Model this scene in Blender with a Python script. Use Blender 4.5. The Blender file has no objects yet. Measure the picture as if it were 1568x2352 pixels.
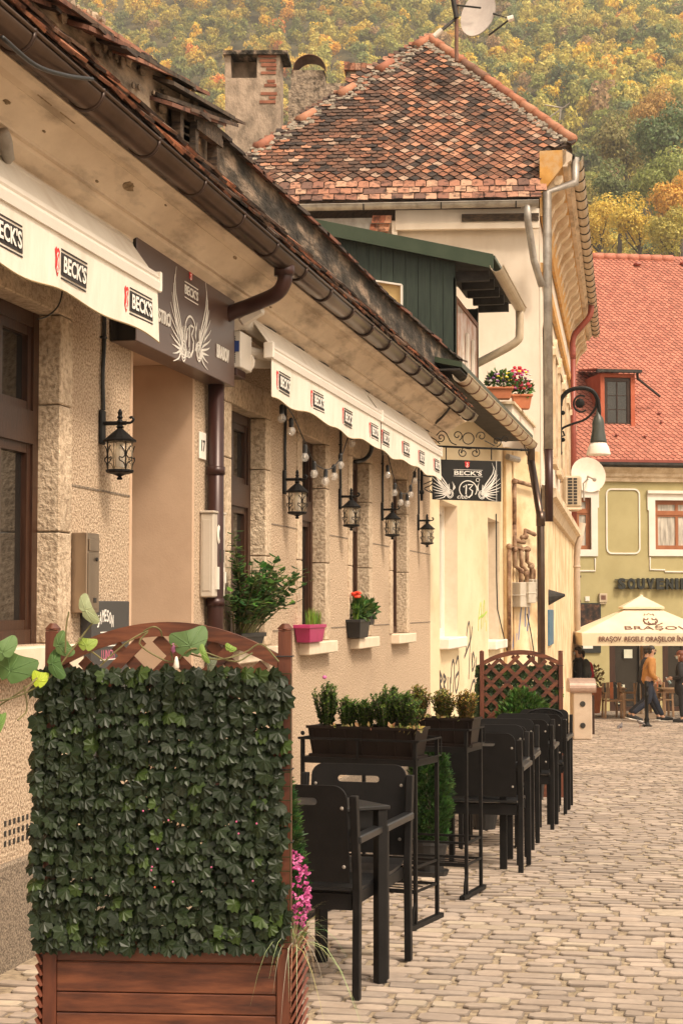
import bpy, math, random
HAZE=0.0004
EXPO=0.78
import numpy as np
from mathutils import Vector, Matrix, noise
R = random.Random(7)
sc = bpy.context.scene
COL = sc.collection
def V(*a): return Vector(a)
# ---------------------------------------------------------------- camera
F = 4000.0                       # focal length in photo pixels (photo 1568 wide)
TH = math.radians(11.53); TA = math.atan(0.05425)
HF = V(-math.sin(TH), math.cos(TH), 0); RT = V(math.cos(TH), math.sin(TH), 0)
FW = HF*math.cos(TA) + V(0,0,1)*math.sin(TA); UP = V(0,0,1)*math.cos(TA) - HF*math.sin(TA)
CAM = V(0,0,1.6)
cd = bpy.data.cameras.new('camera'); cam = bpy.data.objects.new('camera', cd); COL.objects.link(cam)
cd.sensor_fit='HORIZONTAL'; cd.sensor_width=24; cd.lens=24*F/1568; cd.clip_end=4000; cd.clip_start=.1
m = Matrix.Identity(4)
for i in range(3): m[i][0]=RT[i]; m[i][1]=UP[i]; m[i][2]=-FW[i]; m[i][3]=CAM[i]
cam.matrix_world = m; sc.camera = cam
def ray(px,py): return FW + RT*((px-784)/F) + UP*((1176-py)/F)
def atD(px,py,D):
    d = ray(px,py); return CAM + d*(D/d.dot(HF))
def atP(px,py,p0,n):
    d = ray(px,py); return CAM + d*((p0-CAM).dot(n)/d.dot(n))
def atX(px,py,X): return atP(px,py,V(X,0,0),V(1,0,0))
def YX(px,X): return atX(px,1300,X).y
def ZX(px,py,X): return atX(px,py,X).z
def G(y):
    if y<8.5: return 0.
    if y<10.5: return -.035*(y-8.5)**2/4
    return -.035*(y-9.5) if y<60 else -.035*50.5
def gr(px,py):
    d=ray(px,py); t=1.
    for k in range(60):
        p=CAM+d*t; t += (G(p.y)-p.z)/d.z*.7
    return CAM+d*t
def onG(x,y): return V(x,y,G(y))
# ---------------------------------------------------------------- materials
MATS={}
def mat(name, cols, scale=8, rough=.8, bump=0, bscale=40, metal=0, stretch=(1,1,1), attr=False, detail=4, kind='noise',
        spec=.5, ramp=(.35,.65), trans=0, bdist=.01, cols2=None, scale2=1.5, amt2=.6, ramp2=(.45,.6), alpha=1, stretch2=(1,1,1), emit=None, subs=0, bstretch=None):
    if name in MATS: return MATS[name]
    m=bpy.data.materials.new(name); m.use_nodes=True; N=m.node_tree.nodes; L=m.node_tree.links
    b=N['Principled BSDF']; b.inputs['Roughness'].default_value=rough; b.inputs['Metallic'].default_value=metal
    b.inputs['Specular IOR Level'].default_value=spec
    if trans: b.inputs['Transmission Weight'].default_value=trans
    if alpha<1: b.inputs['Alpha'].default_value=alpha
    tc=N.new('ShaderNodeTexCoord')
    def mp(st):
        q=N.new('ShaderNodeMapping'); q.inputs['Scale'].default_value=st; L.new(tc.outputs['Object'],q.inputs['Vector']); return q.outputs[0]
    v=mp(stretch)
    if isinstance(cols[0],(int,float)): cols=[cols,cols]
    def tex(vec,kind,scale,detail=4):
        if kind=='voronoi':
            t=N.new('ShaderNodeTexVoronoi'); t.inputs['Scale'].default_value=scale; L.new(vec,t.inputs['Vector']); return t.outputs['Color'],t.outputs['Distance']
        t=N.new('ShaderNodeTexNoise'); t.inputs['Scale'].default_value=scale; t.inputs['Detail'].default_value=detail; t.inputs['Roughness'].default_value=.6
        L.new(vec,t.inputs['Vector']); return t.outputs['Fac'],t.outputs['Fac']
    c,_=tex(v,kind,scale,detail)
    cr=N.new('ShaderNodeValToRGB'); e=cr.color_ramp.elements
    n=len(cols)
    while len(e)<n: e.new(.5)
    for i,cc in enumerate(cols):
        e[i].position=ramp[0]+(ramp[1]-ramp[0])*i/(n-1); e[i].color=(*cc,1)
    L.new(c,cr.inputs[0]); out=cr.outputs[0]
    def mix(a,bb,f,bt='MIX'):
        q=N.new('ShaderNodeMix'); q.data_type='RGBA'; q.blend_type=bt
        if hasattr(f,'links'): L.new(f,q.inputs[0])
        else: q.inputs[0].default_value=f
        L.new(a,q.inputs[6])
        if hasattr(bb,'links'): L.new(bb,q.inputs[7])
        else: q.inputs[7].default_value=(*bb,1)
        return q.outputs[2]
    if cols2:
        c2,_=tex(mp(stretch2),'noise',scale2,6)
        r2=N.new('ShaderNodeValToRGB'); e2=r2.color_ramp.elements
        e2[0].position=ramp2[0]; e2[1].position=ramp2[1]; e2[0].color=(0,0,0,1); e2[1].color=(amt2,amt2,amt2,1)
        L.new(c2,r2.inputs[0]); out=mix(out,cols2,r2.outputs[0])
    if attr:
        a=N.new('ShaderNodeAttribute'); a.attribute_name='Col'
        out=mix(out,a.outputs['Color'],1.0,'MULTIPLY')
    L.new(out,b.inputs['Base Color'])
    if emit: b.inputs['Emission Color'].default_value=(*emit[0],1); b.inputs['Emission Strength'].default_value=emit[1]
    if bump:
        bb=N.new('ShaderNodeBump'); bb.inputs['Strength'].default_value=bump; bb.inputs['Distance'].default_value=bdist
        _,d=tex(mp(bstretch or stretch),kind,bscale,5); L.new(d,bb.inputs['Height']); L.new(bb.outputs[0],b.inputs['Normal'])
    MATS[name]=m; return m
def leafmat(name,rough=.45,tr=.25,spec=.4,tint=(1,1,1)):
    m=bpy.data.materials.new(name); m.use_nodes=True; N=m.node_tree.nodes; L=m.node_tree.links
    b=N['Principled BSDF']; b.inputs['Roughness'].default_value=rough; b.inputs['Specular IOR Level'].default_value=spec
    a=N.new('ShaderNodeAttribute'); a.attribute_name='Col'; L.new(a.outputs['Color'],b.inputs['Base Color'])
    if tr:
        t=N.new('ShaderNodeBsdfTranslucent'); L.new(a.outputs['Color'],t.inputs[0]); x=N.new('ShaderNodeMixShader'); x.inputs[0].default_value=tr
        L.new(b.outputs[0],x.inputs[1]); L.new(t.outputs[0],x.inputs[2]); L.new(x.outputs[0],N['Material Output'].inputs[0])
    MATS[name]=m; return m
def glassmat(name,col=(1,1,1),al=.25,rough=.05):
    m=bpy.data.materials.new(name); m.use_nodes=True; b=m.node_tree.nodes['Principled BSDF']
    b.inputs['Base Color'].default_value=(*col,1); b.inputs['Roughness'].default_value=rough; b.inputs['Alpha'].default_value=al
    b.inputs['Specular IOR Level'].default_value=1.0; MATS[name]=m; return m
# ---------------------------------------------------------------- mesh builder
_tc={}
def text_geo(s, off=0.0, shear=0):
    k=(s,off,shear)
    if k in _tc: return _tc[k]
    c=bpy.data.curves.new('t','FONT'); c.body=s; c.size=1; c.offset=off; c.fill_mode='BOTH'; c.extrude=.5; c.shear=shear; c.resolution_u=3
    o=bpy.data.objects.new('t',c); COL.objects.link(o); dg=bpy.context.evaluated_depsgraph_get(); dg.update()
    me=bpy.data.meshes.new_from_object(o.evaluated_get(dg)); vs=[v.co.copy() for v in me.vertices]; fs=[tuple(p.vertices) for p in me.polygons]
    bpy.data.objects.remove(o); bpy.data.curves.remove(c); bpy.data.meshes.remove(me)
    x0=min(v.x for v in vs);x1=max(v.x for v in vs);y0=min(v.y for v in vs);y1=max(v.y for v in vs)
    vs=[((v.x-x0)/(x1-x0),(v.y-y0)/(y1-y0),v.z+.5) for v in vs]
    _tc[k]=(vs,fs); return _tc[k]
class MB:
    def __init__(s, M=None): s.v=[]; s.f=[]; s.c=[]; s.M=M; s.col=(1,1,1); s.mi=[]; s.m=0; s.edge=None
    def P(s,p):
        p=Vector(p); return s.M@p if s.M is not None else p
    def add(s,vs,fs):
        k=len(s.v); s.v += [s.P(p) for p in vs]
        for j,f in enumerate(fs): s.f.append(tuple(i+k for i in f)); s.c.append(s.col if (s.edge is None or j==0) else s.edge); s.mi.append(s.m)
    def box(s,a,b):
        x0,x1=sorted((a[0],b[0]));y0,y1=sorted((a[1],b[1]));z0,z1=sorted((a[2],b[2]))
        s.add([(x0,y0,z0),(x1,y0,z0),(x1,y1,z0),(x0,y1,z0),(x0,y0,z1),(x1,y0,z1),(x1,y1,z1),(x0,y1,z1)],
              [(0,3,2,1),(4,5,6,7),(0,1,5,4),(1,2,6,5),(2,3,7,6),(3,0,4,7)])
    def bar(s,a,b,w,h,up=(0,0,1)):
        a=Vector(a);b=Vector(b);d=(b-a).normalized();u=Vector(up)
        if abs(d.dot(u))>.98: u=V(0,1,0)
        x=d.cross(u).normalized()*w/2; y=x.cross(d).normalized()*h/2
        s.add([a-x-y,a+x-y,a+x+y,a-x+y,b-x-y,b+x-y,b+x+y,b-x+y],[(0,3,2,1),(4,5,6,7),(0,1,5,4),(1,2,6,5),(2,3,7,6),(3,0,4,7)])
    def tube(s,pts,r,n=8,cap=True,smooth=0):
        pts=[Vector(p) for p in pts]
        if smooth: pts=spline(pts,smooth)
        rs=r if isinstance(r,(list,tuple)) else [r]*len(pts)
        if len(rs)!=len(pts): rs=[rs[min(len(rs)-1,int(i*len(rs)/len(pts)))] for i in range(len(pts))]
        vs=[];fs=[];u=None
        for i,p in enumerate(pts):
            d=(pts[min(i+1,len(pts)-1)]-pts[max(i-1,0)]).normalized()
            if u is None:
                u=d.cross(V(0,0,1) if abs(d.z)<.9 else V(1,0,0)).normalized()
            u=(u-d*u.dot(d)).normalized(); w=d.cross(u)
            for k in range(n):
                a=2*math.pi*k/n; vs.append(p+(u*math.cos(a)+w*math.sin(a))*rs[i])
        for i in range(len(pts)-1):
            for k in range(n): fs.append((i*n+k,i*n+(k+1)%n,(i+1)*n+(k+1)%n,(i+1)*n+k))
        if cap: fs.append(tuple(range(n))[::-1]); fs.append(tuple((len(pts)-1)*n+k for k in range(n)))
        s.add(vs,fs)
    def lathe(s,c,prof,n=12,ax=None):
        c=Vector(c); ax=Vector(ax or (0,0,1)).normalized(); u=ax.orthogonal().normalized(); w=ax.cross(u)
        vs=[];fs=[]
        for r,z in prof:
            for k in range(n):
                a=2*math.pi*(k+.5)/n; vs.append(c+ax*z+(u*math.cos(a)+w*math.sin(a))*max(r,1e-4))
        for i in range(len(prof)-1):
            for k in range(n): fs.append((i*n+k,i*n+(k+1)%n,(i+1)*n+(k+1)%n,(i+1)*n+k))
        fs.append(tuple(range(n))[::-1]); fs.append(tuple((len(prof)-1)*n+k for k in range(n)))
        s.add(vs,fs)
    def ball(s,c,r,n=8,sc3=(1,1,1)):
        c=Vector(c); vs=[];fs=[];h=max(4,n//2+1)
        for i in range(h+1):
            t=math.pi*i/h
            for k in range(n):
                a=2*math.pi*k/n; vs.append(c+V(math.sin(t)*math.cos(a)*r*sc3[0],math.sin(t)*math.sin(a)*r*sc3[1],math.cos(t)*r*sc3[2]))
        for i in range(h):
            for k in range(n): fs.append((i*n+k,(i+1)*n+k,(i+1)*n+(k+1)%n,i*n+(k+1)%n))
        s.add(vs,fs)
    def prism(s,pts,d):
        pts=[Vector(p) for p in pts]; d=Vector(d); n=len(pts)
        nn=V(0,0,0)
        for i in range(n): nn+= (pts[i]-pts[0]).cross(pts[(i+1)%n]-pts[0])
        if nn.dot(d)>0: pts=pts[::-1]
        s.add(pts+[p+d for p in pts],[tuple(range(n)),tuple(range(2*n-1,n-1,-1))]+[((i+1)%n,i,i+n,(i+1)%n+n) for i in range(n)])
    def sweep(s,prof,a,b):      # prof: list of points (Vectors offsets), extruded from a to b, closed
        a=Vector(a);b=Vector(b);n=len(prof)
        s.add([a+Vector(p) for p in prof]+[b+Vector(p) for p in prof],[tuple(range(n))[::-1],tuple(range(n,2*n))]+[(i,(i+1)%n,(i+1)%n+n,i+n) for i in range(n)])
    def text(s,t,O,U,W,w,h,ex=.004,off=0.0,shear=0,fn=None):
        O=Vector(O);U=Vector(U);W=Vector(W);N=U.cross(W)
        vs,fs=text_geo(t,off,shear); s.add([O+U*x*w+W*y*h+N*z*ex for x,y,z in vs],fs)
    def ribbon(s,pts,w,O,U,W,ex=.003,close=False):   # 2-D stroke on a plane
        O=Vector(O);U=Vector(U);W=Vector(W);N=U.cross(W)
        if len(pts)<2: return
        L=[];n=len(pts)
        for i,(x,y) in enumerate(pts):
            if close: a=pts[(i-1)%n];b=pts[(i+1)%n]
            else: a=pts[max(i-1,0)];b=pts[min(i+1,n-1)]
            dx,dy=b[0]-a[0],b[1]-a[1];l=math.hypot(dx,dy) or 1
            ww=w[i] if isinstance(w,(list,tuple)) else w
            nx,ny=-dy/l*ww/2,dx/l*ww/2
            L+= [O+U*(x+nx)+W*(y+ny),O+U*(x-nx)+W*(y-ny)]
        vs=L+[p+N*ex for p in L];m=len(L);fs=[]
        for i in range(n if close else n-1):
            a,b,c,d=2*i,2*i+1,(2*i+3)%m,(2*i+2)%m
            fs+=[(a+m,b+m,c+m,d+m),(a,d,c,b),(b,c,c+m,b+m),(d,a,a+m,d+m)]
        s.add(vs,[f[::-1] for f in fs])
    def build(s,name,mats,parent=None,loc=None,smooth=False,bevel=0,label=None,attr=None):
        me=bpy.data.meshes.new(name); off=V(0,0,0)
        if parent is not None:
            p=parent
            while p is not None: off+=p.location; p=p.parent
        elif loc is not None: off=Vector(loc)
        me.from_pydata([p-off for p in s.v],[],s.f)
        if not isinstance(mats,(list,tuple)): mats=[mats]
        for q in mats: me.materials.append(MATS[q] if isinstance(q,str) else q)
        if len(mats)>1: me.polygons.foreach_set('material_index',s.mi)
        a=me.attributes.new('Col','FLOAT_COLOR','FACE'); a.data.foreach_set('color',np.array([(*c,1) for c in s.c],dtype='f').ravel())
        if smooth: me.polygons.foreach_set('use_smooth',[True]*len(s.f))
        me.update()
        o=bpy.data.objects.new(name,me); COL.objects.link(o)
        if parent is not None: o.parent=parent
        elif loc is not None: o.location=off
        if bevel:
            b=o.modifiers.new('b','BEVEL'); b.width=bevel; b.segments=1; b.limit_method='ANGLE'; b.angle_limit=.7
        if smooth=='auto':
            pass
        if label: o['label']=label
        return o
def spline(p,n):
    out=[];q=[p[0]*2-p[1]]+list(p)+[p[-1]*2-p[-2]]
    for i in range(1,len(q)-2):
        for k in range(n):
            t=k/n; a,b,c,d=q[i-1],q[i],q[i+1],q[i+2]
            out.append(.5*((2*b)+(c-a)*t+(2*a-5*b+4*c-d)*t*t+(3*b-a-3*c+d)*t**3))
    out.append(p[-1]); return out
def tag(o,label,cat,group=None,kind=None):
    o['label']=label; o['category']=cat
    if group: o['group']=group
    if kind: o['kind']=kind
    return o
def struct(o,label=None,kind='structure'):
    o['kind']=kind
    if label: o['label']=label
    return o
def thing(name,label,cat,loc=(0,0,0),group=None,rz=0):
    o=bpy.data.objects.new(name,None); o.empty_display_size=.1; COL.objects.link(o); o.location=Vector(loc); o.rotation_euler=(0,0,rz)
    return tag(o,label,cat,group)
def copy_tree(o,parent=None):
    c=o.copy(); COL.objects.link(c); c.parent=parent
    for ch in list(o.children): copy_tree(ch,c)
    return c
def frame(O,U,W): # matrix with axes U (x), W (z), y = W x U (into)
    U=Vector(U).normalized();W=Vector(W).normalized();Y=W.cross(U);m=Matrix.Identity(4)
    for i in range(3): m[i][0]=U[i];m[i][1]=Y[i];m[i][2]=W[i];m[i][3]=O[i]
    return m
def wall(mb,O,U,W,N,w,h,holes,depth):
    us=sorted({0,w,*[t for q in holes for t in (q[0],q[2])]}); ws=sorted({0,h,*[t for q in holes for t in (q[1],q[3])]})
    us=[u for u in us if 0<=u<=w]; ws=[z for z in ws if 0<=z<=h]
    O=Vector(O);U=Vector(U);W=Vector(W);N=Vector(N)
    for i in range(len(us)-1):
        for j in range(len(ws)-1):
            cu=(us[i]+us[i+1])/2;cw=(ws[j]+ws[j+1])/2
            if any(q[0]<cu<q[2] and q[1]<cw<q[3] for q in holes): continue
            mb.add([O+U*us[i]+W*ws[j],O+U*us[i+1]+W*ws[j],O+U*us[i+1]+W*ws[j+1],O+U*us[i]+W*ws[j+1]],[(0,1,2,3)])
    for u0,w0,u1,w1 in holes:
        a,b,c,d=[O+U*u+W*z for u,z in ((u0,w0),(u1,w0),(u1,w1),(u0,w1))]
        for p,q in ((a,b),(b,c),(c,d),(d,a)):
            mb.add([p,q,q-N*depth,p-N*depth],[(0,1,2,3)])
# ---------------------------------------------------------------- palette
mat('stucco',[(.32,.215,.14),(.56,.41,.28),(.72,.565,.41)],scale=75,kind='noise',rough=.95,bump=1.0,bscale=75,bdist=.02,detail=2,ramp=(.38,.60),cols2=(.30,.20,.13),scale2=1.3,amt2=.5,ramp2=(.5,.75),stretch2=(1,.35,.8))
mat('rough_stone',[(.36,.265,.18),(.57,.435,.305),(.70,.56,.41)],scale=42,rough=.95,bump=.9,bscale=42,bdist=.022,ramp=(.34,.62),cols2=(.2,.14,.09),scale2=2.2,amt2=.35)
mat('plinth_stone',[(.10,.075,.055),(.33,.26,.19)],scale=110,rough=.95,bump=.7,bscale=110,bdist=.01,ramp=(.4,.6))
mat('plain_stucco',[(.52,.36,.245),(.57,.40,.275)],scale=6,rough=.9,bump=.25,bscale=70,bdist=.004)
mat('cornice_plaster',[(.60,.48,.36),(.76,.63,.49)],scale=3,stretch=(1,.5,1),rough=.95,bump=.4,bscale=25,bdist=.01,cols2=(.17,.115,.07),scale2=4,amt2=.6,ramp2=(.5,.68),stretch2=(1.5,.4,1.5),detail=8)
mat('exposed_plaster',[(.16,.11,.06),(.34,.24,.14)],scale=30,rough=1,bump=1,bscale=40,bdist=.02)
mat('cream_sill',[(.66,.54,.40),(.72,.60,.46)],scale=10,rough=.8,bump=.1)
mat('window_wood',[(.026,.009,.004),(.055,.020,.009)],scale=9,stretch=(6,6,.6),rough=.4,bump=.2,bscale=30)
mat('dark_glass',[(.012,.011,.010),(.03,.026,.022)],scale=1.2,rough=.06,spec=.8)
mat('brown_metal',[(.085,.058,.044),(.11,.075,.058)],scale=4,rough=.28,metal=.85,spec=.6)
mat('maroon_metal',[(.035,.012,.010),(.05,.018,.015)],scale=4,rough=.35,metal=.2)
mat('brown_bracket',[(.035,.018,.013),(.05,.027,.018)],scale=4,rough=.4,metal=.3)
mat('cement_black',[(.012,.010,.008),(.06,.048,.036),(.30,.22,.16)],stretch=(1,.3,1),scale=7,rough=1,bump=1,bscale=22,bdist=.04,ramp=(.38,.66),detail=9)
mat('old_mortar',[(.09,.07,.05),(.30,.23,.17),(.46,.35,.25)],stretch=(1,.35,1),scale=9,rough=1,bump=1,bscale=14,bdist=.05,ramp=(.35,.65),detail=9)
mat('old_tile',[(.9,.9,.9),(1.1,1.05,1.0)],scale=20,rough=.9,bump=.5,bscale=60,attr=True,cols2=(.05,.04,.035),scale2=9,amt2=.75,ramp2=(.5,.62),bdist=.01)
mat('clean_tile',[(.9,.9,.9),(1.08,1.05,1.03)],scale=12,rough=.75,attr=True,bump=.2,bscale=60)
mat('old_wood',[(.02,.014,.01),(.10,.065,.04)],scale=8,stretch=(1,6,6),rough=.95,bump=.7,bscale=30,bdist=.01)
mat('awning_cloth',[(.70,.63,.54),(.76,.70,.61)],scale=4,stretch=(1,1.5,.6),rough=.85,bump=.25,bscale=5,bdist=.03,bstretch=(1,3,.5),cols2=(.56,.46,.36),scale2=4,amt2=.3,stretch2=(1,2,.5),ramp2=(.5,.7))
mat('white_metal',[(.74,.68,.60),(.78,.72,.64)],scale=5,rough=.35)
mat('print_black',[(.02,.017,.015),(.025,.02,.02)],rough=.7)
mat('print_red',[(.55,.03,.03),(.6,.04,.04)],rough=.7)
mat('print_white',[(.80,.76,.70),(.84,.80,.74)],rough=.5)
mat('sign_brown',[(.095,.052,.040),(.105,.06,.046)],scale=2,rough=.3)
mat('sign_black',[(.008,.007,.006),(.012,.01,.009)],scale=2,rough=.25)
mat('black_iron',[(.005,.005,.005),(.009,.008,.008)],scale=20,rough=.5,spec=.2)
mat('black_plastic',[(.012,.012,.012),(.018,.017,.017)],scale=20,rough=.5)
mat('stainless',[(.30,.23,.17),(.40,.31,.23)],scale=4,stretch=(1,1,.2),rough=.3,metal=.8)
mat('grey_board',[(.05,.047,.045),(.06,.056,.053)],scale=4,rough=.6)
mat('lantern_glass',[(.5,.4,.28),(.55,.45,.3)],rough=.1,alpha=.35)
glassmat('clear_glass',(.9,.86,.8),.22)
mat('yellow_plaster',[(.68,.55,.35),(.75,.63,.43)],scale=1.6,stretch=(.3,.3,.8),rough=.95,bump=.25,bscale=30,cols2=(.42,.24,.09),scale2=2.2,amt2=.4,ramp2=(.5,.75),stretch2=(.5,.4,.8),detail=8)
mat('worn_plaster',[(.58,.40,.22),(.70,.53,.32),(.78,.64,.43)],scale=3,stretch=(.5,.35,.5),rough=.95,bump=.35,bscale=30,cols2=(.34,.18,.08),scale2=4,amt2=.6,ramp2=(.5,.68),stretch2=(.8,.5,.5),detail=9)
mat('ochre_plaster',[(.50,.24,.05),(.62,.34,.10)],scale=4,rough=.95,bump=.3,bscale=30,cols2=(.55,.42,.27),scale2=3,amt2=.5)
mat('white_plaster',[(.66,.56,.455),(.74,.645,.54)],scale=1.2,rough=.95,bump=.15,bscale=20,cols2=(.50,.38,.28),scale2=1.6,amt2=.4,ramp2=(.5,.75),stretch2=(1.5,1.5,.5))
mat('trim_cream',[(.60,.47,.32),(.70,.57,.41)],scale=5,rough=.9,cols2=(.40,.26,.13),scale2=4,amt2=.5)
mat('zinc',[(.32,.29,.255),(.42,.38,.335)],scale=6,stretch=(1,1,.5),rough=.45,metal=.4,cols2=(.13,.10,.08),scale2=5,amt2=.4)
mat('beige_metal',[(.45,.36,.25),(.52,.43,.31)],scale=3,rough=.4,cols2=(.3,.2,.1),scale2=6,amt2=.3)
mat('red_pipe',[(.22,.045,.03),(.26,.06,.04)],scale=3,rough=.45)
mat('green_metal',[(.035,.055,.03),(.05,.07,.04)],scale=3,rough=.4,metal=.2)
mat('green_wood',[(.012,.022,.016),(.026,.042,.028)],scale=7,stretch=(6,6,.4),rough=.7,bump=.3,bscale=30)
mat('dark_soffit',[(.015,.013,.011),(.04,.035,.03)],scale=6,rough=.8)
mat('white_pvc',[(.72,.66,.58),(.76,.70,.62)],rough=.4)
mat('brown_wood',[(.17,.065,.025),(.24,.095,.04)],scale=6,stretch=(5,5,.6),rough=.5)
mat('terracotta',[(.45,.14,.06),(.52,.18,.08)],scale=6,rough=.75)
mat('brick_red',[(.20,.075,.045),(.32,.125,.075)],scale=6,rough=.95,bump=.4)
mat('chimney_plaster',[(.14,.11,.08),(.42,.32,.24)],scale=5,stretch=(1,1,.6),rough=1,bump=1,bscale=25,bdist=.02,detail=8,ramp=(.3,.6))
mat('rusty',[(.12,.055,.035),(.20,.09,.055)],scale=5,rough=.6)
mat('olive_wall',[(.38,.325,.16),(.43,.37,.19)],scale=1.5,rough=.95,bump=.1,bscale=20)
mat('white_trim',[(.72,.66,.58),(.78,.72,.64)],scale=3,rough=.8)
mat('orange_wood',[(.30,.10,.035),(.36,.13,.05)],scale=5,stretch=(1,1,.3),rough=.5)
mat('curtain',[(.30,.27,.23),(.6,.55,.47)],scale=14,stretch=(1,1,.12),rough=.9)
mat('letter_black',[(.014,.016,.013),(.02,.022,.018)],rough=.5)
mat('redwood',[(.03,.009,.006),(.11,.032,.014),(.19,.062,.026)],scale=3.2,stretch=(1.2,6,9),rough=.5,bump=.25,bscale=9,ramp=(.3,.7),detail=8,cols2=(.05,.012,.006),scale2=5,amt2=.5,ramp2=(.6,.7),stretch2=(.8,3,5),bdist=.004)
mat('redwood_up',[(.06,.015,.008),(.11,.030,.013),(.15,.045,.02)],scale=3.2,stretch=(9,9,1.2),rough=.5,bump=.25,bscale=9,ramp=(.3,.7),detail=8,bdist=.004)
mat('furniture',[(.006,.0055,.0055),(.010,.009,.009)],scale=12,rough=.5,bump=.05,bscale=80,spec=.22)
mat('furniture_top',[(.010,.010,.011),(.014,.014,.015)],scale=12,rough=.36,spec=.45)
mat('brown_plastic',[(.008,.0045,.0035),(.013,.007,.005)],scale=8,rough=.5,spec=.25)
mat('soil',[(.03,.02,.013),(.06,.04,.025)],scale=40,rough=1)
mat('magenta_plastic',[(.34,.022,.10),(.40,.03,.13)],rough=.45)
mat('concrete',[(.42,.33,.25),(.52,.42,.33)],scale=6,rough=.95,bump=.3,bscale=60,cols2=(.3,.22,.15),scale2=3,amt2=.4)
mat('blue_paint',[(.05,.11,.17),(.09,.17,.24)],scale=8,rough=.7)
mat('umbrella_cloth',[(.66,.56,.40),(.74,.64,.48)],scale=1.5,rough=.9)
mat('print_brown',[(.12,.05,.035),(.15,.06,.04)],rough=.8)
mat('teak',[(.22,.125,.065),(.32,.19,.10)],scale=8,stretch=(3,3,.5),rough=.6)
mat('paving',[(.88,.88,.88),(1.06,1.05,1.04)],scale=22,rough=.8,bump=.35,bscale=55,attr=True,bdist=.004,cols2=(.33,.25,.18),scale2=3,amt2=.3,ramp2=(.45,.7))
mat('joint_sand',[(.20,.15,.10),(.42,.33,.225)],scale=26,rough=1,bump=.9,bscale=50,bdist=.012,detail=7,cols2=(.06,.065,.025),scale2=2.5,amt2=.55,ramp2=(.62,.72))
mat('bark',[(.05,.04,.03),(.12,.095,.07)],scale=6,stretch=(1,1,.3),rough=1)
mat('flower',[(.9,.9,.9),(1,1,1)],rough=.7,attr=True)
leafmat('leaf_gloss',.42,.08,.28); leafmat('leaf_soft',.55,.3,.3); leafmat('forest_leaf',.8,.35,.1)
mat('paint',[(.95,.95,.95),(1,1,1)],rough=.8,attr=True)
# ---------------------------------------------------------------- light
w=bpy.data.worlds.new('World'); sc.world=w; w.use_nodes=True; N=w.node_tree.nodes; L=w.node_tree.links; bg=N['Background']
sky=N.new('ShaderNodeTexSky'); sky.sky_type='NISHITA'; sky.sun_disc=False
SE=math.radians(52); SA=math.radians(125)    # azimuth of the sun, clockwise from +Y
sky.sun_elevation=SE; sky.sun_rotation=SA; sky.dust_density=4; sky.air_density=1.6
hs=N.new('ShaderNodeHueSaturation'); hs.inputs['Saturation'].default_value=.25; L.new(sky.outputs[0],hs.inputs['Color'])
mx=N.new('ShaderNodeMix'); mx.data_type='RGBA'; mx.blend_type='MULTIPLY'; mx.inputs[0].default_value=1; mx.inputs[7].default_value=(1.0,.86,.70,1)
L.new(hs.outputs[0],mx.inputs[6]); L.new(mx.outputs[2],bg.inputs['Color']); bg.inputs['Strength'].default_value=.15
sd=bpy.data.lights.new('sun','SUN'); sd.energy=2.0; sd.angle=math.radians(12); sd.color=(1,.86,.69)
so=bpy.data.objects.new('sun',sd); COL.objects.link(so)
sv=V(math.sin(SA)*math.cos(SE),math.cos(SA)*math.cos(SE),math.sin(SE)); so.rotation_euler=sv.to_track_quat('Z','Y').to_euler(); so.location=(5,-5,20)
sc.view_settings.view_transform='Standard'; sc.view_settings.look='None'; sc.view_settings.exposure=EXPO; sc.view_settings.gamma=1
try:
    sc.cycles.max_bounces=8; sc.cycles.transparent_max_bounces=16
except Exception: pass
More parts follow.
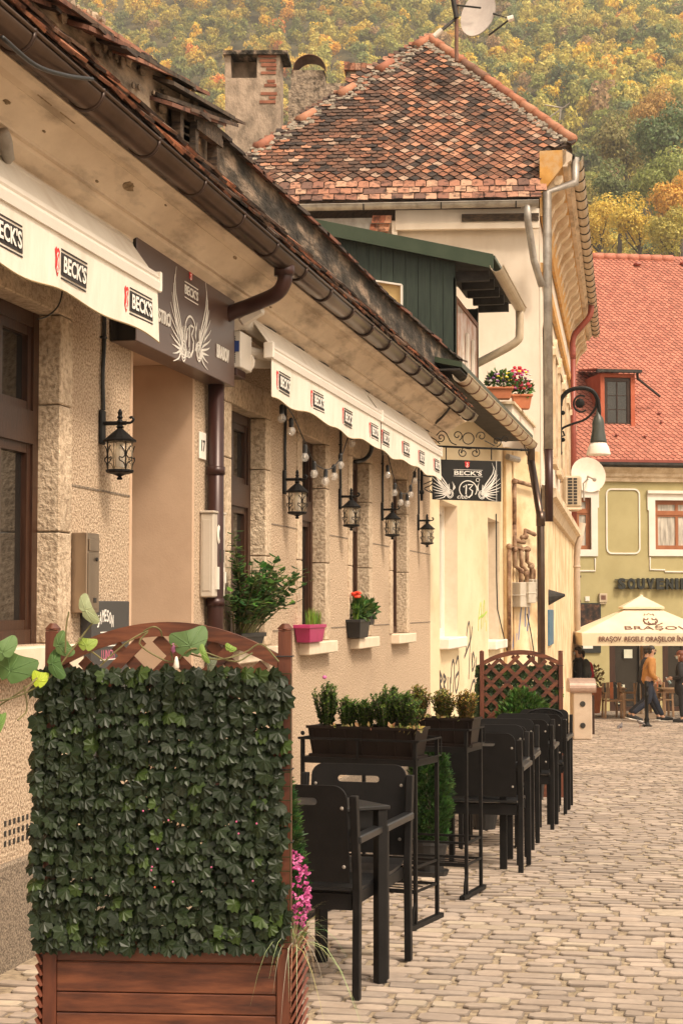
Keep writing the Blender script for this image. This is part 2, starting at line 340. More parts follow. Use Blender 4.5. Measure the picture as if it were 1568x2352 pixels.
# ================================================================ GROUND
W=-3.03
mb=MB(); ys=[-40,-10,0,4,8.5,9,9.5,10,10.5,14,20,30,40,50,60,90,140,400,1500]
xs=[-1500,-200,-40,-5,5,40,200,1500]
for i in range(len(ys)-1):
    for j in range(len(xs)-1):
        a,b,c,d=xs[j],xs[j+1],ys[i],ys[i+1]
        mb.add([(a,c,G(c)-.009),(b,c,G(c)-.009),(b,d,G(d)-.009),(a,d,G(d)-.009)],[(0,1,2,3)])
struct(mb.build('ground','joint_sand'),'sandy joints under the cobbled street')
mb=MB(); y=4.0; row=0
while y<52:
    ph=.110*R.uniform(.8,1.22); x=-3.0+R.uniform(0,.2)
    x1=1.4 if y<40 else 2.6
    if y>45.5: ph*=1.3
    while x<x1:
        wd=R.uniform(.11,.245); gx=R.uniform(.004,.022) if R.random()<.75 else .04; gy=R.uniform(.005,.012)
        wob=.018*math.sin(x*1.3+y*.7)+.012*math.sin(x*3.1+row)
        cx,cy=x+wd/2,y+ph/2+wob; hx,hy=(wd-gx)/2,(ph-gy)/2
        rc=min(hx,hy)*R.uniform(.2,.5); b=R.random()
        base=[.49,.395,.32] if b<.7 else ([.41,.335,.28] if b<.9 else [.55,.455,.35])
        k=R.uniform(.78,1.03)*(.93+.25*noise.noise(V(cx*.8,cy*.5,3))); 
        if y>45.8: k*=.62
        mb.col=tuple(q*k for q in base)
        zt=G(cy)+R.uniform(-.003,.003); tx=R.uniform(-.02,.02); ty=R.uniform(-.035,.02)
        P=[(-hx,-hy+rc),(-hx+rc,-hy),(0,-hy-R.uniform(0,.004)),(hx-rc,-hy),(hx,-hy+rc),(hx,hy-rc),(hx-rc,hy),(0,hy+R.uniform(-.003,.004)),(-hx+rc,hy),(-hx,hy-rc)]
        P=[(p*R.uniform(.95,1.02),q*R.uniform(.95,1.02)) for p,q in P]; n=len(P)
        sl=-.035 if cy>9.5 else 0
        def z(p,q): return zt+tx*p+(ty+sl)*q
        vs=[(cx+p,cy+q,zt-.02) for p,q in P]+[(cx+p*.985,cy+q*.97,z(p,q)-.0045) for p,q in P]+[(cx+p*(1-.007/hx),cy+q*(1-.007/hy),z(p,q)) for p,q in P]
        fs=[tuple(range(2*n,3*n))]
        for i in range(n):
            j=(i+1)%n; fs+=[(i,j,j+n,i+n),(i+n,j+n,j+2*n,i+2*n)]
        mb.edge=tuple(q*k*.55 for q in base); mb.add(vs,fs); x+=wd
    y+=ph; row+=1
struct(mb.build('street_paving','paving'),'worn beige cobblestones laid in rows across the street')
mb=MB()
for k in range(60): # plain paving beyond, wide square
    pass
# ================================================================ window helper
def window(parent,O,U,Wv,N,w,h,wood,glass,fr=.06,cols=2,transom=None,bars=(),dep=.05,sash=.045,name='window'):
    M=Matrix.Identity(4); U=Vector(U).normalized();Wv=Vector(Wv).normalized();N=Vector(N).normalized()
    for i in range(3): M[i][0]=U[i];M[i][1]=N[i];M[i][2]=Wv[i];M[i][3]=O[i]
    mb=MB(M); gl=MB(M)
    mb.box((0,-dep,0),(fr,0,h)); mb.box((w-fr,-dep,0),(w,0,h)); mb.box((fr,-dep,0),(w-fr,-.002,fr)); mb.box((fr,-dep,h-fr),(w-fr,-.002,h))
    zs=[fr]
    if transom: mb.box((fr,-dep,transom[0]),(w-fr,.006,transom[1])); zs+=[transom[0],transom[1]]
    zs+=[h-fr]; inner=w-2*fr
    for zi in range(0,len(zs),2):
        z0,z1=zs[zi],zs[zi+1]
        for c in range(cols):
            a=fr+inner*c/cols; b=fr+inner*(c+1)/cols; s=sash; f=-.012
            mb.box((a+.001,-dep,z0),(a+s,f,z1)); mb.box((b-s,-dep,z0),(b-.001,f,z1)); mb.box((a+s,-dep,z0),(b-s,f-.002,z0+s)); mb.box((a+s,-dep,z1-s),(b-s,f-.002,z1))
            for q in bars:
                zz=z0+(z1-z0)*q; mb.box((a+s,-dep,zz-.01),(b-s,f-.004,zz+.01))
            gl.box((a+s*.7,-dep+.008,z0+s*.7),(b-s*.7,-dep+.014,z1-s*.7))
    o=mb.build(name,wood,parent); gl.build('pane',glass,o); return o
# ================================================================ CLUB BUILDING
YE=YX(987,W); Y0=4.2
club=thing('club_building','long low pebble-dashed house with brown windows, deep plaster cornice and crumbling tiled roof','house',(W,YE,G(YE)))
wins=[(YX(20,W)-.95,YX(130,W),1.42,3.02)]+[(YX(a,W),YX(b,W),1.32,2.95) for a,b in ((527,606),(691,745),(807,845),(900,932))]
wins[0]=(wins[0][1]-.95,wins[0][1],1.42,3.02)
dr=(YX(300,W),YX(440,W))
sw=.17; mb=MB()
O=V(W,Y0,-.8)
holes=[(a-sw-Y0,z0+.8,b+sw-Y0,z1+.2+.8) for a,b,z0,z1 in wins]+[(dr[0]-Y0,.8,dr[1]-Y0,3.1+.8)]
wall(mb,O,(0,1,0),(0,0,1),(1,0,0),YE-Y0,3.45+.8,holes,.16)
mb.box((W-.25,Y0,-.8),(W-6,dr[0]-.04,3.9)); mb.box((W-.25,dr[1]+.04,-.8),(W-6,YE,3.9)); mb.box((W-.25,dr[0]-.04,3.15),(W-6,dr[1]+.04,3.9)); 
mb.add([(W,YE,-.8),(W-6,YE,-.8),(W-6,YE,3.6),(W,YE,3.6)],[(0,1,2,3)])
mb.build('wall','stucco',club)
mb=MB() # far end face
mb.box((W-.24,Y0,-.79),(W-.16,dr[0]-.01,3.4)); mb.box((W-.24,dr[1]+.01,-.79),(W-.16,YE-.01,3.4)); mb.build('inner_wall','plain_stucco',club)
for i,(a,b,z0,z1) in enumerate(wins):
    mb=MB(); xf=W+.012; xb=W-.155; g=.003
    js=[z0-.0,1.96,2.58,z1+.0]
    for s in (0,1):
        ya,yb=((a-sw,a) if s==0 else (b,b+sw))
        for k in range(3): mb.box((xb,ya,js[k]+g),(xf,yb,js[k+1]-g))
    mb.box((xb,a-sw,z1+g),(xf,b+sw,z1+.2))
    mb.build('stone_surround','rough_stone',club,bevel=.006)
    window(club,V(W-.10,a,z0),(0,1,0),(0,0,1),(1,0,0),b-a,z1-z0,'window_wood','dark_glass',fr=.07,cols=2,transom=((z1-z0)*.60,(z1-z0)*.70),dep=.055)
    mb=MB()
    if i==0: mb.box((W-.15,a-.3,z0-.13),(W+.10,b+.12,z0-.002))
    else: mb.box((W-.15,a-.06,z0-.10),(W+.09,b+.13,z0-.002))
    mb.build('window_sill','cream_sill',club,bevel=.008)
# joints in the render of the wall, grooves as thin dark recess strips
mb=MB()
for z,segs in ((2.2,[(wins[0][1]+sw,dr[0]-.0),(wins[1][1]+sw,wins[2][0]-sw),(wins[2][1]+sw,wins[3][0]-sw),(wins[3][1]+sw,wins[4][0]-sw),(wins[4][1]+sw,YE)]),
               (1.42,[(wins[1][1]+sw+.1,wins[2][0]-sw),(wins[2][1]+sw+.1,wins[3][0]-sw),(wins[3][1]+sw+.1,wins[4][0]-sw),(wins[4][1]+sw+.1,YE)])):
    for a,b in segs:
        mb.box((W-.01,a,z-.004),(W+.004,b,z+.006))
mb.build('render_joint','plinth_stone',club)
mb=MB(); mb.box((W-.05,Y0,-.8),(W+.03,dr[0]-.02,.46)); mb.box((W-.05,dr[1]+.02,-1.2),(W+.03,YE,.12))
mb.build('plinth','plinth_stone',club,bevel=.01)
mb=MB()
for k in range(3):
    for j in range(16):
        y=7.35+j*.052; mb.box((W-.01,y,.53+k*.045),(W+.003,y+.022,.555+k*.045))
mb.build('vent_holes','dark_soffit',club)
mb=MB() # doorway: deep plain reveals
mb.box((W-.9,dr[1]-.004,-.2),(W+.006,dr[1]+.035,3.09)); mb.box((W-.9,dr[0]-.03,-.2),(W+.006,dr[0]+.004,3.09)); mb.box((W-.9,dr[0]-.03,3.09),(W+.006,dr[1]+.035,3.14))
mb.box((W-.95,dr[0]-.03,-.2),(W-.9,dr[1]+.035,3.14))
mb.build('doorway','plain_stucco',club,bevel=.004)
mb=MB(); mb.box((W-.9,dr[0]+.05,0),(W-.86,dr[1]-.05,2.2)); mb.build('door','window_wood',club)
mb=MB() # cornice
prof=[(-3.04,3.42),(-2.985,3.42),(-2.985,3.455),(-2.955,3.475),(-2.955,3.50),(-2.935,3.50),(-2.93,3.515),(-2.90,3.525),(-2.90,3.54),(-2.83,3.58),(-2.825,3.60),(-2.80,3.60),(-2.80,3.615),(-2.68,3.705),(-2.67,3.70),(-2.655,3.72),(-2.60,3.735),(-2.60,3.80),(-3.2,3.86)]
n=18
for i in range(n):
    a=Y0+(YE-Y0)*i/n; b=Y0+(YE-Y0)*(i+1)/n
    mb.sweep([V(x,0,z) for x,z in prof],(0,a,0),(0,b,0))
mb.build('cornice','cornice_plaster',club)
pn=V(.6,0,-.8)
for (cx,cy,s) in ((297,425,1.0),(15,232,.55),(165,262,1.5),(110,222,1.3),(222,415,.25),(540,590,.4),(470,640,.2),(620,705,.3),(100,300,.2),(380,470,.25)):
    p=atP(cx,cy,V(-2.80,0,3.615),pn); mb=MB(); pts=[]; r=s*.8
    for k in range(18):
        a=2*math.pi*k/18; r=min(1.2*s,max(.55*s,r+s*R.uniform(-.22,.22))); pts.append(p+V(.8,0,.6)*math.sin(a)*r*.028+V(0,1,0)*math.cos(a)*r*.085)
    mb.prism(pts,pn*.004); mb.build('fallen_plaster_patch','exposed_plaster',club)
# gutter
gy1=YX(1083,-2.5); gc=V(-2.5,0,3.785); gr_=.095
def gutter(parent,a,b,r,matn,name='gutter',th=.004,nseg=9,out=V(1,0,0)):
    a=Vector(a);b=Vector(b); pr=[]
    for k in range(nseg+1):
        t=math.pi*k/nseg; pr.append(out*math.cos(t)*r-V(0,0,1)*math.sin(t)*r)
    pr+= [p*(1-th/r) for p in pr[::-1]]
    mb=MB(); mb.sweep(pr,a,b); d=out*(r+.004)+V(0,0,.004)
    mb.tube([a+d,b+d],.009,6); mb.tube([a-out*r,b-out*r],.005,5)
    return mb.build(name,matn,parent,smooth=False)
go=gutter(club,(-2.5,Y0,3.765),(-2.5,gy1,3.765),.07,'brown_metal',nseg=16)
for p in go.data.polygons: p.use_smooth=len(p.vertices)==4
by=YX(190,-2.5)-1.56
while by<gy1-.1:
    mb=MB(); mb.tube([V(-2.5,by,3.765)+V(math.cos(t),0,-math.sin(t))*.075 for t in [math.pi*k/10 for k in range(11)]],.010,5); mb.ball((-2.425,by,3.77),.012,6)
    mb.build('gutter_bracket','brown_bracket',go,smooth=True); by+=.78
yp=YX(507,-2.93)
mb=MB(); mb.tube([V(-2.5,yp-.1,3.70),V(-2.5,yp-.1,3.62),V(-2.56,yp-.08,3.55),V(-2.74,yp,3.50),V(-2.88,yp,3.45),V(-2.955,yp,3.38),V(-2.965,yp,3.2)],.048,12,smooth=5)
mb.tube([V(-2.965,yp,3.25),V(-2.965,yp,0.02)],.053,12)
for z in (2.43,1.60): mb.tube([V(-2.965,yp,z),V(-2.965,yp,z+.05)],.060,12)
mb.tube([V(-2.5,yp-.1,3.72),V(-2.5,yp-.1,3.66)],.066,12)
mb.build('downpipe','maroon_metal',club,smooth=True)
# tile strip above the gutter
mb=MB()
yy=Y0
TC=[(.30,.115,.055),(.22,.085,.045),(.08,.05,.035),(.05,.035,.028),(.40,.18,.09),(.14,.08,.05),(.45,.24,.14)]
for rw,(xa,za,xb_,zb) in enumerate(((-2.44,3.80,-2.62,3.95),(-2.53,3.925,-2.73,4.08),(-2.64,4.03,-2.84,4.2))):
    yy=Y0+rw*.07
    while yy<gy1-.25:
        wd=.155; mb.col=R.choice(TC[1:4]+TC[:4]+[TC[5]]); h=R.uniform(.0,.03); th=.014; t=R.uniform(-.012,.012)
        d=V(xb_-xa,0,zb-za); n=V(-d.z,0,d.x)
        if n.z<0:n=-n
        n.normalize(); a=V(xa+R.uniform(-.01,.015),yy,za+h)
        mb.add([a,a+V(0,wd-.006,t),a+V(0,wd-.006,t)+d,a+d]+[q+n*th for q in (a,a+V(0,wd-.006,t),a+V(0,wd-.006,t)+d,a+d)],[(0,1,2,3),(4,7,6,5),(0,4,5,1),(1,5,6,2),(2,6,7,3),(3,7,4,0)])
        yy+=wd
mb.col=(.1,.07,.05); mb.box((-2.5,Y0,3.74),(-3.2,gy1-.25,3.86))
mb.build('eave_tiles','old_tile',club)
# cement band beyond the dormer
XB=-2.78
def traced(mb,pts,X,d,jit=0):
    q=[]
    for i in range(len(pts)):
        a=pts[i];b=pts[(i+1)%len(pts)]; n=max(1,int(math.hypot(a[0]-b[0],a[1]-b[1])/16)) if jit else 1
        for k in range(n):
            t=k/n; q.append(atX(a[0]+(b[0]-a[0])*t+R.uniform(-jit,jit),a[1]+(b[1]-a[1])*t+R.uniform(-jit,jit),X))
    mb.prism(q,V(-d,0,0))
mb=MB(); traced(mb,[(495,405),(560,458),(760,648),(900,778),(1066,886),(1066,838),(900,690),(760,548),(640,437),(560,362),(495,300)],XB,.25,2.5)
mb.build('cement_band','cement_black',club)
mb=MB()
mb.col=(1,1,1); traced(mb,[(-120,-195),(-60,-140),(60,-40),(170,10),(250,80),(345,137),(440,205),(500,262),(500,405),(420,325),(300,215),(150,75),(-120,-170)],XB-.02,.3,3)
mb.build('crumbling_masonry','old_mortar',club)
mb=MB() # lumps of rubble
for k in range(70):
    t=R.random(); x=100+t*390; lo=1393-.915*(1600-x); hi=1393-(.965+.075*t)*(1600-x)
    yq=lo+(hi-lo)*R.uniform(.1,.95); p=atX(x,yq,XB); s=R.uniform(.012,.04)
    mb.ball(p,s,5,(R.uniform(.3,.6),R.uniform(.8,1.6),R.uniform(.6,1)))
mb.build('rubble','old_mortar',club)
mb=MB()
def plate(mb,pa,pb,X,wd,th,col,dx=0):
    a=atX(pa[0],pa[1],X+dx); b=atX(pb[0],pb[1],X+dx); mb.col=col
    mb.add([a,b,b-V(wd,0,-wd*.35),a-V(wd,0,-wd*.35)]+[q+V(0,0,th) for q in (a,b,b-V(wd,0,-wd*.35),a-V(wd,0,-wd*.35))],[(0,3,2,1),(4,5,6,7),(0,1,5,4),(1,2,6,5),(2,3,7,6),(3,0,4,7)])
cap=[(500,300),(560,358),(640,433),(760,545),(900,687),(1066,834)]
x=500
while x<1060:
    def cy(q):
        for a,b in zip(cap,cap[1:]):
            if a[0]<=q<=b[0]: return a[1]+(b[1]-a[1])*(q-a[0])/(b[0]-a[0])
        return cap[-1][1]
    x2=x+R.uniform(22,34)*(1-(x-500)/1100); plate(mb,(x,cy(x)+1),(x2+5,cy(min(x2+5,1066))-2+R.uniform(-2,3)),XB,.35,R.uniform(.015,.03),R.choice(TC[2:4]+[(.16,.06,.035)]),.05); x=x2
for a,b in (((-60,-150),(95,-30)),((20,-80),(165,20)),((90,-35),(262,88)),((60,-5),(190,42)),((185,30),(350,138)),((205,68),(300,112)),((270,100),(450,202)),((290,128),(430,188)),((365,160),(482,220)),((385,228),(545,283)),((395,243),(520,290)),((440,255),(548,292)),((400,195),(540,275))):
    plate(mb,a,b,XB,.45,.022,R.choice([(.07,.05,.035),(.16,.07,.045),(.10,.06,.04),(.30,.14,.09)]),R.uniform(.03,.12))
    for k in range(1):
        t=R.random(); p=(a[0]+(b[0]-a[0])*t,a[1]+(b[1]-a[1])*t); q=(p[0]+R.uniform(12,30),p[1]+R.uniform(8,20)); plate(mb,p,q,XB,.2,.016,R.choice(TC),R.uniform(.06,.14))
mb.build('broken_roof_tiles','old_tile',club)
dm=MB()  # dormer carcass
for pa,pb,w_ in (((441,262),(441,372),.06),((490,300),(490,405),.06),((408,245),(408,340),.05)):
    dm.bar(atX(*pa,-2.74),atX(*pb,-2.74),w_,.06)
for k in range(5): dm.bar(atX(400+k*3,262+k*18,-2.76),atX(436,280+k*18,-2.76),.03,.075)
dm.bar(atX(436,262,-2.73),atX(500,312,-2.73),.05,.07); dm.bar(atX(445,285,-2.72),atX(505,330,-2.72),.04,.05)
dmo=dm.build('dormer_frame','old_wood',club)
mb=MB(); traced(mb,[(443,290),(486,325),(486,400),(443,368)],-2.9,.03); mb.build('dormer_opening','dark_soffit',dmo)
mb=MB()
for k in range(9):
    x=447+k*4.6; mb.bar(atX(x,300+k*3.6,-2.86),atX(x,368+k*3.7,-2.86),.022,.01)
mb.build('dormer_boards','old_wood',dmo)
mb=MB()
for p in ((388,183),(431,206)): mb.ball(atX(*p,-2.76),.028,8,(.7,1.3,.7))
mb.build('yellow_foam','moss' if 'moss' in MATS else mat('foam',[(.38,.15,.02),(.45,.2,.03)],scale=20,bump=.6),club)
mb=MB() # back roof slope, hidden from the street but closing the house
mb.add([(-2.9,Y0,4.15),(-2.9,gy1-.3,4.15),(-7,gy1-.3,6.2),(-7,Y0,6.2),(-2.9,Y0,3.6),(-2.9,gy1-.3,3.6),(-7,gy1-.3,3.6),(-7,Y0,3.6)],[(0,1,2,3),(1,0,4,5),(2,1,5,6),(0,3,7,4),(3,2,6,7)])
mb.col=(.2,.09,.05); mb.c=[mb.col]*5; mb.build('rear_roof','old_tile',club)
# ================================================================ YELLOW HOUSE
yh=thing('yellow_house','stained cream-yellow house with two narrow white windows and a green attic dormer','house',(W,YE+.02,G(YE)))
Y1=YX(1155,W)
yw=[(YX(1009,W),YX(1050,W),ZX(1050,1464,W),ZX(1009,1146,W)),(YX(1120,W),YX(1146,W),ZX(1146,1470,W),ZX(1120,1188,W))]
mb=MB(); za=-1.6
wall(mb,V(W,YE+.005,za),(0,1,0),(0,0,1),(1,0,0),Y1-YE,4.2-za,[(a-YE,z0-za,b-YE,z1-za) for a,b,z0,z1 in yw],.2)
mb.box((W-.3,YE+.02,za),(W-6,Y1,4.15)); mb.box((W-.3,YE+.006,za),(W-.02,YE+.02,4.15)); 
mb.build('wall','yellow_plaster',yh)
for a,b,z0,z1 in yw:
    window(yh,V(W-.17,a,z0),(0,1,0),(0,0,1),(1,0,0),b-a,z1-z0,'white_pvc','curtain',fr=.07,cols=2,dep=.05)
    mb=MB(); mb.box((W-.19,a,z0-.12),(W+.12,b+.06,z0+.012)); mb.build('window_sill','white_trim',yh,bevel=.012)
    mb=MB(); mb.box((W-.2,a,z0),(W-.003,a+.004,z1)); mb.box((W-.2,b-.004,z0+.013),(W-.003,b,z1)); mb.box((W-.2,a,z1-.004),(W-.003,b,z1)); mb.build('window_reveal','cream_sill',yh)
# second part of the wall: steps out to the tall house
TP1=V(-2.50,atD(1245,1393,28.7).y,0); TP1=atD(1245,1393,28.7); TP1.z=0
TP2=atD(1320,1393,47.9); TP2.z=0
TU=(TP2-TP1).normalized(); TN=V(TU.y,-TU.x,0)
wp=V(W,Y1,za); U2=(V(TP1.x-.02,TP1.y-.02,0)-V(W,Y1,0)); w2=U2.length; U2.normalize(); N2=V(U2.y,-U2.x,0)
mb=MB(); wall(mb,wp,U2,(0,0,1),N2,w2,4.15-za,[],.1)
M2=Matrix.Identity(4)
for i in range(3): M2[i][0]=U2[i];M2[i][1]=N2[i];M2[i][2]=(0,0,1)[i];M2[i][3]=wp[i]
mb.build('side_wall','worn_plaster',yh)
mb=MB(M2); mb.box((0,.002,0),(.16,.07,5.75)); mb.box((.28,.002,0),(.34,.03,5.7)); mb.build('pilaster','worn_plaster',yh,bevel=.01)
mb=MB() # paint scribbles on the wall
def strokes(mb,lst,X,w_,col):
    mb.col=col
    for s in lst:
        pts=[atX(x,y,X) for x,y in s]; q=[(p.y,p.z) for p in pts]
        q3=spline([V(a,b,0) for a,b in q],4) if len(q)>2 else [V(a,b,0) for a,b in q]
        mb.ribbon([(p.x,p.y) for p in q3],w_,V(X,0,0),V(0,1,0),V(0,0,1),.002)
g=W+.002
blk=[[(1010,1540),(1010,1590)],[(1010,1545),(1015,1560),(1010,1570),(1016,1588)],[(1018,1548),(1019,1592)],[(1018,1550),(1024,1560),(1019,1572),(1025,1590)],[(1028,1555),(1028,1595),(1033,1590),(1033,1556)],[(1035,1570),(1037,1530),(1041,1518),(1043,1540),(1040,1590)],[(1046,1525),(1052,1510),(1053,1560),(1047,1590),(1045,1560),(1052,1545)],
 [(1070,1500),(1072,1450),(1077,1430),(1079,1470),(1076,1560)],[(1066,1510),(1080,1470),(1084,1440)],[(1083,1500),(1084,1540),(1090,1520),(1086,1500),(1084,1530)],[(1094,1510),(1090,1560)],[(1079,1590),(1086,1565),(1091,1570),(1088,1600)]]
strokes(mb,blk,g,.045,(.07,.06,.055))
grn=[[(1098,1450),(1099,1415),(1104,1385),(1105,1445)],[(1099,1422),(1107,1412)],[(1108,1440),(1109,1400),(1112,1380),(1113,1430)],[(1106,1418),(1118,1405)],[(1116,1450),(1117,1425)]]
strokes(mb,grn,g,.03,(.42,.60,.10))
mb.build('graffiti','paint',yh)
mb=MB()
blu=[[(1170,1480),(1172,1455),(1176,1490),(1180,1450),(1182,1490),(1186,1455)],[(1205,1440),(1206,1400),(1210,1375),(1214,1410),(1210,1450)],[(1190,1470),(1196,1400),(1202,1380)]]
for s in blu:
    pts=[M2.inverted()@atP(x,y,wp,N2) for x,y in s]; q3=spline([V(p.x,p.z,0) for p in pts],4); mb.col=(.18,.22,.36)
    mb.ribbon([(p.x,p.y) for p in q3],.03,wp+N2*.002,U2,V(0,0,1),.002)
mb.build('graffiti','paint',yh)
# low eave, soffit and gutter
ea,eb=V(-2.5,YX(1058,-2.5),4.12),V(-2.5,YX(1222,-2.5),4.12)
mb=MB(); mb.prism([V(-2.48,ea.y,4.20),V(-2.48,eb.y,4.20),V(W-.6,eb.y,4.45),V(W-.6,ea.y,4.45)],(0,0,.06)); mb.build('roof_edge','green_metal',yh)
mb=MB()
n=int((eb.y-ea.y)/.16)
for i in range(n): mb.box((W+.0,ea.y+i*.16,4.17),(-2.50,ea.y+i*.16+.15,4.19))
mb.build('soffit_boards','dark_soffit',yh)
g2=gutter(yh,ea,eb,.085,'beige_metal',nseg=10)
for i in range(12):
    y=ea.y+.3+i*(eb.y-ea.y-.4)/11; mb=MB(); mb.tube([V(-2.5,y,4.12)+V(math.cos(t),0,-math.sin(t))*.09 for t in [math.pi*k/8 for k in range(9)]],.008,4); mb.build('gutter_bracket','rusty',g2)
mb=MB(); q=V(-2.5,eb.y-.1,4.05); mb.tube([q+V(0,0,.05),q,q-V(0,0,.25)],.062,10)
e1=atP(1241,1190,TP1+TN*.09,TN); e0=q-V(0,0,.2)
mb.tube([e0,e1,V(e1.x,e1.y,G(e1.y))],.06,10); mb.tube([e1+V(0,0,.1),e1-V(0,0,.12)],.07,10)
o=mb.build('downpipe','brown_metal',yh,smooth=True)
# terrace parapet beside the dormer
p0=atD(1165,915,27.6);
ya_=YX(1165,-2.70)
mb=MB(); mb.box((W-1.2,ya_,4.22),(-2.76,ya_+.1,4.55)); mb.box((-2.76,ya_,4.22),(-2.62,TP1.y-.05,4.55)); mb.build('parapet','white_plaster',yh)
mb=MB(); mb.box((W-1.2,ya_-.05,4.553),(-2.58,ya_+.18,4.59)); mb.box((-2.80,ya_+.183,4.553),(-2.58,TP1.y-.05,4.59)); mb.build('parapet_coping','trim_cream',yh)
# green dormer
Xd=-2.79; da=YX(1047,Xd); db=YX(1101,Xd); zt=ZX(1047,640,Xd)
M3=Matrix.Identity(4)
zr=lambda x: ZX(1130,612,-2.32)+(-2.32-x)*.24+.02
mb=MB(); x=Xd; 
while x>-6:
    mb.prism([V(x,da,4.3),V(x-.143,da,4.3),V(x-.143,da,zr(x-.143)),V(x,da,zr(x))],V(0,.03,0)); x-=.15
mb.prism([V(Xd-.01,da+.012,4.3),V(-5.9,da+.012,4.3),V(-5.9,da+.012,zr(-5.9)),V(Xd-.01,da+.012,zr(Xd))],V(0,.04,0)); mb.box((Xd-3,db-.05,4.3),(Xd-.01,db,zt)); mb.box((Xd-.02,da,4.3),(Xd,da+.12,zt)); mb.box((Xd-.02,db-.1,4.3),(Xd,db,zt))
mb.build('dormer_wall','green_wood',yh)
mb=MB(); zz=lambda x: ZX(1130,612,-2.32)+(-2.32-x)*.24
mb.prism([V(-2.32,da-.12,zz(-2.32)),V(-6,da-.12,zz(-6)),V(-6,da-.12,zz(-6)+.17),V(-2.32,da-.12,zz(-2.32)+.17)],V(0,.03,0))
mb.prism([V(-2.30,da-.09,zz(-2.3)+.12),V(-6,da-.09,zz(-6)+.12),V(-6,db+.4,zz(-6)+.12),V(-2.30,db+.4,zz(-2.3)+.12)],V(0,0,.04))
mb.build('dormer_roof','green_metal',yh)
mb=MB(); mb.prism([V(-2.36,da-.05,zz(-2.36)+.06),V(-3,da-.05,zz(-3)+.02),V(-3,db+.35,zz(-3)+.02),V(-2.36,db+.35,zz(-2.36)+.06)],V(0,0,-.03))
for k in range(5): y=da+.1+k*.55; mb.box((-2.4,y,zz(-2.4)-.12),(-2.8,y+.08,zz(-2.4)+.0))
mb.build('dormer_soffit','dark_soffit',yh)
dg1=V(-2.28,da-.15,zz(-2.3)+.03); dg2=V(-2.28,db+.42,zz(-2.3)+.0)
g3=gutter(yh,dg1,dg2,.075,'beige_metal',nseg=8)
mb=MB(); q=dg2-V(0,.12,.03)
mb.tube([q,q-V(0,0,.3),q-V(.06,0,.45),q-V(.5,0,.68),q-V(.75,0,.80)],.055,10,smooth=4); mb.build('dormer_downpipe','beige_metal',yh,smooth=True)
window(yh,V(Xd+.004,da+.14,4.35),(0,1,0),(0,0,1),(1,0,0),db-da-.26,zt-.35-4.35+.15,'brown_wood','pale_glass' if 0 else mat('painted_reflection_glass',[(.62,.40,.30),(.88,.84,.78)],scale=4,rough=.1),fr=.06,cols=2,dep=.022,sash=.035,name='dormer_window')  # salmon and pale reflections are painted into the pane's base colour
fp=[atP(x,y,V(0,da-.008,0),V(0,1,0)) for x,y in ((838,642),(923,655),(923,705),(838,700))]
mb=MB(); 
for a,b in zip(fp,fp[1:]+fp[:1]): mb.bar(a,b,.02,.10,up=(0,1,0))
mb_=MB()
for yy_ in (da+.95,da+1.5): mb_.box((Xd+.002,yy_,4.42),(Xd+.03,yy_+.10,5.0))
mb_.build('window_mullion','white_pvc',yh)
wf=mb.build('side_window_frame','white_pvc',yh); mb=MB(); mb.prism(fp,V(0,.004,0)); mb.build('pane',mat('amber_board',[(.5,.33,.13),(.6,.42,.18)],scale=2),wf)
# ================================================================ TALL HOUSE
th=thing('tall_house','tall white house with mossy hipped tile roof, ochre bracketed cornice and zinc gutters','house',(TP1.x,TP1.y,G(TP1.y)))
AE=math.radians(11.53-3.7); E=V(math.cos(AE),math.sin(AE),0); EN=V(-E.y,E.x,0)      # eave direction and into the roof
P0=atD(900,470,28.4); rn=(V(0,0,1)-EN).normalized()            # 45 degree roof plane
rp=lambda x,y: atP(x,y,P0,rn)
FP=P0+EN*.35                                                   # front wall plane point
fw=lambda x,y: atP(x,y,FP,EN)
def pr2(mb,pts,d): mb.prism(pts,d)
mb=MB(); zb=-1.7
a=fw(640,480); b=V(TP1.x,TP1.y,0)
a=V(a.x,a.y,0)-E*3; 
mb.prism([V(a.x,a.y,3.6),V(b.x-.02,b.y,3.6),V(b.x-.02,b.y,8.05),V(a.x,a.y,8.05)],EN*.3)
mb.prism([V(b.x-.02,b.y,zb)+TU*.05,V(b.x,b.y,zb)+TU*19.4,V(b.x,b.y,8.6)+TU*19.4,V(b.x-.02,b.y,8.6)+TU*.05],-TN*.3)
mb.build('front_wall','white_plaster',th)
mb=MB() # mouldings on the front
r0=fw(912,505); 
mb.sweep([V(0,0,0),-EN*.10,-EN*.10+V(0,0,.10),V(0,0,.35)],V(fw(908,530).x,fw(908,530).y,fw(908,530).z),V(fw(1238,530).x,fw(1238,530).y,fw(908,530).z))
q1=fw(900,505);q2=fw(912,505); mb.prism([V(q1.x,q1.y,4),V(q2.x,q2.y,4),V(q2.x,q2.y,8.0),V(q1.x,q1.y,8.0)],-EN*.08)
mb.build('wall_moulding','white_plaster',th)
mb=MB(); q1=fw(690,480);q2=fw(856,480)
for k in range(4):
    z0=6.4+k*.42; mb.prism([V(q1.x,q1.y,z0)-E*1.5,V(q2.x,q2.y,z0),V(q2.x,q2.y,z0+.41),V(q1.x,q1.y,z0+.41)-E*1.5],-EN*(.06+.01*(k%2)))
mb.build('metal_cladding','zinc',th)
mb=MB()
for k in range(4):
    for j in range(3):
        x=856+j*15-k*5; y=497+k*19; mb.col=R.choice([(.42,.17,.09),(.50,.24,.14),(.36,.13,.07)])
        mb.prism([fw(x,y)-EN*.1,fw(x+14.4,y)-EN*.1,fw(x+12,y+19)-EN*.16,fw(x-2,y+19)-EN*.16],EN*.02)
mb.build('wall_tile_strip','old_tile',th)
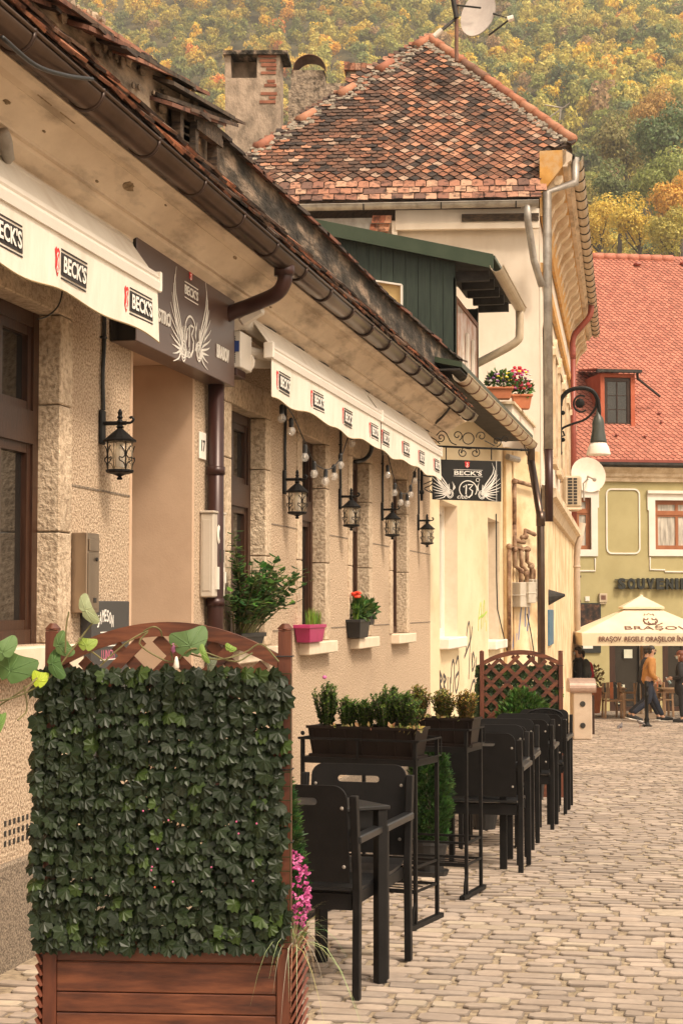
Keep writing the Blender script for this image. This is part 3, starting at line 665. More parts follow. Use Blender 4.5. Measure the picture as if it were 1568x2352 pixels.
# roof underlay
hip=rp(1312,330); apex=rp(985,90); lo=rp(1236,460); li=rp(1246,348); lft=rp(500,462); lt=rp(500,372)
mb=MB(); mb.col=(.06,.04,.03)
mb.prism([lft,lo,li,hip,apex,rp(820,182),rp(640,305)],-rn*.05)
far=TU*21; bk=V(0,0,0)
mb.prism([hip,hip+far,apex+far,apex],V(0,0,-.04)); mb.prism([apex,apex+far,apex+far+V(-4,2,-4),apex+V(-4,2,-4)],V(0,0,-.04))
mb.build('roof_boarding','old_tile',th)
# tiles
UX=E; UYv=(EN+V(0,0,1)).normalized()
def inside(x,y,poly):
    c=False;j=len(poly)-1
    for i in range(len(poly)):
        if (poly[i][1]>y)!=(poly[j][1]>y) and x<(poly[j][0]-poly[i][0])*(y-poly[i][1])/(poly[j][1]-poly[i][1])+poly[i][0]: c=not c
        j=i
    return c
def to_px(p):
    d=p-CAM; k=d.dot(FW); return 784+F*d.dot(RT)/k, 1176-F*d.dot(UP)/k
poly=[(498,470),(1240,466),(1248,350),(1318,332),(985,84),(820,178),(640,302),(498,400)]
mb=MB(); o0=rp(900,462); tw=.19; ex=.18
v=0;r_=0
while v<6.2:
    low = v<.55
    eh=.19 if low else ex*.62
    u=-4+(tw/2 if r_%2 else 0)
    while u<4:
        c=o0+UX*(u+tw/2)+UYv*(v+eh*.5); px,py=to_px(c)
        if inside(px,py,poly):
            dark=noise.noise(c*.9)*.5+.5; rnd=R.random()
            if low: col=R.choice([(.40,.20,.13),(.35,.16,.10),(.46,.27,.18),(.24,.11,.075),(.15,.08,.06)])
            else:
                pd=.25+.9*dark
                if px<880 and 200<py<400: pd+=.45
                if rnd<pd*.68: col=R.choice([(.05,.034,.028),(.085,.05,.036),(.14,.07,.045),(.19,.085,.05)])
                else: col=R.choice([(.36,.155,.085),(.29,.12,.07),(.42,.21,.13),(.24,.105,.065),(.21,.115,.08),(.38,.26,.19)])
            mb.col=col; wv=tw*.47; lift=R.uniform(.032,.048); a=o0+UX*(u+tw/2)+UYv*v
            if low: L2=[(-wv,R.uniform(-.02,.02)),(wv,R.uniform(-.02,.02)),(wv,eh*1.25),(-wv,eh*1.25)]
            elif px<880 and 215<py<400: L2=[(-wv,.03),(-wv*.6,.0),(wv*.6,.0),(wv,.03),(wv,eh*1.6),(-wv,eh*1.6)]
            else: L2=[(-wv,.098),(0,-.006),(wv,.098),(wv,eh*2.3),(-wv,eh*2.3)]
            t2=R.uniform(-.006,.006); L2=[(p+t2,q+R.uniform(-.004,.004)) for p,q in L2]
            top=[a+UX*p+UYv*q+rn*(.004+lift*(1.2-q/(eh*2.3))) for p,q in L2]; n=len(top)
            bot=[p-rn*.026 for p in top]
            mb.edge=(.05,.03,.022); mb.add(top+bot,[tuple(range(n))]+[((i+1)%n,i,i+n,(i+1)%n+n) for i in range(n)])
        u+=tw
    v+=eh; r_+=1
mb.build('roof_tiles','old_tile',th)
# ridge tiles and mortar
for nm,pa,pb in (('hip_right',(985,90),(1312,322)),('hip_left',(985,90),(560,362))):
    A=rp(*pa);B=rp(*pb); L_=(B-A).length; d=(B-A).normalized(); n=int(L_/.36)
    mo=MB(); mm=MB(); s=-1 if nm=='hip_left' else 1
    sidev=d.cross(rn).normalized()
    if sidev.z>0: sidev=-sidev
    for i in range(n):
        if nm=='hip_left' and i%3!=0: pass
        else:
            a=A+d*(L_*i/n)+rn*.03; b=A+d*(L_*(i+1)/n+.04)+rn*.03; mo.col=R.choice([(.38,.15,.08),(.32,.12,.07),(.42,.19,.11),(.22,.11,.07)])
            mo.tube([a,b],[.075,.10],10)
        for k in range(14):
            p=A+d*(L_*(i+R.random())/n)+sidev*R.uniform(-.08 if nm=='hip_left' else .06,.22)+rn*.01; mm.ball(p,R.uniform(.045,.08),6,(1,1,.7))
    mo.build('ridge_tiles','clean_tile',th,smooth=True); mm.build('ridge_mortar',mat('mortar_grey',[(.16,.13,.10),(.40,.34,.27)],scale=12,rough=1,bump=.8,bscale=25,detail=8),th)
# front gutter
ga=rp(500,470)-EN*.09; gb=rp(1236,470)-EN*.09; z=8.12; ga.z=gb.z=to_px and rp(900,468).z-.03
gg=gutter(th,ga,gb,.085,'zinc',nseg=8,out=-EN)
for t in (.22,.46,.70,.93):
    p=ga.lerp(gb,t); mb=MB(); mb.tube([p-EN*math.cos(a)*.09-V(0,0,1)*math.sin(a)*.09 for a in [math.pi*k/8 for k in range(9)]],.012,5); mb.build('gutter_bracket','dark_soffit',gg)
mb=MB(); p=gb-E*.18; t1=fw(1225,600)-EN*.1; t2=fw(1243,660)-EN*.12
mb.tube([p,V(p.x,p.y,p.z-.3),t1,t2],.06,10); mb.build('downpipe','zinc',th,smooth=True)
mb=MB(); q1=fw(1060,486);q2=fw(1236,486); mb.prism([V(q1.x,q1.y,7.98)-EN*.12,V(q2.x,q2.y,7.98)-EN*.12,V(q2.x,q2.y,8.1)-EN*.12,V(q1.x,q1.y,8.1)-EN*.12],EN*.1); mb.build('eave_board','old_wood',th)
# side: facade direction TU, out TN
def T(s,n,z): return V(TP1.x,TP1.y,0)+TU*s+TN*n+V(0,0,z)
TL=19.3
mb=MB(); mb.sweep([TN*0+V(0,0,8.1),TN*.06+V(0,0,8.1),TN*.12+V(0,0,8.35),TN*.12+V(0,0,8.45),V(0,0,8.45)],T(.0,0,0),T(TL,0,0))
mb.sweep([TN*.0+V(0,0,8.45),TN*.40+V(0,0,8.95),TN*.44+V(0,0,9.0),TN*.44+V(0,0,9.2),V(0,0,9.2)],T(.0,0,0),T(TL,0,0))
mb.build('cornice_soffit','ochre_plaster',th)
mb=MB(); mb.sweep([TN*.38+V(0,0,8.92),TN*.46+V(0,0,8.92),TN*.46+V(0,0,8.98),TN*.52+V(0,0,9.02),TN*.54+V(0,0,9.12),TN*.38+V(0,0,9.22)],T(0,0,0),T(TL,0,0))
mb.build('cornice_moulding','cornice_plaster',th)
s=.12
while s<TL-.1:
    mb=MB(); mb.sweep([V(0,0,0)+TN*0+V(0,0,8.14),TN*.07+V(0,0,8.16),TN*.11+V(0,0,8.30),TN*.20+V(0,0,8.52),TN*.34+V(0,0,8.64),TN*.38+V(0,0,8.72),TN*.38+V(0,0,8.80),V(0,0,8.80)],T(s,0,0),T(s+.34,0,0))
    for c,r in (((.27,8.68),.045),((.14,8.48),.04),((.08,8.30),.035)): mb.tube([T(s-.01,c[0],c[1]),T(s+.35,c[0],c[1])],r,7)
    mb.build('cornice_bracket','trim_cream',th); s+=1.0
mb=MB(); mb.box((0,0,0),(0,0,0)) if 0 else None
mb.sweep([V(0,0,0)+V(0,0,7.15),TN*.07+V(0,0,7.17),TN*.09+V(0,0,7.3),V(0,0,7.32)],T(0,0,0),T(TL,0,0)); mb.build('string_course','ochre_plaster',th)
mb=MB(); mb.sweep([V(0,0,3.2),TN*.10+V(0,0,3.22),TN*.16+V(0,0,3.38),TN*.24+V(0,0,3.42),TN*.24+V(0,0,3.55),V(0,0,3.62)],T(.1,0,0),T(TL,0,0)); mb.build('string_course','trim_cream',th)
mb=MB(); mb.sweep([V(0,0,zb),TN*.03+V(0,0,zb),TN*.03+V(0,0,3.2),V(0,0,3.2)],T(0,0,0),T(TL,0,0)); mb.build('ground_floor_wall','worn_plaster',th)
for i in range(7):
    s=1.2+i*2.6; 
    mb=MB()
    mb.prism([T(s,.004,4.4),T(s+.16,.004,4.4),T(s+.16,.004,6.3),T(s,.004,6.3)],TN*.09); mb.prism([T(s+1.1,.004,4.4),T(s+1.26,.004,4.4),T(s+1.26,.004,6.3),T(s+1.1,.004,6.3)],TN*.09)
    mb.prism([T(s-.1,.004,6.3),T(s+1.36,.004,6.3),T(s+1.36,.004,6.42),T(s+.63,.004,6.7),T(s-.1,.004,6.42)],TN*.11); mb.prism([T(s-.08,.004,4.25),T(s+1.34,.004,4.25),T(s+1.34,.004,4.39),T(s-.08,.004,4.39)],TN*.10)
    o=mb.build('window_surround','trim_cream',th)
    window(th,T(s+.17,.03,4.4),TU,(0,0,1),TN,.92,1.9,'brown_wood','dark_glass',dep=.03,transom=(1.3,1.38),name='upper_window')
# side gutter, brackets, pipes
ga=T(.2,.60,9.12); gb=T(TL+.1,.62,9.12)
gg=gutter(th,ga,gb,.105,'beige_metal',nseg=8,out=TN)
mb=MB(); mb.prism([T(.1,.40,9.24),T(TL,.40,9.24),T(TL,.58,9.10),T(.1,.58,9.10)],V(0,0,.03)); mb.build('eave_flashing','dark_soffit',th)
for i in range(26):
    p=ga.lerp(gb,(i+.8)/26.5); mb=MB(); mb.tube([p+TN*math.cos(a)*.115-V(0,0,1)*math.sin(a)*.115 for a in [math.pi*k/8 for k in range(9)]],.010,4); mb.build('gutter_bracket','dark_soffit',gg)
mb=MB(); p=ga+TU*.05-TN*.02; c=T(.02,.12,0)
mb.tube([p,p-V(0,0,.42),V(c.x,c.y,p.z-.62),V(c.x,c.y,4.2)],.075,12); mb.build('downpipe','zinc',th,smooth=True)
mb=MB(); mb.tube([V(c.x,c.y,4.2),V(c.x,c.y,3.0)],.068,12)
mb.build('downpipe','maroon_metal',th,smooth=True)
s=14.2; mb=MB(); mb.tube([T(s,.6,9.05),T(s,.55,8.75),T(s,.3,8.45),T(s,.14,8.2),T(s,.14,7.7)],.075,10,smooth=4); mb.tube([T(s,.14,8.0),T(s,.14,3.6)],.07,10); mb.build('downpipe','red_pipe',th,smooth=True)
s=16.4; mb=MB(); mb.tube([T(s,.30,3.75),T(s,.16,3.1),T(s,.14,2.9),T(s,.14,G(TP1.y+s))],.085,10)
for z in (2.6,.9,-.1,-.6): mb.tube([T(s,.14,z),T(s,.14,z+.05)],.1,10)
mb.build('downpipe','concrete',th,smooth=True)
for b in range(5):
    pass
# ================================================================ REAR CHIMNEYS
rh=thing('rear_house','house behind the low roof, only its weathered plaster chimneys showing','house',atD(600,1500,27))
def blockpx(mb,x0,x1,y0,y1,D,dep): # box facing the viewer along E
    a=atD(x0,y1,D);b=atD(x1,y1,D);t=atD(x0,y0,D).z; a.z=b.z=a.z
    n=EN*dep; mb.prism([a,b,V(b.x,b.y,t),V(a.x,a.y,t)],n)
mb=MB(); blockpx(mb,516,643,178,420,31.5,.6); blockpx(mb,516,530,120,178,31.5,.6); blockpx(mb,590,643,120,178,31.5,.6); blockpx(mb,530,590,120,178,31.9,.15)
co=mb.build('chimney','chimney_plaster',rh)
mb=MB(); blockpx(mb,512,660,114,123,31.42,.8); mb.build('chimney_cap','cement_black',co)
mb=MB()
for i in range(12):
    if i in (5,8): continue
    mb.col=(1,1,1); y=125+i*9.5; x=606+R.uniform(-12,12) if i>2 else 592+R.uniform(0,8); blockpx(mb,x,636-R.uniform(0,6),y,y+6.5+R.uniform(-1,1),31.485,.06)
mb.build('chimney_brickwork','brick_red',co)
mb=MB(); blockpx(mb,662,760,205,400,34,.6); blockpx(mb,668,745,160,205,34.02,.5); blockpx(mb,712,800,190,400,35.2,.5); c2=mb.build('chimney','old_mortar',rh)
mb=MB(); c=atD(710,162,33.9); r=.33; pts=[c+E*math.cos(a)*r+V(0,0,1)*math.sin(a)*r*1.0 for a in [math.pi*k/12 for k in range(13)]]
for a,b in zip(pts,pts[1:]): mb.prism([a,b,b+EN*.6,a+EN*.6],V(0,0,.012))
mb.build('chimney_cowl','rusty',c2)
mb=MB(); blockpx(mb,795,880,158,400,36.5,.6); c3=mb.build('chimney','old_mortar',rh)
mb=MB()
for i in range(7):
    mb.col=R.choice([(.45,.25,.17),(.36,.16,.1)]); blockpx(mb,790+i*13,802+i*13,143+R.uniform(-3,3),159,36.4,.7)
mb.build('chimney_tiles','old_tile',c3)
# ================================================================ AWNINGS
def crest(mb,O,U,Wv,w,h):     # small red shield badge with a light key
    pts=[(0,.9),(.25,1),(.5,.93),(.75,1),(1,.9),(.86,.6),(.95,.3),(.5,0),(.05,.3),(.14,.6)]
    mb.m=1; mb.prism([O+U*x*w+Wv*y*h for x,y in pts],U.cross(Wv)*.002)
    mb.m=2; q=O+U.cross(Wv)*.0022; mb.ribbon([(.62*w,.82*h),(.42*w,.74*h),(.62*w,.6*h),(.5*w,.3*h)],w*.13,q,U,Wv,.001)
    mb.ribbon([(.5*w+.15*w*math.cos(a),.24*h+.1*h*math.sin(a)) for a in [6.28*k/8 for k in range(8)]],w*.09,q,U,Wv,.001,close=True)
def beer_logo(mb,O,U,Wv,w,h,dark=True):
    O=Vector(O);U=Vector(U);Wv=Vector(Wv);N=U.cross(Wv)
    crest(mb,O+Wv*h*.02,U,Wv,w*.14,h*.92)
    a=O+U*w*.19; ww=w*.81
    mb.m=0; mb.prism([a+Wv*h*.14,a+U*ww+Wv*h*.14,a+U*ww+Wv*h*.86,a+Wv*h*.86],N*.0015)
    for z in (.02,.93): mb.prism([a+Wv*h*z,a+U*ww+Wv*h*z,a+U*ww+Wv*h*(z+.05),a+Wv*h*(z+.05)],N*.0015)
    mb.m=2; mb.text("BECK'S",a+U*ww*.06+Wv*h*.24+N*.006,U,Wv,ww*.88,h*.54,.001,.025)
XV=-2.72
def awning(label,y0,y1,logos,flap=0):
    t=thing('awning',label,'awning',(XV,y0,2.98),'cream awnings over the windows')
    zb,zv,zbar=2.975,3.24,3.30
    n=int((y1-y0)*14); mb=MB(); vs=[];fs=[]
    wv=lambda y,k: XV+.010*math.sin(y*3.1)*k+.003*math.sin(y*9+1)*k
    for i in range(n+1):
        y=y0+(y1-y0)*i/n
        for k in range(5):
            f=k/4; vs.append(V(wv(y,1-f),y,zb+(zv-zb)*f+(.012*math.sin(y*6.3)+.008*math.sin(y*2.7) if k==0 else 0)))
    for i in range(n):
        for k in range(4): a=i*5+k; fs.append((a,a+5,a+6,a+1))
    mb.add(vs+[v+V(-.003,0,0) for v in vs],fs+[tuple(q+len(vs) for q in f[::-1]) for f in fs])
    vo=mb.build('valance','awning_cloth',t,smooth=True)
    mb=MB(); 
    for i in range(n): mb.tube([vs[i*5]+V(.001,0,0),vs[i*5+5]+V(.001,0,0)],.004,4,cap=False)
    mb.build('valance_trim',mat('trim_gold',[(.35,.26,.14),(.42,.32,.18)]),vo)
    for yc in logos:
        mb=MB(); beer_logo(mb,V(0,yc-.21,3.035),V(0,1,0),V(0,0,1),.42,.14)
        f=lambda v:(v.z-zb)/(zv-zb)
        mb.v=[V(v.x+wv(v.y,1-f(v))+.0015,v.y,v.z) for v in mb.v]
        mb.build('printed_logo',['print_black','print_red','print_white'],vo)
    mb=MB(); pr=[(-.045,zv-.01),(.012,zv-.01),(.018,zv+.03),(.006,zv+.05),(.012,zbar-.0),(-.005,zbar+.03),(-.045,zbar+.03)]
    mb.sweep([V(XV+x,0,z) for x,z in pr],(0,y0,0),(0,y1,0)); mb.build('front_bar','white_metal',t)
    mb=MB(); mb.box((XV-.05,y0-.02,zv-.015),(XV+.022,y0,zbar+.035)); mb.box((XV-.05,y1,zv-.015),(XV+.022,y1+.02,zbar+.035)); mb.build('end_cap','white_metal',t,bevel=.008)
    mb=MB(); XR=-2.90; zr=3.47
    mb.prism([V(XV-.02,y0+.03,zbar+.02),V(XV-.02,y1-.03,zbar+.02),V(XR+.02,y1-.03,zr+.045),V(XR+.02,y0+.03,zr+.045)],(0,0,.006)); mb.build('fabric','awning_cloth',t)
    mb=MB(); mb.tube([V(XR,y0-.02,zr),V(XR,y1,zr)],.05,12); mb.tube([V(XR,y0-.06,zr),V(XR,y0-.02,zr)],.058,14); mb.build('roller','white_metal',t,smooth=True)
    mb=MB(); q=V(XR,y0-.05,zr); mb.bar(V(W,y0-.07,3.42),q,.05,.09); mb.lathe(V(-2.90,y0-.03,3.20),[(.07,0),(.075,.01),(.07,.02)],14,(0,1,0))
    mb.bar(V(-2.93,y0+.02,3.20),V(-2.76,y0+.35,3.24),.05,.06); mb.tube([V(-2.93,y0,3.29),V(-2.78,y0+.2,3.27)],.035,10)
    mb.build('folding_arm','white_metal',t)
    for i in range(7):
        a=2*math.pi*i/7; 
    return t
awning('cream awning at the near end, hanging partly in front of the brown box sign',6.0,YX(358,XV),[YX(-5,XV),YX(158,XV),YX(313,XV)])
awning('long cream awning between the brown downpipe and its twin, string lights dangling under it',YX(622,XV),YX(874,XV),[YX(q,XV) for q in (650,727,798,857)])
awning('cream awning farthest down the street, ending by the black hanging sign',YX(876,XV),YX(1012,XV),[YX(q,XV) for q in (885,931,968,1002)])
# ================================================================ BOX SIGN over the door
def wing(mb,O,U,Wv,w,h,mir,N_=11):   # fan of engraved feathers
    f=(lambda x: w-x) if mir else (lambda x:x)
    base=(w*.62,h*.12)
    for k in range(N_):
        t=k/(N_-1); a=math.radians(112+t*88); ln=h*(.95-.35*t); 
        p=[]
        for j in range(7):
            s=j/6; aa=a+ .55*(1-s)*(1 if k%2 else .8)
            p.append((base[0]+math.cos(a+.35*math.sin(s*3))*ln*s*.85+w*.05*math.sin(s*6+k),base[1]+math.sin(a)*ln*s+h*.22*(1-t)*s))
        mb.ribbon([(f(x),y) for x,y in p],[w*.030,w*.045,w*.05,w*.045,w*.035,w*.022,w*.008],O,U,Wv,.002)
    for k in range(9):
        t=k/8; a=math.radians(100+t*120); p=[(base[0]+math.cos(a)*h*.1*s+ w*.02*k*.3,base[1]+h*.06+math.sin(a)*h*.22*s) for s in (0,.4,.8,1.3)]
        mb.ribbon([(f(x),y) for x,y in p],w*.02,O,U,Wv,.0025)
    for r in (.16,.11):
        mb.ribbon([(f(base[0]+w*.0+math.cos(a)*w*r),base[1]+math.sin(a)*h*r*.9) for a in [2*math.pi*q/12 for q in range(12)]],w*.03,O,U,Wv,.003,close=True)
    for k in range(3):
        p=[(base[0]+w*.15+w*.06*k*s,base[1]+h*.12+h*(.30-.06*k)*s) for s in (0,.5,1)]; p=[(x+w*.04*math.sin(i*2),y) for i,(x,y) in enumerate(p)]
        mb.ribbon([(f(x),y) for x,y in p],[w*.03,w*.03,w*.01],O,U,Wv,.002)
def club_mark(mb,O,U,Wv,r):
    pts=[(math.cos(a)*r,math.sin(a)*r) for a in [math.radians(235-270*k/22) for k in range(23)]]
    mb.ribbon(pts,r*.10,O,U,Wv,.002)
    mb.ribbon([(-r*.55,r*.25),(-r*.2,r*.55),(-r*.25,-r*.55)],r*.14,O,U,Wv,.0022)
    mb.ribbon([(-.02*r,r*.55),(r*.55,r*.55),(r*.15,r*.1),(r*.5,-r*.15),(r*.42,-r*.6),(r*.05,-r*.95)],r*.14,O,U,Wv,.0024)
    mb.text('club',O+U*(-r*1.25)+Wv*(-r*1.08),U,Wv,r*1.25,r*.5,.002,.0,shear=.35)
XS=-2.88; sy0=YX(310,XS); sy1=YX(537,XS)
bs=thing('box_sign','brown box sign with winged emblem above the open doorway','sign',(XS,sy0,3.0))
mb=MB(); mb.box((W+.004,sy0,3.0),(XS,sy1,3.56)); mb.build('sign_box','sign_brown',bs,bevel=.004)
mb=MB(); mb.box((W+.006,sy0-.006,3.003),(XS-.004,sy0-.001,3.557)); mb.tube([V(-2.98,sy0-.012,3.28),V(-2.98,sy0-.004,3.28)],.01,8); mb.build('end_panel','sign_black',bs)
mb=MB(); U=V(0,1,0);Z=V(0,0,1); x=XS+.002; sc_=(sy1-sy0)
cyy=YX(434,XS)
mb.m=0
mb.m=2; 
def yz(px,py): p=atX(px,py,XS); return p.y,p.z
a=yz(398,815);b=yz(424,655); wing(mb,V(x,YX(397,XS),a[1]+.0),U,Z,YX(430,XS)-YX(397,XS),.42,False)
wing(mb,V(x,YX(440,XS),3.06),U,Z,YX(474,XS)-YX(440,XS),.40,True)
club_mark(mb,V(x,cyy,3.17),U,Z,.12)
mb.text("BECK'S",V(x,YX(420,XS),3.405),U,Z,YX(451,XS)-YX(420,XS),.055,.003,.02)
for z in (3.385,3.475): mb.ribbon([(0,0),(YX(451,XS)-YX(420,XS),0)],.006,V(x,YX(420,XS),z),U,Z,.002)
mb.text("CAFE BISTRO",V(x,YX(322,XS)-.05,3.16),U,Z,YX(384,XS)-YX(322,XS)+.07,.075,.006,.03)
mb.text("BRASOV",V(x,YX(494,XS),3.13),U,Z,YX(522,XS)-YX(494,XS),.085,.006,.03)
crest(mb,V(x,YX(430,XS),3.50-.0),U,Z,.07,.05)
mb.build('sign_lettering',['print_black','print_red','print_white'],bs)
# ================================================================ HANGING SIGN
DS=19.55
hs_=thing('hanging_sign','black rectangular sign with white winged emblem hanging from scrolled iron bracket','sign',atD(1075,1150,DS))
MH=frame(atD(992,1147,DS),atD(1150,1152,DS)-atD(992,1147,DS),(0,0,1))
wS=(atD(1152,1152,DS)-atD(993,1147,DS)).length; hS=.455
mb=MB(MH); mb.box((0,-.0,0),(wS,.03,hS)); mb.build('sign_board','sign_black',hs_,bevel=.003)
mb=MB(); U=(MH.to_3x3()@V(1,0,0)); O=MH@V(0,-.003,0); NN=U.cross(Z)
mb.m=2; wing(mb,O+U*.05+Z*.03,U,Z,.24,.33,False); wing(mb,O+U*(wS-.31)+Z*.03,U,Z,.24,.33,True)
club_mark(mb,O+U*(wS*.52)+Z*.125,U,Z,.098)
mb.text("BECK'S",O+U*wS*.32+Z*.285,U,Z,wS*.40,.05,.002,.02)
for z in (.272,.346): mb.ribbon([(0,0),(wS*.42,0)],.004,O+U*wS*.31+Z*z,U,Z,.002)
mb.ribbon([(math.cos(a)*.02,math.sin(a)*.02) for a in [6.28*k/10 for k in range(10)]],.005,O+U*wS*.66+Z*.235,U,Z,.002,close=True)
crest(mb,O+U*wS*.47+Z*.365,U,Z,.06,.075)
mb.m=2; mb.ribbon([(0,0),(0,.47)],.004,O+U*wS*.93-Z*.01,U,Z,.004)
mb.build('sign_artwork',['print_black','print_red','print_white'],hs_)
mb=MB(); fD=lambda x,y: atD(x,y,DS)
mb.bar(fD(985,1024),fD(1215,1034),.02,.022)
mb.tube([fD(1195,1033),fD(1217,1034)],[.016,.006],8); mb.tube([fD(1203,1022),fD(1210,1046)],.006,5)
for x in (1024,1128): mb.bar(fD(x,1027),fD(x,1056),.012,.012)
def scroll(cx,cy,r,a0,turns,sgn=1,n=16): return [fD(cx+r*(1-.75*k/n)*math.cos(a0+sgn*turns*2*math.pi*k/n),cy-r*(1-.75*k/n)*math.sin(a0+sgn*turns*2*math.pi*k/n)) for k in range(n+1)]
for s in (scroll(1063,1040,11,2.2,1.2,1),scroll(1091,1040,11,.9,1.2,-1),scroll(1012,1005,10,4,1.2,1),scroll(1050,1000,12,-1.2,1.2,1),scroll(1105,1002,12,3.4,1.2,-1),scroll(1140,1014,12,-1.5,1.1,1),scroll(1160,1010,10,3.6,1.0,-1)):
    mb.tube(s,.006,5)
mb.tube([fD(1075+13*math.cos(a),1007-13*math.sin(a)) for a in [6.29*k/16 for k in range(17)]],.006,5)
mb.tube([fD(1058,1040),fD(1063,1029),fD(1077,1031),fD(1091,1029),fD(1096,1040)],.006,5,smooth=4)
mb.tube([fD(1002,1000),fD(1012,990),fD(1024,995),fD(1035,1015),fD(1048,1022)],.006,5,smooth=4); mb.tube([fD(1112,1012),fD(1125,1018),fD(1135,1024)],.006,5)
mb.tube([fD(985,1002),fD(1000,1010),fD(1010,1020)],.006,5)
mb.build('iron_bracket','black_iron',hs_)
wb=thing('iron_wall_bracket','small black iron bracket with scrolls on wall left of hanging sign','bracket',atX(968,1150,W))
mb=MB(); q=atX(968,1080,W+.03); q2=atX(968,1150,W+.03); mb.bar(q,q2,.03,.02); mb.bar(V(W+.03,q.y,ZX(968,1094,W)),fD(990,1095),.014,.014)
mb.tube([V(W+.05,q.y,ZX(968,1115,W)),V(W+.16,q.y,ZX(968,1107,W)),V(W+.13,q.y,ZX(968,1118,W)),V(W+.06,q.y,ZX(968,1125,W)),V(W+.15,q.y,ZX(968,1135,W)),V(W+.12,q.y,ZX(968,1128,W))],.006,5,smooth=4); mb.ball(V(W+.03,q.y,ZX(968,1133,W)),.03,7)
mb.build('bracket_bars','black_iron',wb)
# ================================================================ LANTERNS (local: wall at x=0, out = +x)
lt=thing('wall_lantern','','lantern')
mb=MB(); mb.box((0,-.035,-.09),(.018,.035,.09)); mb.build('back_plate','black_iron',lt,bevel=.006)
mb=MB(); mb.tube([(.01,0,.02),(.14,0,.02)],.011,8); mb.tube([(.14,0,.02),(.165,0,.022),(.178,0,.038),(.168,0,.05),(.158,0,.045)],.007,6,smooth=3)
mb.lathe((.105,0,-.01),[(.012,0),(.022,.01),(.012,.02),(.020,.035),(.010,.05),(.016,.06),(.010,.07),(.013,.085),(.006,.10),(.001,.105)],8); mb.build('arm','black_iron',lt)
mb=MB(); c=V(.105,0,0); mb.lathe(c,[(.086,-.078),(.088,-.070),(.075,-.062),(.045,-.035),(.018,-.012),(.014,-.008)],12); mb.build('cap','black_iron',lt)
mb=MB(); mb.lathe(c,[(.066,-.225),(.069,-.078)],16); mb.build('glass','lantern_glass',lt,smooth=True)
mb=MB(); mb.lathe(c,[(.024,-.21),(.026,-.14),(.02,-.10),(.018,-.08)],8); mb.build('bulb','white_pvc',lt)
mb=MB(); mb.lathe(c,[(.012,-.275),(.016,-.268),(.008,-.258),(.03,-.248),(.066,-.24),(.074,-.232),(.074,-.224),(.06,-.222)],12)
for k in range(4):
    a=2*math.pi*(k+.5)/4; d=V(math.cos(a),math.sin(a),0); t=V(-math.sin(a),math.cos(a),0)
    mb.bar(c+d*.070+V(0,0,-.226),c+d*.070+V(0,0,-.078),.005,.005)
    for sg in (-1,1):
        mb.tube([c+d*.069+t*sg*.032+V(0,0,-.10),c+d*.070+t*sg*.012+V(0,0,-.122),c+d*.070+t*sg*.004+V(0,0,-.15),c+d*.070+t*sg*.02+V(0,0,-.165),c+d*.067+t*sg*.034+V(0,0,-.16),c+d*.068+t*sg*.034+V(0,0,-.178),c+d*.070+t*sg*.012+V(0,0,-.19),c+d*.070+V(0,0,-.222)],.0032,4,smooth=2)
mb.build('cage','black_iron',lt)
first=True
for px,py,lab in ((231,1012,'black lantern left of the doorway, between window and metal letterbox'),(651,1152,'black lantern right of downpipe window, first under the string lights'),(779,1180,'black lantern on pier between the magenta pot window and the geranium window'),(876,1205,'black lantern on pier between the geranium window and last narrow window'),(959,1226,'black lantern farthest along the wall, nearest the hanging sign')):
    o=lt if first else copy_tree(lt); first=False
    p=atX(px,py,W+.003); p.z=2.53; o.location=p; tag(o,lab,'lantern','black lanterns along the facade')
    y=p.y; zt_=3.36
    mb=MB(); mb.tube([V(W+.014,y+.01,2.62),V(W+.016,y-.01,2.8),V(W+.014,y+.015,3.0),V(W+.016,y,3.2),V(W+.014,y-.01,zt_)],.011,6,smooth=5); mb.box((W+.001,y-.02,3.0-.004),(W+.028,y+.025,3.006))
    cb=mb.build('power_cable','black_plastic',loc=V(W,y,2.62),smooth=False); tag(cb,'black corrugated conduit running up from the '+lab.replace('black lantern ','lantern '),'cable','conduits above the lanterns')
    if len(cb['label'].split())>16: cb['label']=' '.join(cb['label'].split()[:0]+['black','conduit','above','the']+lab.split()[1:12])
# ================================================================ STRING LIGHTS
def festoon(label,pts,bulbs,X=-2.80):
    t=thing('string_lights',label,'string lights',atX(*pts[0],X))
    P=[atX(x,y,X) for x,y in pts]; mb=MB(); mb.tube(P,.005,5,smooth=4); mb.build('light_cable','black_plastic',t)
    for (x,y,ang) in bulbs:
        c=atX(x,y,X); d=V(0,math.sin(ang),math.cos(ang)); mb=MB(); mb.lathe(c,[(.012,.022),(.017,.024),(.018,.075),(.012,.085),(.004,.09)],8,d); s=mb.build('socket','black_plastic',t)
        mb=MB(); mb.lathe(c,[(.001,-.040),(.018,-.036),(.029,-.018),(.031,-.004),(.026,.010),(.016,.022),(.012,.028)],10,d); mb.build('glass_bulb','clear_glass',s,smooth=True)
        mb=MB(); mb.tube([c+d*.02,c+V(0,.008,-.005),c-d*.012,c+V(0,-.008,-.002),c+d*.02],.0022,4); mb.build('filament','white_metal',s)
festoon('festoon of clear bulbs sagging in a deep V under the longer far awning',[(640,915),(660,935),(678,965),(702,1020),(722,1062),(748,1078),(768,1070),(785,1045),(797,1010),(808,985),(830,965)],
 [(647,958,0),(669,988,-.15),(700,1048,.1),(721,1086,0),(747,1103,.25),(767,1092,-.1),(782,1066,-.1),(808,1016,0)])
festoon('festoon of clear bulbs sagging beneath the awning farthest along the wall',[(875,1005),(884,1018),(893,1055),(905,1100),(920,1130),(934,1133),(943,1118),(951,1085),(965,1060)],
 [(883,1036,0),(890,1089,0),(906,1130,.1),(920,1152,0),(935,1155,0),(943,1134,-.2),(952,1102,-.1)])
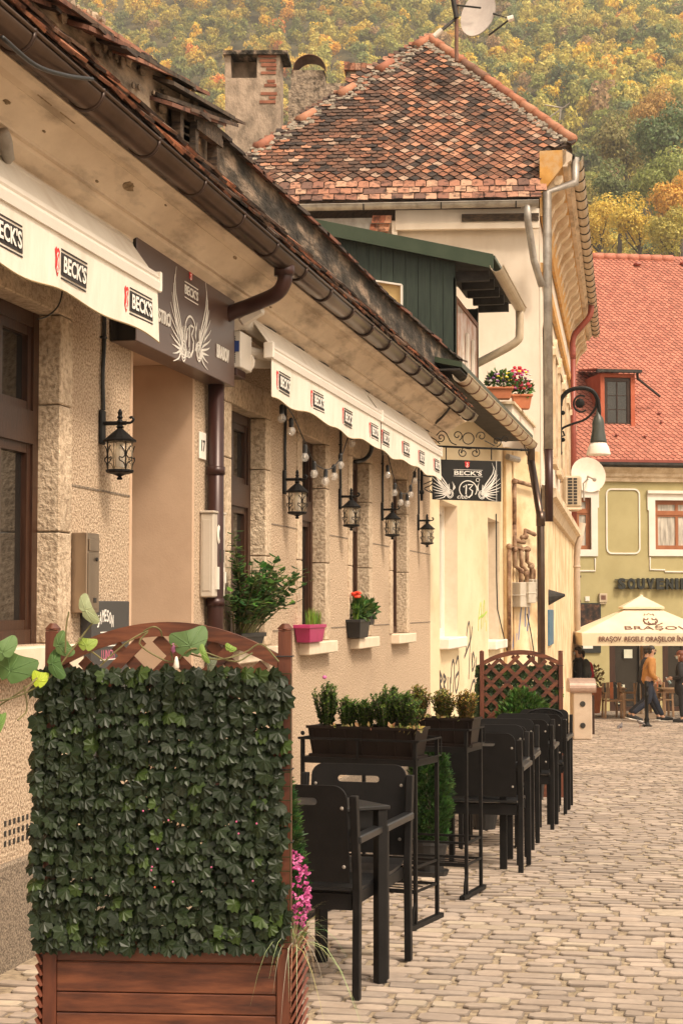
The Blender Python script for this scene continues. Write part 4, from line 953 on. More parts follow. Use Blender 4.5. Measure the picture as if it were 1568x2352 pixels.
# hose from last window, thick black cables
def cable(label,pts,X,r,group=None,name='cable',m='black_plastic',rr=None):
    P=[atX(*p[:2],p[2] if len(p)>2 else X) for p in pts]; mb=MB(); mb.tube(P,r,6,smooth=5); o=mb.build(name,m,loc=P[0],smooth=True); tag(o,label,'cable',group)
cable('thick black hose bending into the third narrow window',[(856,1010,-2.9),(850,1040,-2.95),(835,1056,-3.0),(815,1060,-3.05)],-3,.02)
cable('black cable looping across the cornice from gutter to awning',[(497,482,-2.6),(490,510,-2.68),(455,548,-2.8),(400,582,-2.93),(350,560,-2.95),(290,525,-2.97)],-2.8,.012)
cable('black cable hooked over the gutter bracket at the top left',[(5,85,-2.4),(80,148,-2.4),(150,172,-2.39),(212,181,-2.385)],-2.4,.009)
cable('black cable dropping from the gutter at the top left corner',[(15,110,-2.6),(12,140,-2.65),(0,165,-2.7)],-2.6,.012)
cable('grey conduit hugging the cornice at the left edge above the awning',[(5,300,-2.8),(12,320,-2.8),(15,345,-2.82),(18,362,-2.84)],-2.6,.03,m='zinc')
cable('black cable curling from the last gutter bracket to the hanging sign',[(1038,928,-2.55),(1022,950,-2.65),(1000,972,-2.8),(985,985,-2.95)],-2.6,.014)
cable('thin cable looping across the stone above the near window',[(145,660,-3.0),(135,700,-3.0),(110,725,-3.0),(85,733,-3.0)],-3,.004)
mb=MB(); P=[]
y=YX(600,-2.9)
while y<YX(990,-2.9):
    mb.tube([V(-2.90,y,3.53),V(-2.88,y+.2,3.53),V(-2.90,y+.4,3.54)],.006,4); mb.tube([V(-2.9,y+.4,3.54),V(-2.89,y+.42,3.60),V(-2.88,y+.5,3.60),V(-2.9,y+.5,3.54)],.006,4,smooth=3); y+=.9
o=mb.build('looped_cable','black_plastic',loc=(-2.9,YX(600,-2.9),3.53)); tag(o,'thin black cable looped in hooks above the two farther awnings','cable')
mb=MB()
for dz in (0,.02,-.02):
    mb.tube([V(-2.92,YX(300,-2.9),3.60+dz),V(-2.91,YX(400,-2.9),3.57-dz),V(-2.90,YX(460,-2.9),3.62),V(-2.88,YX(530,-2.88),3.58)],.007,5,smooth=5)
o=mb.build('cable_bundle','black_plastic',loc=(-2.92,YX(300,-2.9),3.6)); tag(o,'bundle of black cables above the brown box sign','cable')
# ================================================================ WALL FITTINGS
t=thing('floodlight','square pale floodlight tilted down beside the brown box sign','floodlight',atX(570,715,-2.78))
c=atX(571,714,-2.76); M=Matrix.Translation(c)@Matrix.Rotation(.35,4,'X')@Matrix.Rotation(-.5,4,'Y'); mb=MB(M); mb.box((-.09,-.015,-.07),(.09,.02,.07)); mb.build('lamp_head','white_metal',t,bevel=.02)
mb=MB(M); mb.box((-.075,-.02,-.012),(.075,-.0155,.012)); mb.build('front_strip',mat('grey_plastic',[(.35,.30,.25),(.4,.34,.28)]),t)
mb=MB(); mb.tube([c,atX(545,690,-2.9),V(W,c.y-.2,3.42)],.015,6); mb.tube([atX(525,685,-2.9),atX(560,684,-2.9)],.02,6); mb.build('lamp_arm','black_plastic',t)
t=thing('alarm_box','cream louvred box with blue sticker behind the brown sign','box',(W,YX(540,W),2.9))
y=YX(548,-2.86)-.0; mb=MB(); mb.box((W+.002,y,ZX(545,848,-2.9)),(-2.85,y+.28,ZX(545,765,-2.9))); mb.build('casing','white_metal',t,bevel=.006)
mb=MB(); z0,z1=ZX(545,848,-2.9),ZX(545,765,-2.9)
for k in range(14): mb.box((-2.96,y-.004,z0+.03+k*(z1-z0-.06)/14),(-2.885,y-.001,z0+.03+(k+.5)*(z1-z0-.06)/14))
mb.build('louvres','dark_soffit',t)
mb=MB(); mb.box((-2.9,y-.006,z0+.10),(-2.86,y-.0045,z0+.17)); mb.build('sticker',mat('sticker_blue',[(.03,.06,.25),(.04,.08,.3)]),t)
mb=MB(); mb.box((W+.002,y+.01,z0-.05),(-2.88,y+.24,z0-.001)); mb.build('base','maroon_metal',t,bevel=.005)
t=thing('letterbox','tall brushed metal letterbox on wall left of the doorway','letterbox',(W,YX(165,W),1.6))
ya=YX(162,W);yb=YX(226,-2.95); z0,z1=ZX(190,1408,-2.95),ZX(190,1222,-2.95)
mb=MB(); mb.box((W+.003,ya,z0),(-2.945,yb,z1)); mb.build('body','stainless',t,bevel=.004)
mb=MB(); mb.box((-2.944,ya+.02,z1-.09),(-2.938,yb-.02,z1-.03)); mb.build('flap','stainless',t,bevel=.002)
mb=MB(); mb.box((-2.944,ya+.015,z0+.02),(-2.9415,yb-.015,z1-.1)); mb.build('lower_door','stainless',t,bevel=.001)
mb=MB(); mb.tube([V(-2.94,(ya+yb)/2+.03,z1-.13),V(-2.932,(ya+yb)/2+.03,z1-.13)],.01,8); mb.box((-2.941,(ya+yb)/2,z0+.05),(-2.938,(ya+yb)/2+.035,z0+.075)); mb.build('lock','dark_soffit',t)
t=thing('menu_board','dark grey board with white arched lettering on wall under the letterbox','board',(W,YX(215,W),1.0))
ya=YX(215,-2.96);yb=YX(300,-2.96); z1=ZX(300,1381,-2.96)
mb=MB(); mb.box((W+.004,ya,.72),(-2.965,yb,z1)); mb.build('board_panel','grey_board',t,bevel=.004)
mb=MB(); 
for i,ch in enumerate('JAMESON'):
    u=(i-3)/3; yy=(ya+yb)/2-.11+u*.11; zz=z1-.105-.03*u*u
    mb.text(ch,V(-2.9645,yy,zz),U:=V(0,1,0),V(0,.0,1),.03,.062,.001,.02)
for k in range(3): mb.ribbon([(0,0),(.26,0)],.006,V(-2.9645,ya+.12,z1-.16-k*.07),V(0,1,0),Z,.001)
mb.build('board_lettering','print_white',t)
mb=MB(); 
for k in range(4): mb.text('LUNCH',V(-2.9645,ya+.14,z1-.30-k*.12),V(0,1,0),Z,.2,.05,.001)if k==0 else mb.ribbon([(0,0),(.22-.03*k,0)],.02,V(-2.9645,ya+.14,z1-.30-k*.12),V(0,1,0),Z,.001)
mb.v and mb.build('pink_chalk_marks',mat('chalk_pink',[(.5,.12,.2),(.6,.18,.26)]),t)
t=thing('house_number_plate','small white enamel house number plate between doorway and downpipe','number plate',(W,YX(464,W),2.6))
ya,yb=YX(457,W+.01),YX(472,W+.01); z0,z1=ZX(465,1056,W),ZX(465,994,W); mb=MB(); mb.box((W+.002,ya,z0),(W+.012,yb,z1)); mb.build('plate','white_trim',t,bevel=.003)
mb=MB(); mb.text('17',V(W+.0125,ya+.035,z0+.05),V(0,1,0),Z,yb-ya-.07,z1-z0-.1,.002,.02); mb.build('digits','letter_black',t)
t=thing('electric_meter_box','pale grey electricity meter box with round dial beside the downpipe','meter box',(W,YX(463,W),1.6))
XM=-2.94; ya,yb=YX(490,XM),YX(517,XM); z0,z1=ZX(490,1372,XM),ZX(490,1178,XM); MG=mat('meter_grey',[(.50,.44,.36),(.55,.48,.40)],rough=.5)
mb=MB(); mb.box((W+.002,ya,z0),(XM,yb,z1)); mb.build('casing',MG,t,bevel=.008)
mb=MB(); mb.box((W+.02,ya-.004,z0+.04),(XM-.02,ya-.0005,z1-.04)); mb.build('side_panel',MG,t,bevel=.003)
mb=MB(); mb.box((W+.002,ya-.01,z1+.001),(XM+.006,yb+.01,z1+.015)); mb.build('lid',MG,t,bevel=.003)
mb=MB(); mb.lathe((XM+.001,(ya+yb)/2,z1-.13),[(.07,0),(.075,.006),(.062,.012)],16,(1,0,0)); mb.box((XM+.001,ya+.05,z0+.05),(XM+.012,yb-.05,z0+.19)); mb.box((XM+.012,yb-.12,z0+.09),(XM+.03,yb-.08,z0+.16)); mb.build('door_fittings','white_pvc',t)
mb=MB(); mb.lathe((XM+.008,(ya+yb)/2,z1-.13),[(.05,0),(.05,.006)],16,(1,0,0)); mb.box((XM+.012,ya+.1,z0+.22),(XM+.02,yb-.1,z0+.30)); mb.build('dial_glass','dark_glass',t)
# gas meters on the second wall
def w2p(x,y,off=0): return atP(x,y,wp+N2*off,N2)
t=thing('gas_meter_cluster','cluster of grey gas meters with rusty pipework on stained wall','gas meters',w2p(1200,1400))
for i,(x,y,w_,h_) in enumerate(((1196,1395,.30,.40),(1212,1390,.22,.34),(1221,1385,.22,.36),(1228,1380,.18,.3))):
    a=w2p(x,y,.10+.05*(i%2)); mb=MB(); M=Matrix.Translation(a)@Matrix([[U2.x,N2.x,0,0],[U2.y,N2.y,0,0],[0,0,1,0],[0,0,0,1]])
    mb=MB(M); mb.box((-w_/2,-.09,-h_/2+.2),(w_/2,.09,h_/2+.2)); mb.box((-w_/2-.015,-.1,.18),(w_/2+.015,.1,.20)); mb.build('meter',mat('meter_body',[(.42,.37,.30),(.50,.44,.36)]),t,bevel=.03)
mb=MB(); RU=mat('rust_pipe',[(.10,.045,.025),(.26,.15,.085),(.36,.25,.16)],scale=8,rough=.8)
for s in (((1169,1500),(1169,1255),(1215,1262)),((1181,1205),(1181,1300),(1195,1310),(1196,1370)),((1196,1262),(1197,1300),(1210,1312),(1208,1368)),((1210,1262),(1210,1290),(1220,1300),(1219,1360)),((1197,1235),(1206,1232),(1206,1218),(1228,1228)),((1180,1240),(1204,1246)),((1224,1365),(1226,1310),(1215,1300)),((1181,1205),(1181,1100)),((1181,1104),(1232,1118))):
    mb.tube([w2p(x,y,.1) for x,y in s],.035,7)
for x,y in ((1169,1256),(1181,1262),(1197,1262),(1196,1312),(1208,1318),(1210,1262),(1206,1232),(1220,1300),(1181,1106)): mb.ball(w2p(x,y,.1),.055,7)
mb.build('pipework',RU,t,smooth=True)
for sx in (((1170,1700),),):
    pass
mb=MB(); mb.tube([w2p(1165,1049,.12),w2p(1190,1056,.12)],.05,8); 
o=mb.build('wall_pipe_stub','zinc',loc=w2p(1165,1049,.1)); tag(o,'short lagged pipe stub on wall right of hanging sign','pipe')
for lab,pts in (('thin black cable sagging down right of the white window',[(1139,1180),(1140,1330),(1142,1400),(1165,1500)]),('thin wire hanging under the gas meters',[(1210,1410),(1218,1450),(1226,1500),(1230,1560)])):
    P=[w2p(x,y,.04) if x>1155 else atX(x,y,W+.02) for x,y in pts]; mb=MB(); mb.tube(P,.010,4); o=mb.build('cable','black_plastic',loc=P[0]); tag(o,lab,'cable')
# things on the tall house side
def tp(x,y,off=0): return atP(x,y,TP1+TN*off,TN)
MT=lambda p: Matrix.Translation(p)@Matrix([[TU.x,TN.x,0,0],[TU.y,TN.y,0,0],[0,0,1,0],[0,0,0,1]])
t=thing('cabinet','faded blue metal cabinet on peeling wall above wooden trellis','cabinet',tp(1262,1480))
a,b=tp(1256,1484,.02),tp(1270,1440,.02); mb=MB(MT(V(a.x,a.y,a.z))); L_=(V(b.x-a.x,b.y-a.y,0)).length; L_*=.62; mb.box((0,-.0,0),(L_,.05,.62)); mb.build('cabinet_door','blue_paint',t,bevel=.01)
mb=MB(MT(V(a.x,a.y,a.z))); mb.box((L_+.003,0,.1),(L_+.03,.05,.2)); mb.box((L_+.003,0,.42),(L_+.03,.05,.52)); mb.build('hinge','white_trim',t)
t=thing('cone_lamp','dark cone shaped lamp sticking out from peeling wall','lamp',tp(1262,1370)); p=tp(1263,1371,.06)
mb=MB(); mb.lathe(p,[(.17,-.10),(.02,.26)],12,(TN*.9+V(0,0,.1))); mb.build('shade','dark_soffit',t); mb=MB(); mb.tube([p,p-TN*.08+V(0,0,.05)],.02,6); mb.build('lamp_mount','zinc',t)
t=thing('street_lamp','curved black bracket street lamp with white glass bell on tall house','street lamp',tp(1285,1040))
p=tp(1284,985,.06); LM=Matrix.Translation(p); mb=MB(); SD=p.dot(HF)
fL=lambda x,y: atD(x,y,(p-CAM).dot(HF))
mb.tube([fL(1286,928),fL(1286,1038)],.035,8); 
for y in (948,1010): mb.tube([fL(1276,y),fL(1290,y)],.03,6); mb.tube([fL(1276,y-7),fL(1276,y+7)],.03,6); mb.ball(fL(1292,y),.05,6)
mb.ball(fL(1286,1040),.05,6); 
mb.build('wall_mount','black_iron',t)
mb=MB(); mb.tube([fL(1286,932),fL(1289,915),fL(1303,899),fL(1322,892),fL(1345,892),fL(1362,900),fL(1372,918),fL(1375,940),fL(1375,960)],.045,8,smooth=4)
mb.tube([fL(1287,1002),fL(1290,985),fL(1310,975),fL(1345,962),fL(1366,938),fL(1370,915)],.025,6,smooth=4)
mb.tube([fL(1334+17*math.cos(a),927-19*math.sin(a)) for a in [math.radians(60+250*k/14) for k in range(15)]],.022,5); mb.ball(fL(1331,926),.10,8,(1,.4,1))
mb.tube([fL(1292,990),fL(1296,1000),fL(1290,1002)],.02,5)
mb.build('curved_arm','black_iron',t)
c=fL(1374,1045); k=SD/4000
mb=MB(); mb.lathe(c,[(19*k,28*k),(19*k,33*k),(14*k,60*k),(14*k,74*k),(11*k,86*k),(5*k,94*k),(3*k,110*k)],14); mb.build('lamp_housing',mat('lamp_green',[(.045,.052,.046),(.055,.064,.056)],rough=.4),t,smooth=True)
mb=MB(); mb.lathe(c,[(28*k,0),(28*k,3*k),(24*k,18*k),(18*k,28*k)],16); mb.build('glass_bell','white_trim',t,smooth=True)
# air conditioner
def facing_box(x0,x1,y0,y1,D,dep,ang):   # box turned by ang from the viewer
    pass
t=thing('air_conditioner','beige air conditioner outdoor unit on brackets high on tall house','air conditioner',tp(1300,1170))
p=tp(1292,1168,.05); MA=Matrix.Translation(p)@Matrix([[RT.x,HF.x,0,0],[RT.y,HF.y,0,0],[0,0,1,0],[0,0,0,1]]); kk=(p-CAM).dot(HF)/4000
mb=MB(MA); mb.box((3*kk,0,3*kk),(44*kk,.8,76*kk)); mb.build('casing','beige_metal',t,bevel=.04)
mb=MB(MA)
for r_ in range(9):
    for c_ in range(2): mb.box(((12+c_*13)*kk,-.012,(10+r_*7)*kk),((22+c_*11)*kk,-.003,(14.5+r_*7)*kk))
mb.build('grille','dark_soffit',t)
mb=MB(MA); mb.box((-2*kk,.0,-2*kk),(44*kk,.8,2.6*kk)); mb.box((-6*kk,.1,10*kk),(2.9*kk,.7,60*kk)); mb.build('bracket','cream_sill',t)
def dish(name,label,D,cx,cy,rx,ry,m,yaw,mast=None,stub=None):
    t=thing(name,label,'satellite dish',atD(cx,cy,D)); k=D/4000; c=atD(cx,cy,D); d=(-HF*math.cos(yaw)+RT*math.sin(yaw)); d=(d+V(0,0,.3)).normalized()
    u=V(0,0,1).cross(d).normalized(); w_=d.cross(u); mb=MB(); vs=[];fs=[];n=24
    for i in range(5):
        f=i/4
        for j in range(n):
            a=2*math.pi*j/n; vs.append(c+u*math.cos(a)*rx*k*f+w_*math.sin(a)*ry*k*f+d*(.16*rx*k*(f*f-1)))
    for i in range(4):
        for j in range(n): fs.append((i*n+j,i*n+(j+1)%n,(i+1)*n+(j+1)%n,(i+1)*n+j))
    mb.add(vs+[v-d*.02 for v in vs],fs+[tuple(q+len(vs) for q in f[::-1]) for f in fs]); mb.build('reflector',m,t,smooth=True)
    return t,c,d,u,w_,k
t,c,d,u,w_,k=dish('satellite_dish','large pale round satellite dish beside the air conditioner, below the street lamp',(tp(1300,1100)-CAM).dot(HF),1351,1090,41,43,mat('dish_cream',[(.62,.53,.43),(.68,.59,.49)],rough=.5),.15)
mb=MB(); mb.tube([c-d*.1,c+d*.5-V(0,0,.3)],.02,6); mb.ball(c+d*.5-V(0,0,.3),.05,6); mb.tube([fL(1341,1150),fL(1339,1110),fL(1350,1100)],.02,6); mb.build('feed_arm','zinc',t)
t,c,d,u,w_,k=dish('satellite_dish','grey satellite dish on a rusty mast above the mossy tile roof',30.5,1097,30,45,60,mat('dish_grey',[(.55,.47,.42),(.62,.54,.48)],rough=.45),-.55)
mb=MB(); mb.tube([atD(1048,140,30.6),atD(1048,-10,30.6)],.035,8); mb.build('mast','rusty',t)
mb=MB(); mb.tube([atD(1048,40,30.6),atD(1005,76,30.2)],.03,6); mb.tube([atD(1040,10,30.6),atD(1104,17,30.4)],.018,6); mb.tube([atD(1040,-5,30.5),atD(1048,40,30.5)],.05,6); mb.tube([atD(1132,30,30.3),atD(1172,42,30.2),atD(1122,80,30.4)],.02,6); mb.build('feed_arm','dark_soffit',t)
mb=MB(); mb.lathe(atD(1005,76,30.2),[(.05,-.1),(.05,.08)],8,(-1,0,-.8)); mb.lathe(atD(1172,42,30.2),[(.06,-.05),(.05,.06)],8,(1,0,.3)); mb.build('receiver','white_pvc',t)
t=thing('tv_antenna','thin spiky television antenna on the right hip of mossy roof','antenna',rp(1285,275)); mb=MB()
for a,b in (((1250,240),(1290,247)),((1262,268),(1308,236)),((1285,275),(1288,245))): mb.tube([atD(*a,29.6),atD(*b,29.6)],.012,5)
mb.build('antenna_rods','zinc',t)
# flower boxes on the terrace
def flowers(mb,c,w_,d,h,cols,n,s=.03):
    for i in range(n):
        mb.col=R.choice(cols); p=Vector(c)+V(R.uniform(-w_,w_),R.uniform(-d,d),R.uniform(0,h)); mb.ball(p,s*R.uniform(.7,1.3),5,(1,1,.6))
def leafblobs(mb,c,rx,ry,rz,n,s,cols,up=.3):
    for i in range(n):
        q=V(R.gauss(0,1),R.gauss(0,1),R.gauss(0,1)).normalized()*(R.random()**.4); p=Vector(c)+V(q.x*rx,q.y*ry,q.z*rz)
        d=(V(q.x,q.y,q.z+up)+V(R.uniform(-.6,.6),R.uniform(-.6,.6),R.uniform(-.6,.6))).normalized(); a=d.orthogonal().normalized(); a=(a*math.cos(i)+d.cross(a)*math.sin(i)); L_=s*R.uniform(.7,1.4)
        mb.col=tuple(x*R.uniform(.75,1.25) for x in R.choice(cols)); b=d.cross(a)
        mb.add([p,p+d*L_*.5+a*L_*.28+b*L_*.06,p+d*L_,p+d*L_*.5-a*L_*.28+b*L_*.06],[(0,1,2,3)])
GRN=[(.05,.11,.025),(.08,.16,.035),(.11,.19,.05),(.035,.08,.02)]
for (x0,x1,y0,y1,D,lab,cols,ex) in ((1118,1178,888,915,25.0,'terracotta flower box with yellow and violet pansies on terrace ledge',[(.75,.55,.03),(.8,.62,.05),(.5,.3,.5),(.75,.7,.65),(.3,.1,.3)],0),(1176,1222,905,938,26.3,'terracotta flower box with magenta heather and trailing leaves on terrace ledge',[(.6,.05,.12),(.5,.1,.3),(.8,.65,.05),(.7,.65,.6),(.65,.08,.08)],1)):
    a=atD(x0,y1,D);b=atD(x1,y1,D); t=thing('flower_box',lab,'flower box',(a+b)/2,'terracotta flower boxes on the terrace'); M=frame(a,V(b.x-a.x,b.y-a.y,0),(0,0,1)); L_=(b-a).length; hh=(y1-y0)*D/4000
    mb=MB(M); mb.prism([V(.04,0,0),V(L_-.04,0,0),V(L_,-.02,hh),V(0,-.02,hh)],V(0,.2,0)); mb.box((-.01,-.04,hh-.03),(L_+.01,.2,hh)); mb.build('trough','terracotta',t,bevel=.005)
    mb=MB(); c=M@V(L_/2,.08,hh+.1); leafblobs(mb,c,L_*.5,.1,.14,260,.07,GRN); mb.build('foliage','leaf_soft',t)
    mb=MB(); flowers(mb,M@V(L_/2,.08,hh+.08),L_*.45,.1,.12 if not ex else .3,cols,46 if not ex else 60,.028)
    if ex:
        for k in range(5):
            q=M@V(L_*R.uniform(.1,.7),.08,hh+.1)
            for j in range(8): mb.col=(.55,.03,.05); mb.ball(q+V(R.uniform(-.02,.02),0,j*.045),.028,5)
    mb.build('blossoms','flower',t)
# ================================================================ SOUVENIR BUILDING
AB=TH+.16; B=V(math.cos(AB),math.sin(AB),0); BO=atD(1310,1393,52); BO=V(BO.x,BO.y,G(BO.y)); BN=V(B.y,-B.x,0)
MB_=frame(BO,B,(0,0,1)); MBi=MB_.inverted()
def b2(px,py,off=0):
    p=MBi@atP(px,py,BO+BN*off,BN); return p.x,p.z
sb=thing('souvenir_building','olive green building with salmon tiled roof and white window surrounds across the square','house',BO)
xl,xr=-6,9.5; ze=b2(1400,1066)[1]
H={}
def rect(x0,x1,y0,y1): a=b2(x0,y1);c=b2(x1,y0); return (a[0],a[1],c[0],c[1])
wr=[rect(1300,1356,1143,1262),rect(1504,1608,1150,1262)]
dw=[rect(1400,1492,1440,1640),rect(1522,1620,1440,1640)]
mb=MB(MB_); wall(mb,(xl,0,-.6),V(1,0,0),V(0,0,1),V(0,-1,0),xr-xl,ze+.6,[(a-xl,b+.6,c-xl,d+.6) for a,b,c,d in wr+dw],.18)
mb.box((xl,.3,-.6),(xr,9,ze)); mb.build('wall','olive_wall',sb)
for i,(a,b,c,d) in enumerate(wr):
    window(sb,MB_@V(a,.08,b),B,(0,0,1),BN,c-a,d-b,'orange_wood','curtain',fr=.08,cols=2,transom=((d-b)*.70,(d-b)*.76),dep=.06)
    mb=MB(MB_); f=.2; mb.box((a-f,-.05,b-f),(a,.12,d+f)); mb.box((c,-.05,b-f),(c+f,.12,d+f)); mb.box((a,-.05,b-f),(c,.12,b)); mb.box((a,-.05,d),(c,.12,d+f)); mb.box((a-f-.05,-.12,d+f),(c+f+.05,.1,d+f+.09))
    mb.box((a-f-.04,-.05,d-.3),(a-f,.1,d+f)); mb.box((c+f,-.05,d-.3),(c+f+.04,.1,d+f))
    mb.build('window_surround','white_trim',sb)
for i,(a,b,c,d) in enumerate(dw):
    window(sb,MB_@V(a,.06,b),B,(0,0,1),BN,c-a,d-b,'window_wood','dark_glass',fr=.16,cols=2 if i else 1,transom=((d-b)*.80,(d-b)*.84),dep=.08,name='shop_door' if i==0 else 'shop_window')
# white door post and notices in the glass
mb=MB(MB_); a=b2(1470,1600)[0]; mb.box((a,-.03,-.1),(a+.06,.04,b2(1470,1480)[1])); mb.build('door_post','white_trim',sb)
mb=MB(MB_); q=rect(1414,1435,1573,1618); mb.box((q[0],.02,q[1]),(q[2],.03,q[3])); q=rect(1433,1452,1492,1512); mb.box((q[0],.02,q[1]),(q[2],.03,q[3])); 
mb.build('notice_sheets',mat('notice',[(.5,.5,.38),(.6,.6,.5)],scale=3),sb)
mb=MB(MB_); q=rect(1418,1431,1575,1590); 
for k in range(3):
    for j in range(3): mb.box((q[0]+j*.06,.012,q[1]+k*.08),(q[0]+.04+j*.06,.018,q[1]+.05+k*.08))
q=rect(1419,1430,1605,1615); mb.prism([V(q[0],.012,q[1]),V(q[2],.012,q[1]),V((q[0]+q[2])/2,.012,q[3])],V(0,.005,0)); mb.build('notice_symbols','letter_black',sb)
# mouldings as raised bands
def band(mb,pts,w_,close=True): mb.ribbon(pts,w_,V(0,-.002,0),V(1,0,0),V(0,0,1),.03,close=close)
mb=MB(MB_); q=rect(1393,1467,1124,1271); pts=[]; r_=.16
for cx,cz,a0 in ((q[2]-r_,q[3]-r_,0),(q[0]+r_,q[3]-r_,90),(q[0]+r_,q[1]+r_,180),(q[2]-r_,q[1]+r_,270)):
    pts+=[(cx+(.04 if 0 else 0)+r_*math.cos(math.radians(a0+15*k)),cz+r_*math.sin(math.radians(a0+15*k))) for k in range(7)]
band(mb,pts,.045); mb.build('panel_moulding','white_trim',sb)
mb=MB(MB_); band(mb,[b2(1300,1311),b2(1366,1311),b2(1366,1282)],.04,False); mb.build('panel_moulding','white_trim',sb)
mb=MB(MB_); band(mb,[b2(1492,1280),b2(1492,1308),b2(1526,1309),b2(1526,1313),b2(1640,1314)],.04,False); mb.build('panel_moulding','white_trim',sb)
mb=MB(MB_); z0,z1=b2(1400,1106)[1],b2(1400,1074)[1]
mb.sweep([V(0,.0,z0),V(0,-.08,z0),V(0,-.08,z0+.1),V(0,-.14,z0+.16),V(0,-.14,z0+.24),V(0,-.26,z1-.05),V(0,-.26,z1),V(0,0,z1)],(xl,0,0),(xr,0,0)); mb.build('cornice','trim_cream',sb)
mb=MB(MB_); mb.sweep([V(0,.0,z1+.01),V(0,-.3,z1+.01),V(0,-.42,z1+.06),V(0,-.42,z1+.13),V(0,0,z1+.13)],(xl,0,0),(xr,0,0)); mb.build('gutter','dark_soffit',sb)
# roof
mb=MB(MB_); zt=z1+.15; mb.prism([V(xl,-.36,zt),V(xr,-.36,zt),V(xr,7.4,zt+7.76),V(xl,7.4,zt+7.76)],V(0,.03,-.03)); mb.col=(.10,.04,.03); mb.c=[mb.col]*6
mb.build('roof_boarding','clean_tile',sb)
mb=MB(MB_); tw=.185; eh=.14; sn=math.sqrt(.5); r_=0; v=0
zTop=None
while v<10.95:
    u=-1.2+(tw/2 if r_%2 else 0)
    while u<6.6:
        k=R.uniform(.72,1.1); mb.col=(.46*k,.165*k,.11*k) if R.random()<.93 else (.36,.12,.08)
        wv=tw*.47; L2=[(-wv,eh*.62),(-wv*.3,0),(wv*.3,0),(wv,eh*.62),(wv,eh*2.1),(-wv,eh*2.1)]
        top=[]
        for p,q in L2:
            l=.004+.04*(1.2-q/(eh*2.1)); s=v+q; top.append(V(u+p,-.36+s*sn-l*sn,zt+s*sn+l*sn))
        n=len(top); bot=[p+V(0,.034*sn,-.034*sn) for p in top]
        mb.edge=(.13,.05,.035); mb.add(top+bot,[tuple(range(n))]+[((i+1)%n,i,i+n,(i+1)%n+n) for i in range(n)])
        u+=tw
    v+=eh; r_+=1
mb.build('roof_tiles','clean_tile',sb)
mb=MB(MB_); mb.col=(.46,.17,.11)
for k in range(18): mb.tube([V(-1.6+k*.42,7.4,zt+7.80),V(-1.6+k*.42+.44,7.4,zt+7.80)],[.13,.15],8)
mb.build('ridge_tiles','clean_tile',sb,smooth=True)
mb=MB(MB_); mb.col=(.42,.10,.06); mb.box((xl,-.40,zt-.01),(xr,-.34,zt+.07)); mb.build('eave_flashing','red_pipe',sb)
# roof window
def roofp(px,py): return MBi@atP(px,py,MB_@V(0,-.36,zt),(MB_.to_3x3()@V(0,-1,1)).normalized())
a=roofp(1378,978); w_=80*.0137; hh=1.55
mb=MB(MB_); yf=a.y-.05; x0=a.x; x1=a.x+w_; z0=a.z; z1=z0+1.62
mb.box((x0,yf,z0),(x0+.13,yf+1.6,z1)); mb.box((x1-.13,yf,z0),(x1,yf+1.6,z1)); mb.box((x0+.13,yf+.01,z1-.12),(x1-.13,yf+1.6,z1)); do_=mb.build('roof_dormer',mat('dormer_red',[(.40,.09,.04),(.46,.12,.06)],scale=4),sb)
window(do_,MB_@V(x0+.135,yf+.06,z0),B,(0,0,1),BN,w_-.27,1.48,'brown_bracket','dark_glass',fr=.09,cols=2,bars=(.33,.66),dep=.05,sash=.02)
mb=MB(MB_); mb.box((x0-.16,yf-.22,z1+.01),(x1+.16,yf-.06,z1+.10)); mb.tube([V(x1+.05,yf-.1,z1),V(x1+.07,yf-.05,z1-.15),V(x1+.95,yf+.45,z1-.62)],.045,6); mb.build('dormer_gutter','dark_soffit',do_)
mb=MB(MB_); mb.col=(.46,.17,.11); mb.prism([V(x0-.12,yf-.08,z1+.11),V(x1+.12,yf-.08,z1+.11),V(x1+.12,yf+1.9,z1+.32),V(x0-.12,yf+1.9,z1+.32)],V(0,0,.04)); mb.build('dormer_roof','clean_tile',do_)
mb=MB(MB_)
for x,y in ((1462,612),(1568,610),(1512,955),(1518,975),(1480,1008),(1415,1005)):
    p=roofp(x,y); mb.ball(p+V(0,-.05,.08),.11 if y<700 else .05,7,(1.3,1,.7))
mb.build('roof_vent','red_pipe',sb)
# ------- letters, poster, screen, boxes on this wall
t=thing('shop_sign','dark raised letters spelling the souvenir shop name on olive wall','sign',MB_@V(*[b2(1415,1355)[0],0,b2(1415,1355)[1]]))
mb=MB(MB_); x=b2(1415,1340)[0]; z0,z1=b2(1415,1354)[1],b2(1415,1328)[1]
for ch in 'SOUVENIR':
    wl=.10 if ch=='I' else .232
    mb.text(ch,V(x,-.10,z0),V(1,0,0),V(0,0,1),wl if ch!='I' else .09,z1-z0,.08,.06); x+=wl+.066
mb.build('letters','letter_black',t)
mb=MB(MB_); x=b2(1410,1340)[0]
for z in (z0+.04,z1-.05): mb.box((x,-.06,z-.015),(x+3.2,-.03,z+.015))
mb.build('letter_rails','letter_black',t)
t=thing('shop_sign','single dark letter T at the left end of olive wall beside the pale downpipe','sign',MB_@V(b2(1325,1340)[0],0,b2(1325,1340)[1])); mb=MB(MB_); q=rect(1317,1331,1322,1342); mb.text('T',V(q[0],-.08,q[1]),V(1,0,0),V(0,0,1),q[2]-q[0],q[3]-q[1],.06,.05); mb.build('letters','letter_black',t)
t=thing('poster_frame','dark framed picture of food on olive wall behind the umbrella','poster',MB_@V(b2(1340,1460)[0],0,b2(1340,1460)[1])); mb=MB(MB_); q=rect(1324,1378,1385,1447); mb.box((q[0],-.06,q[1]),(q[2],-.002,q[3])); mb.build('frame','letter_black',t)
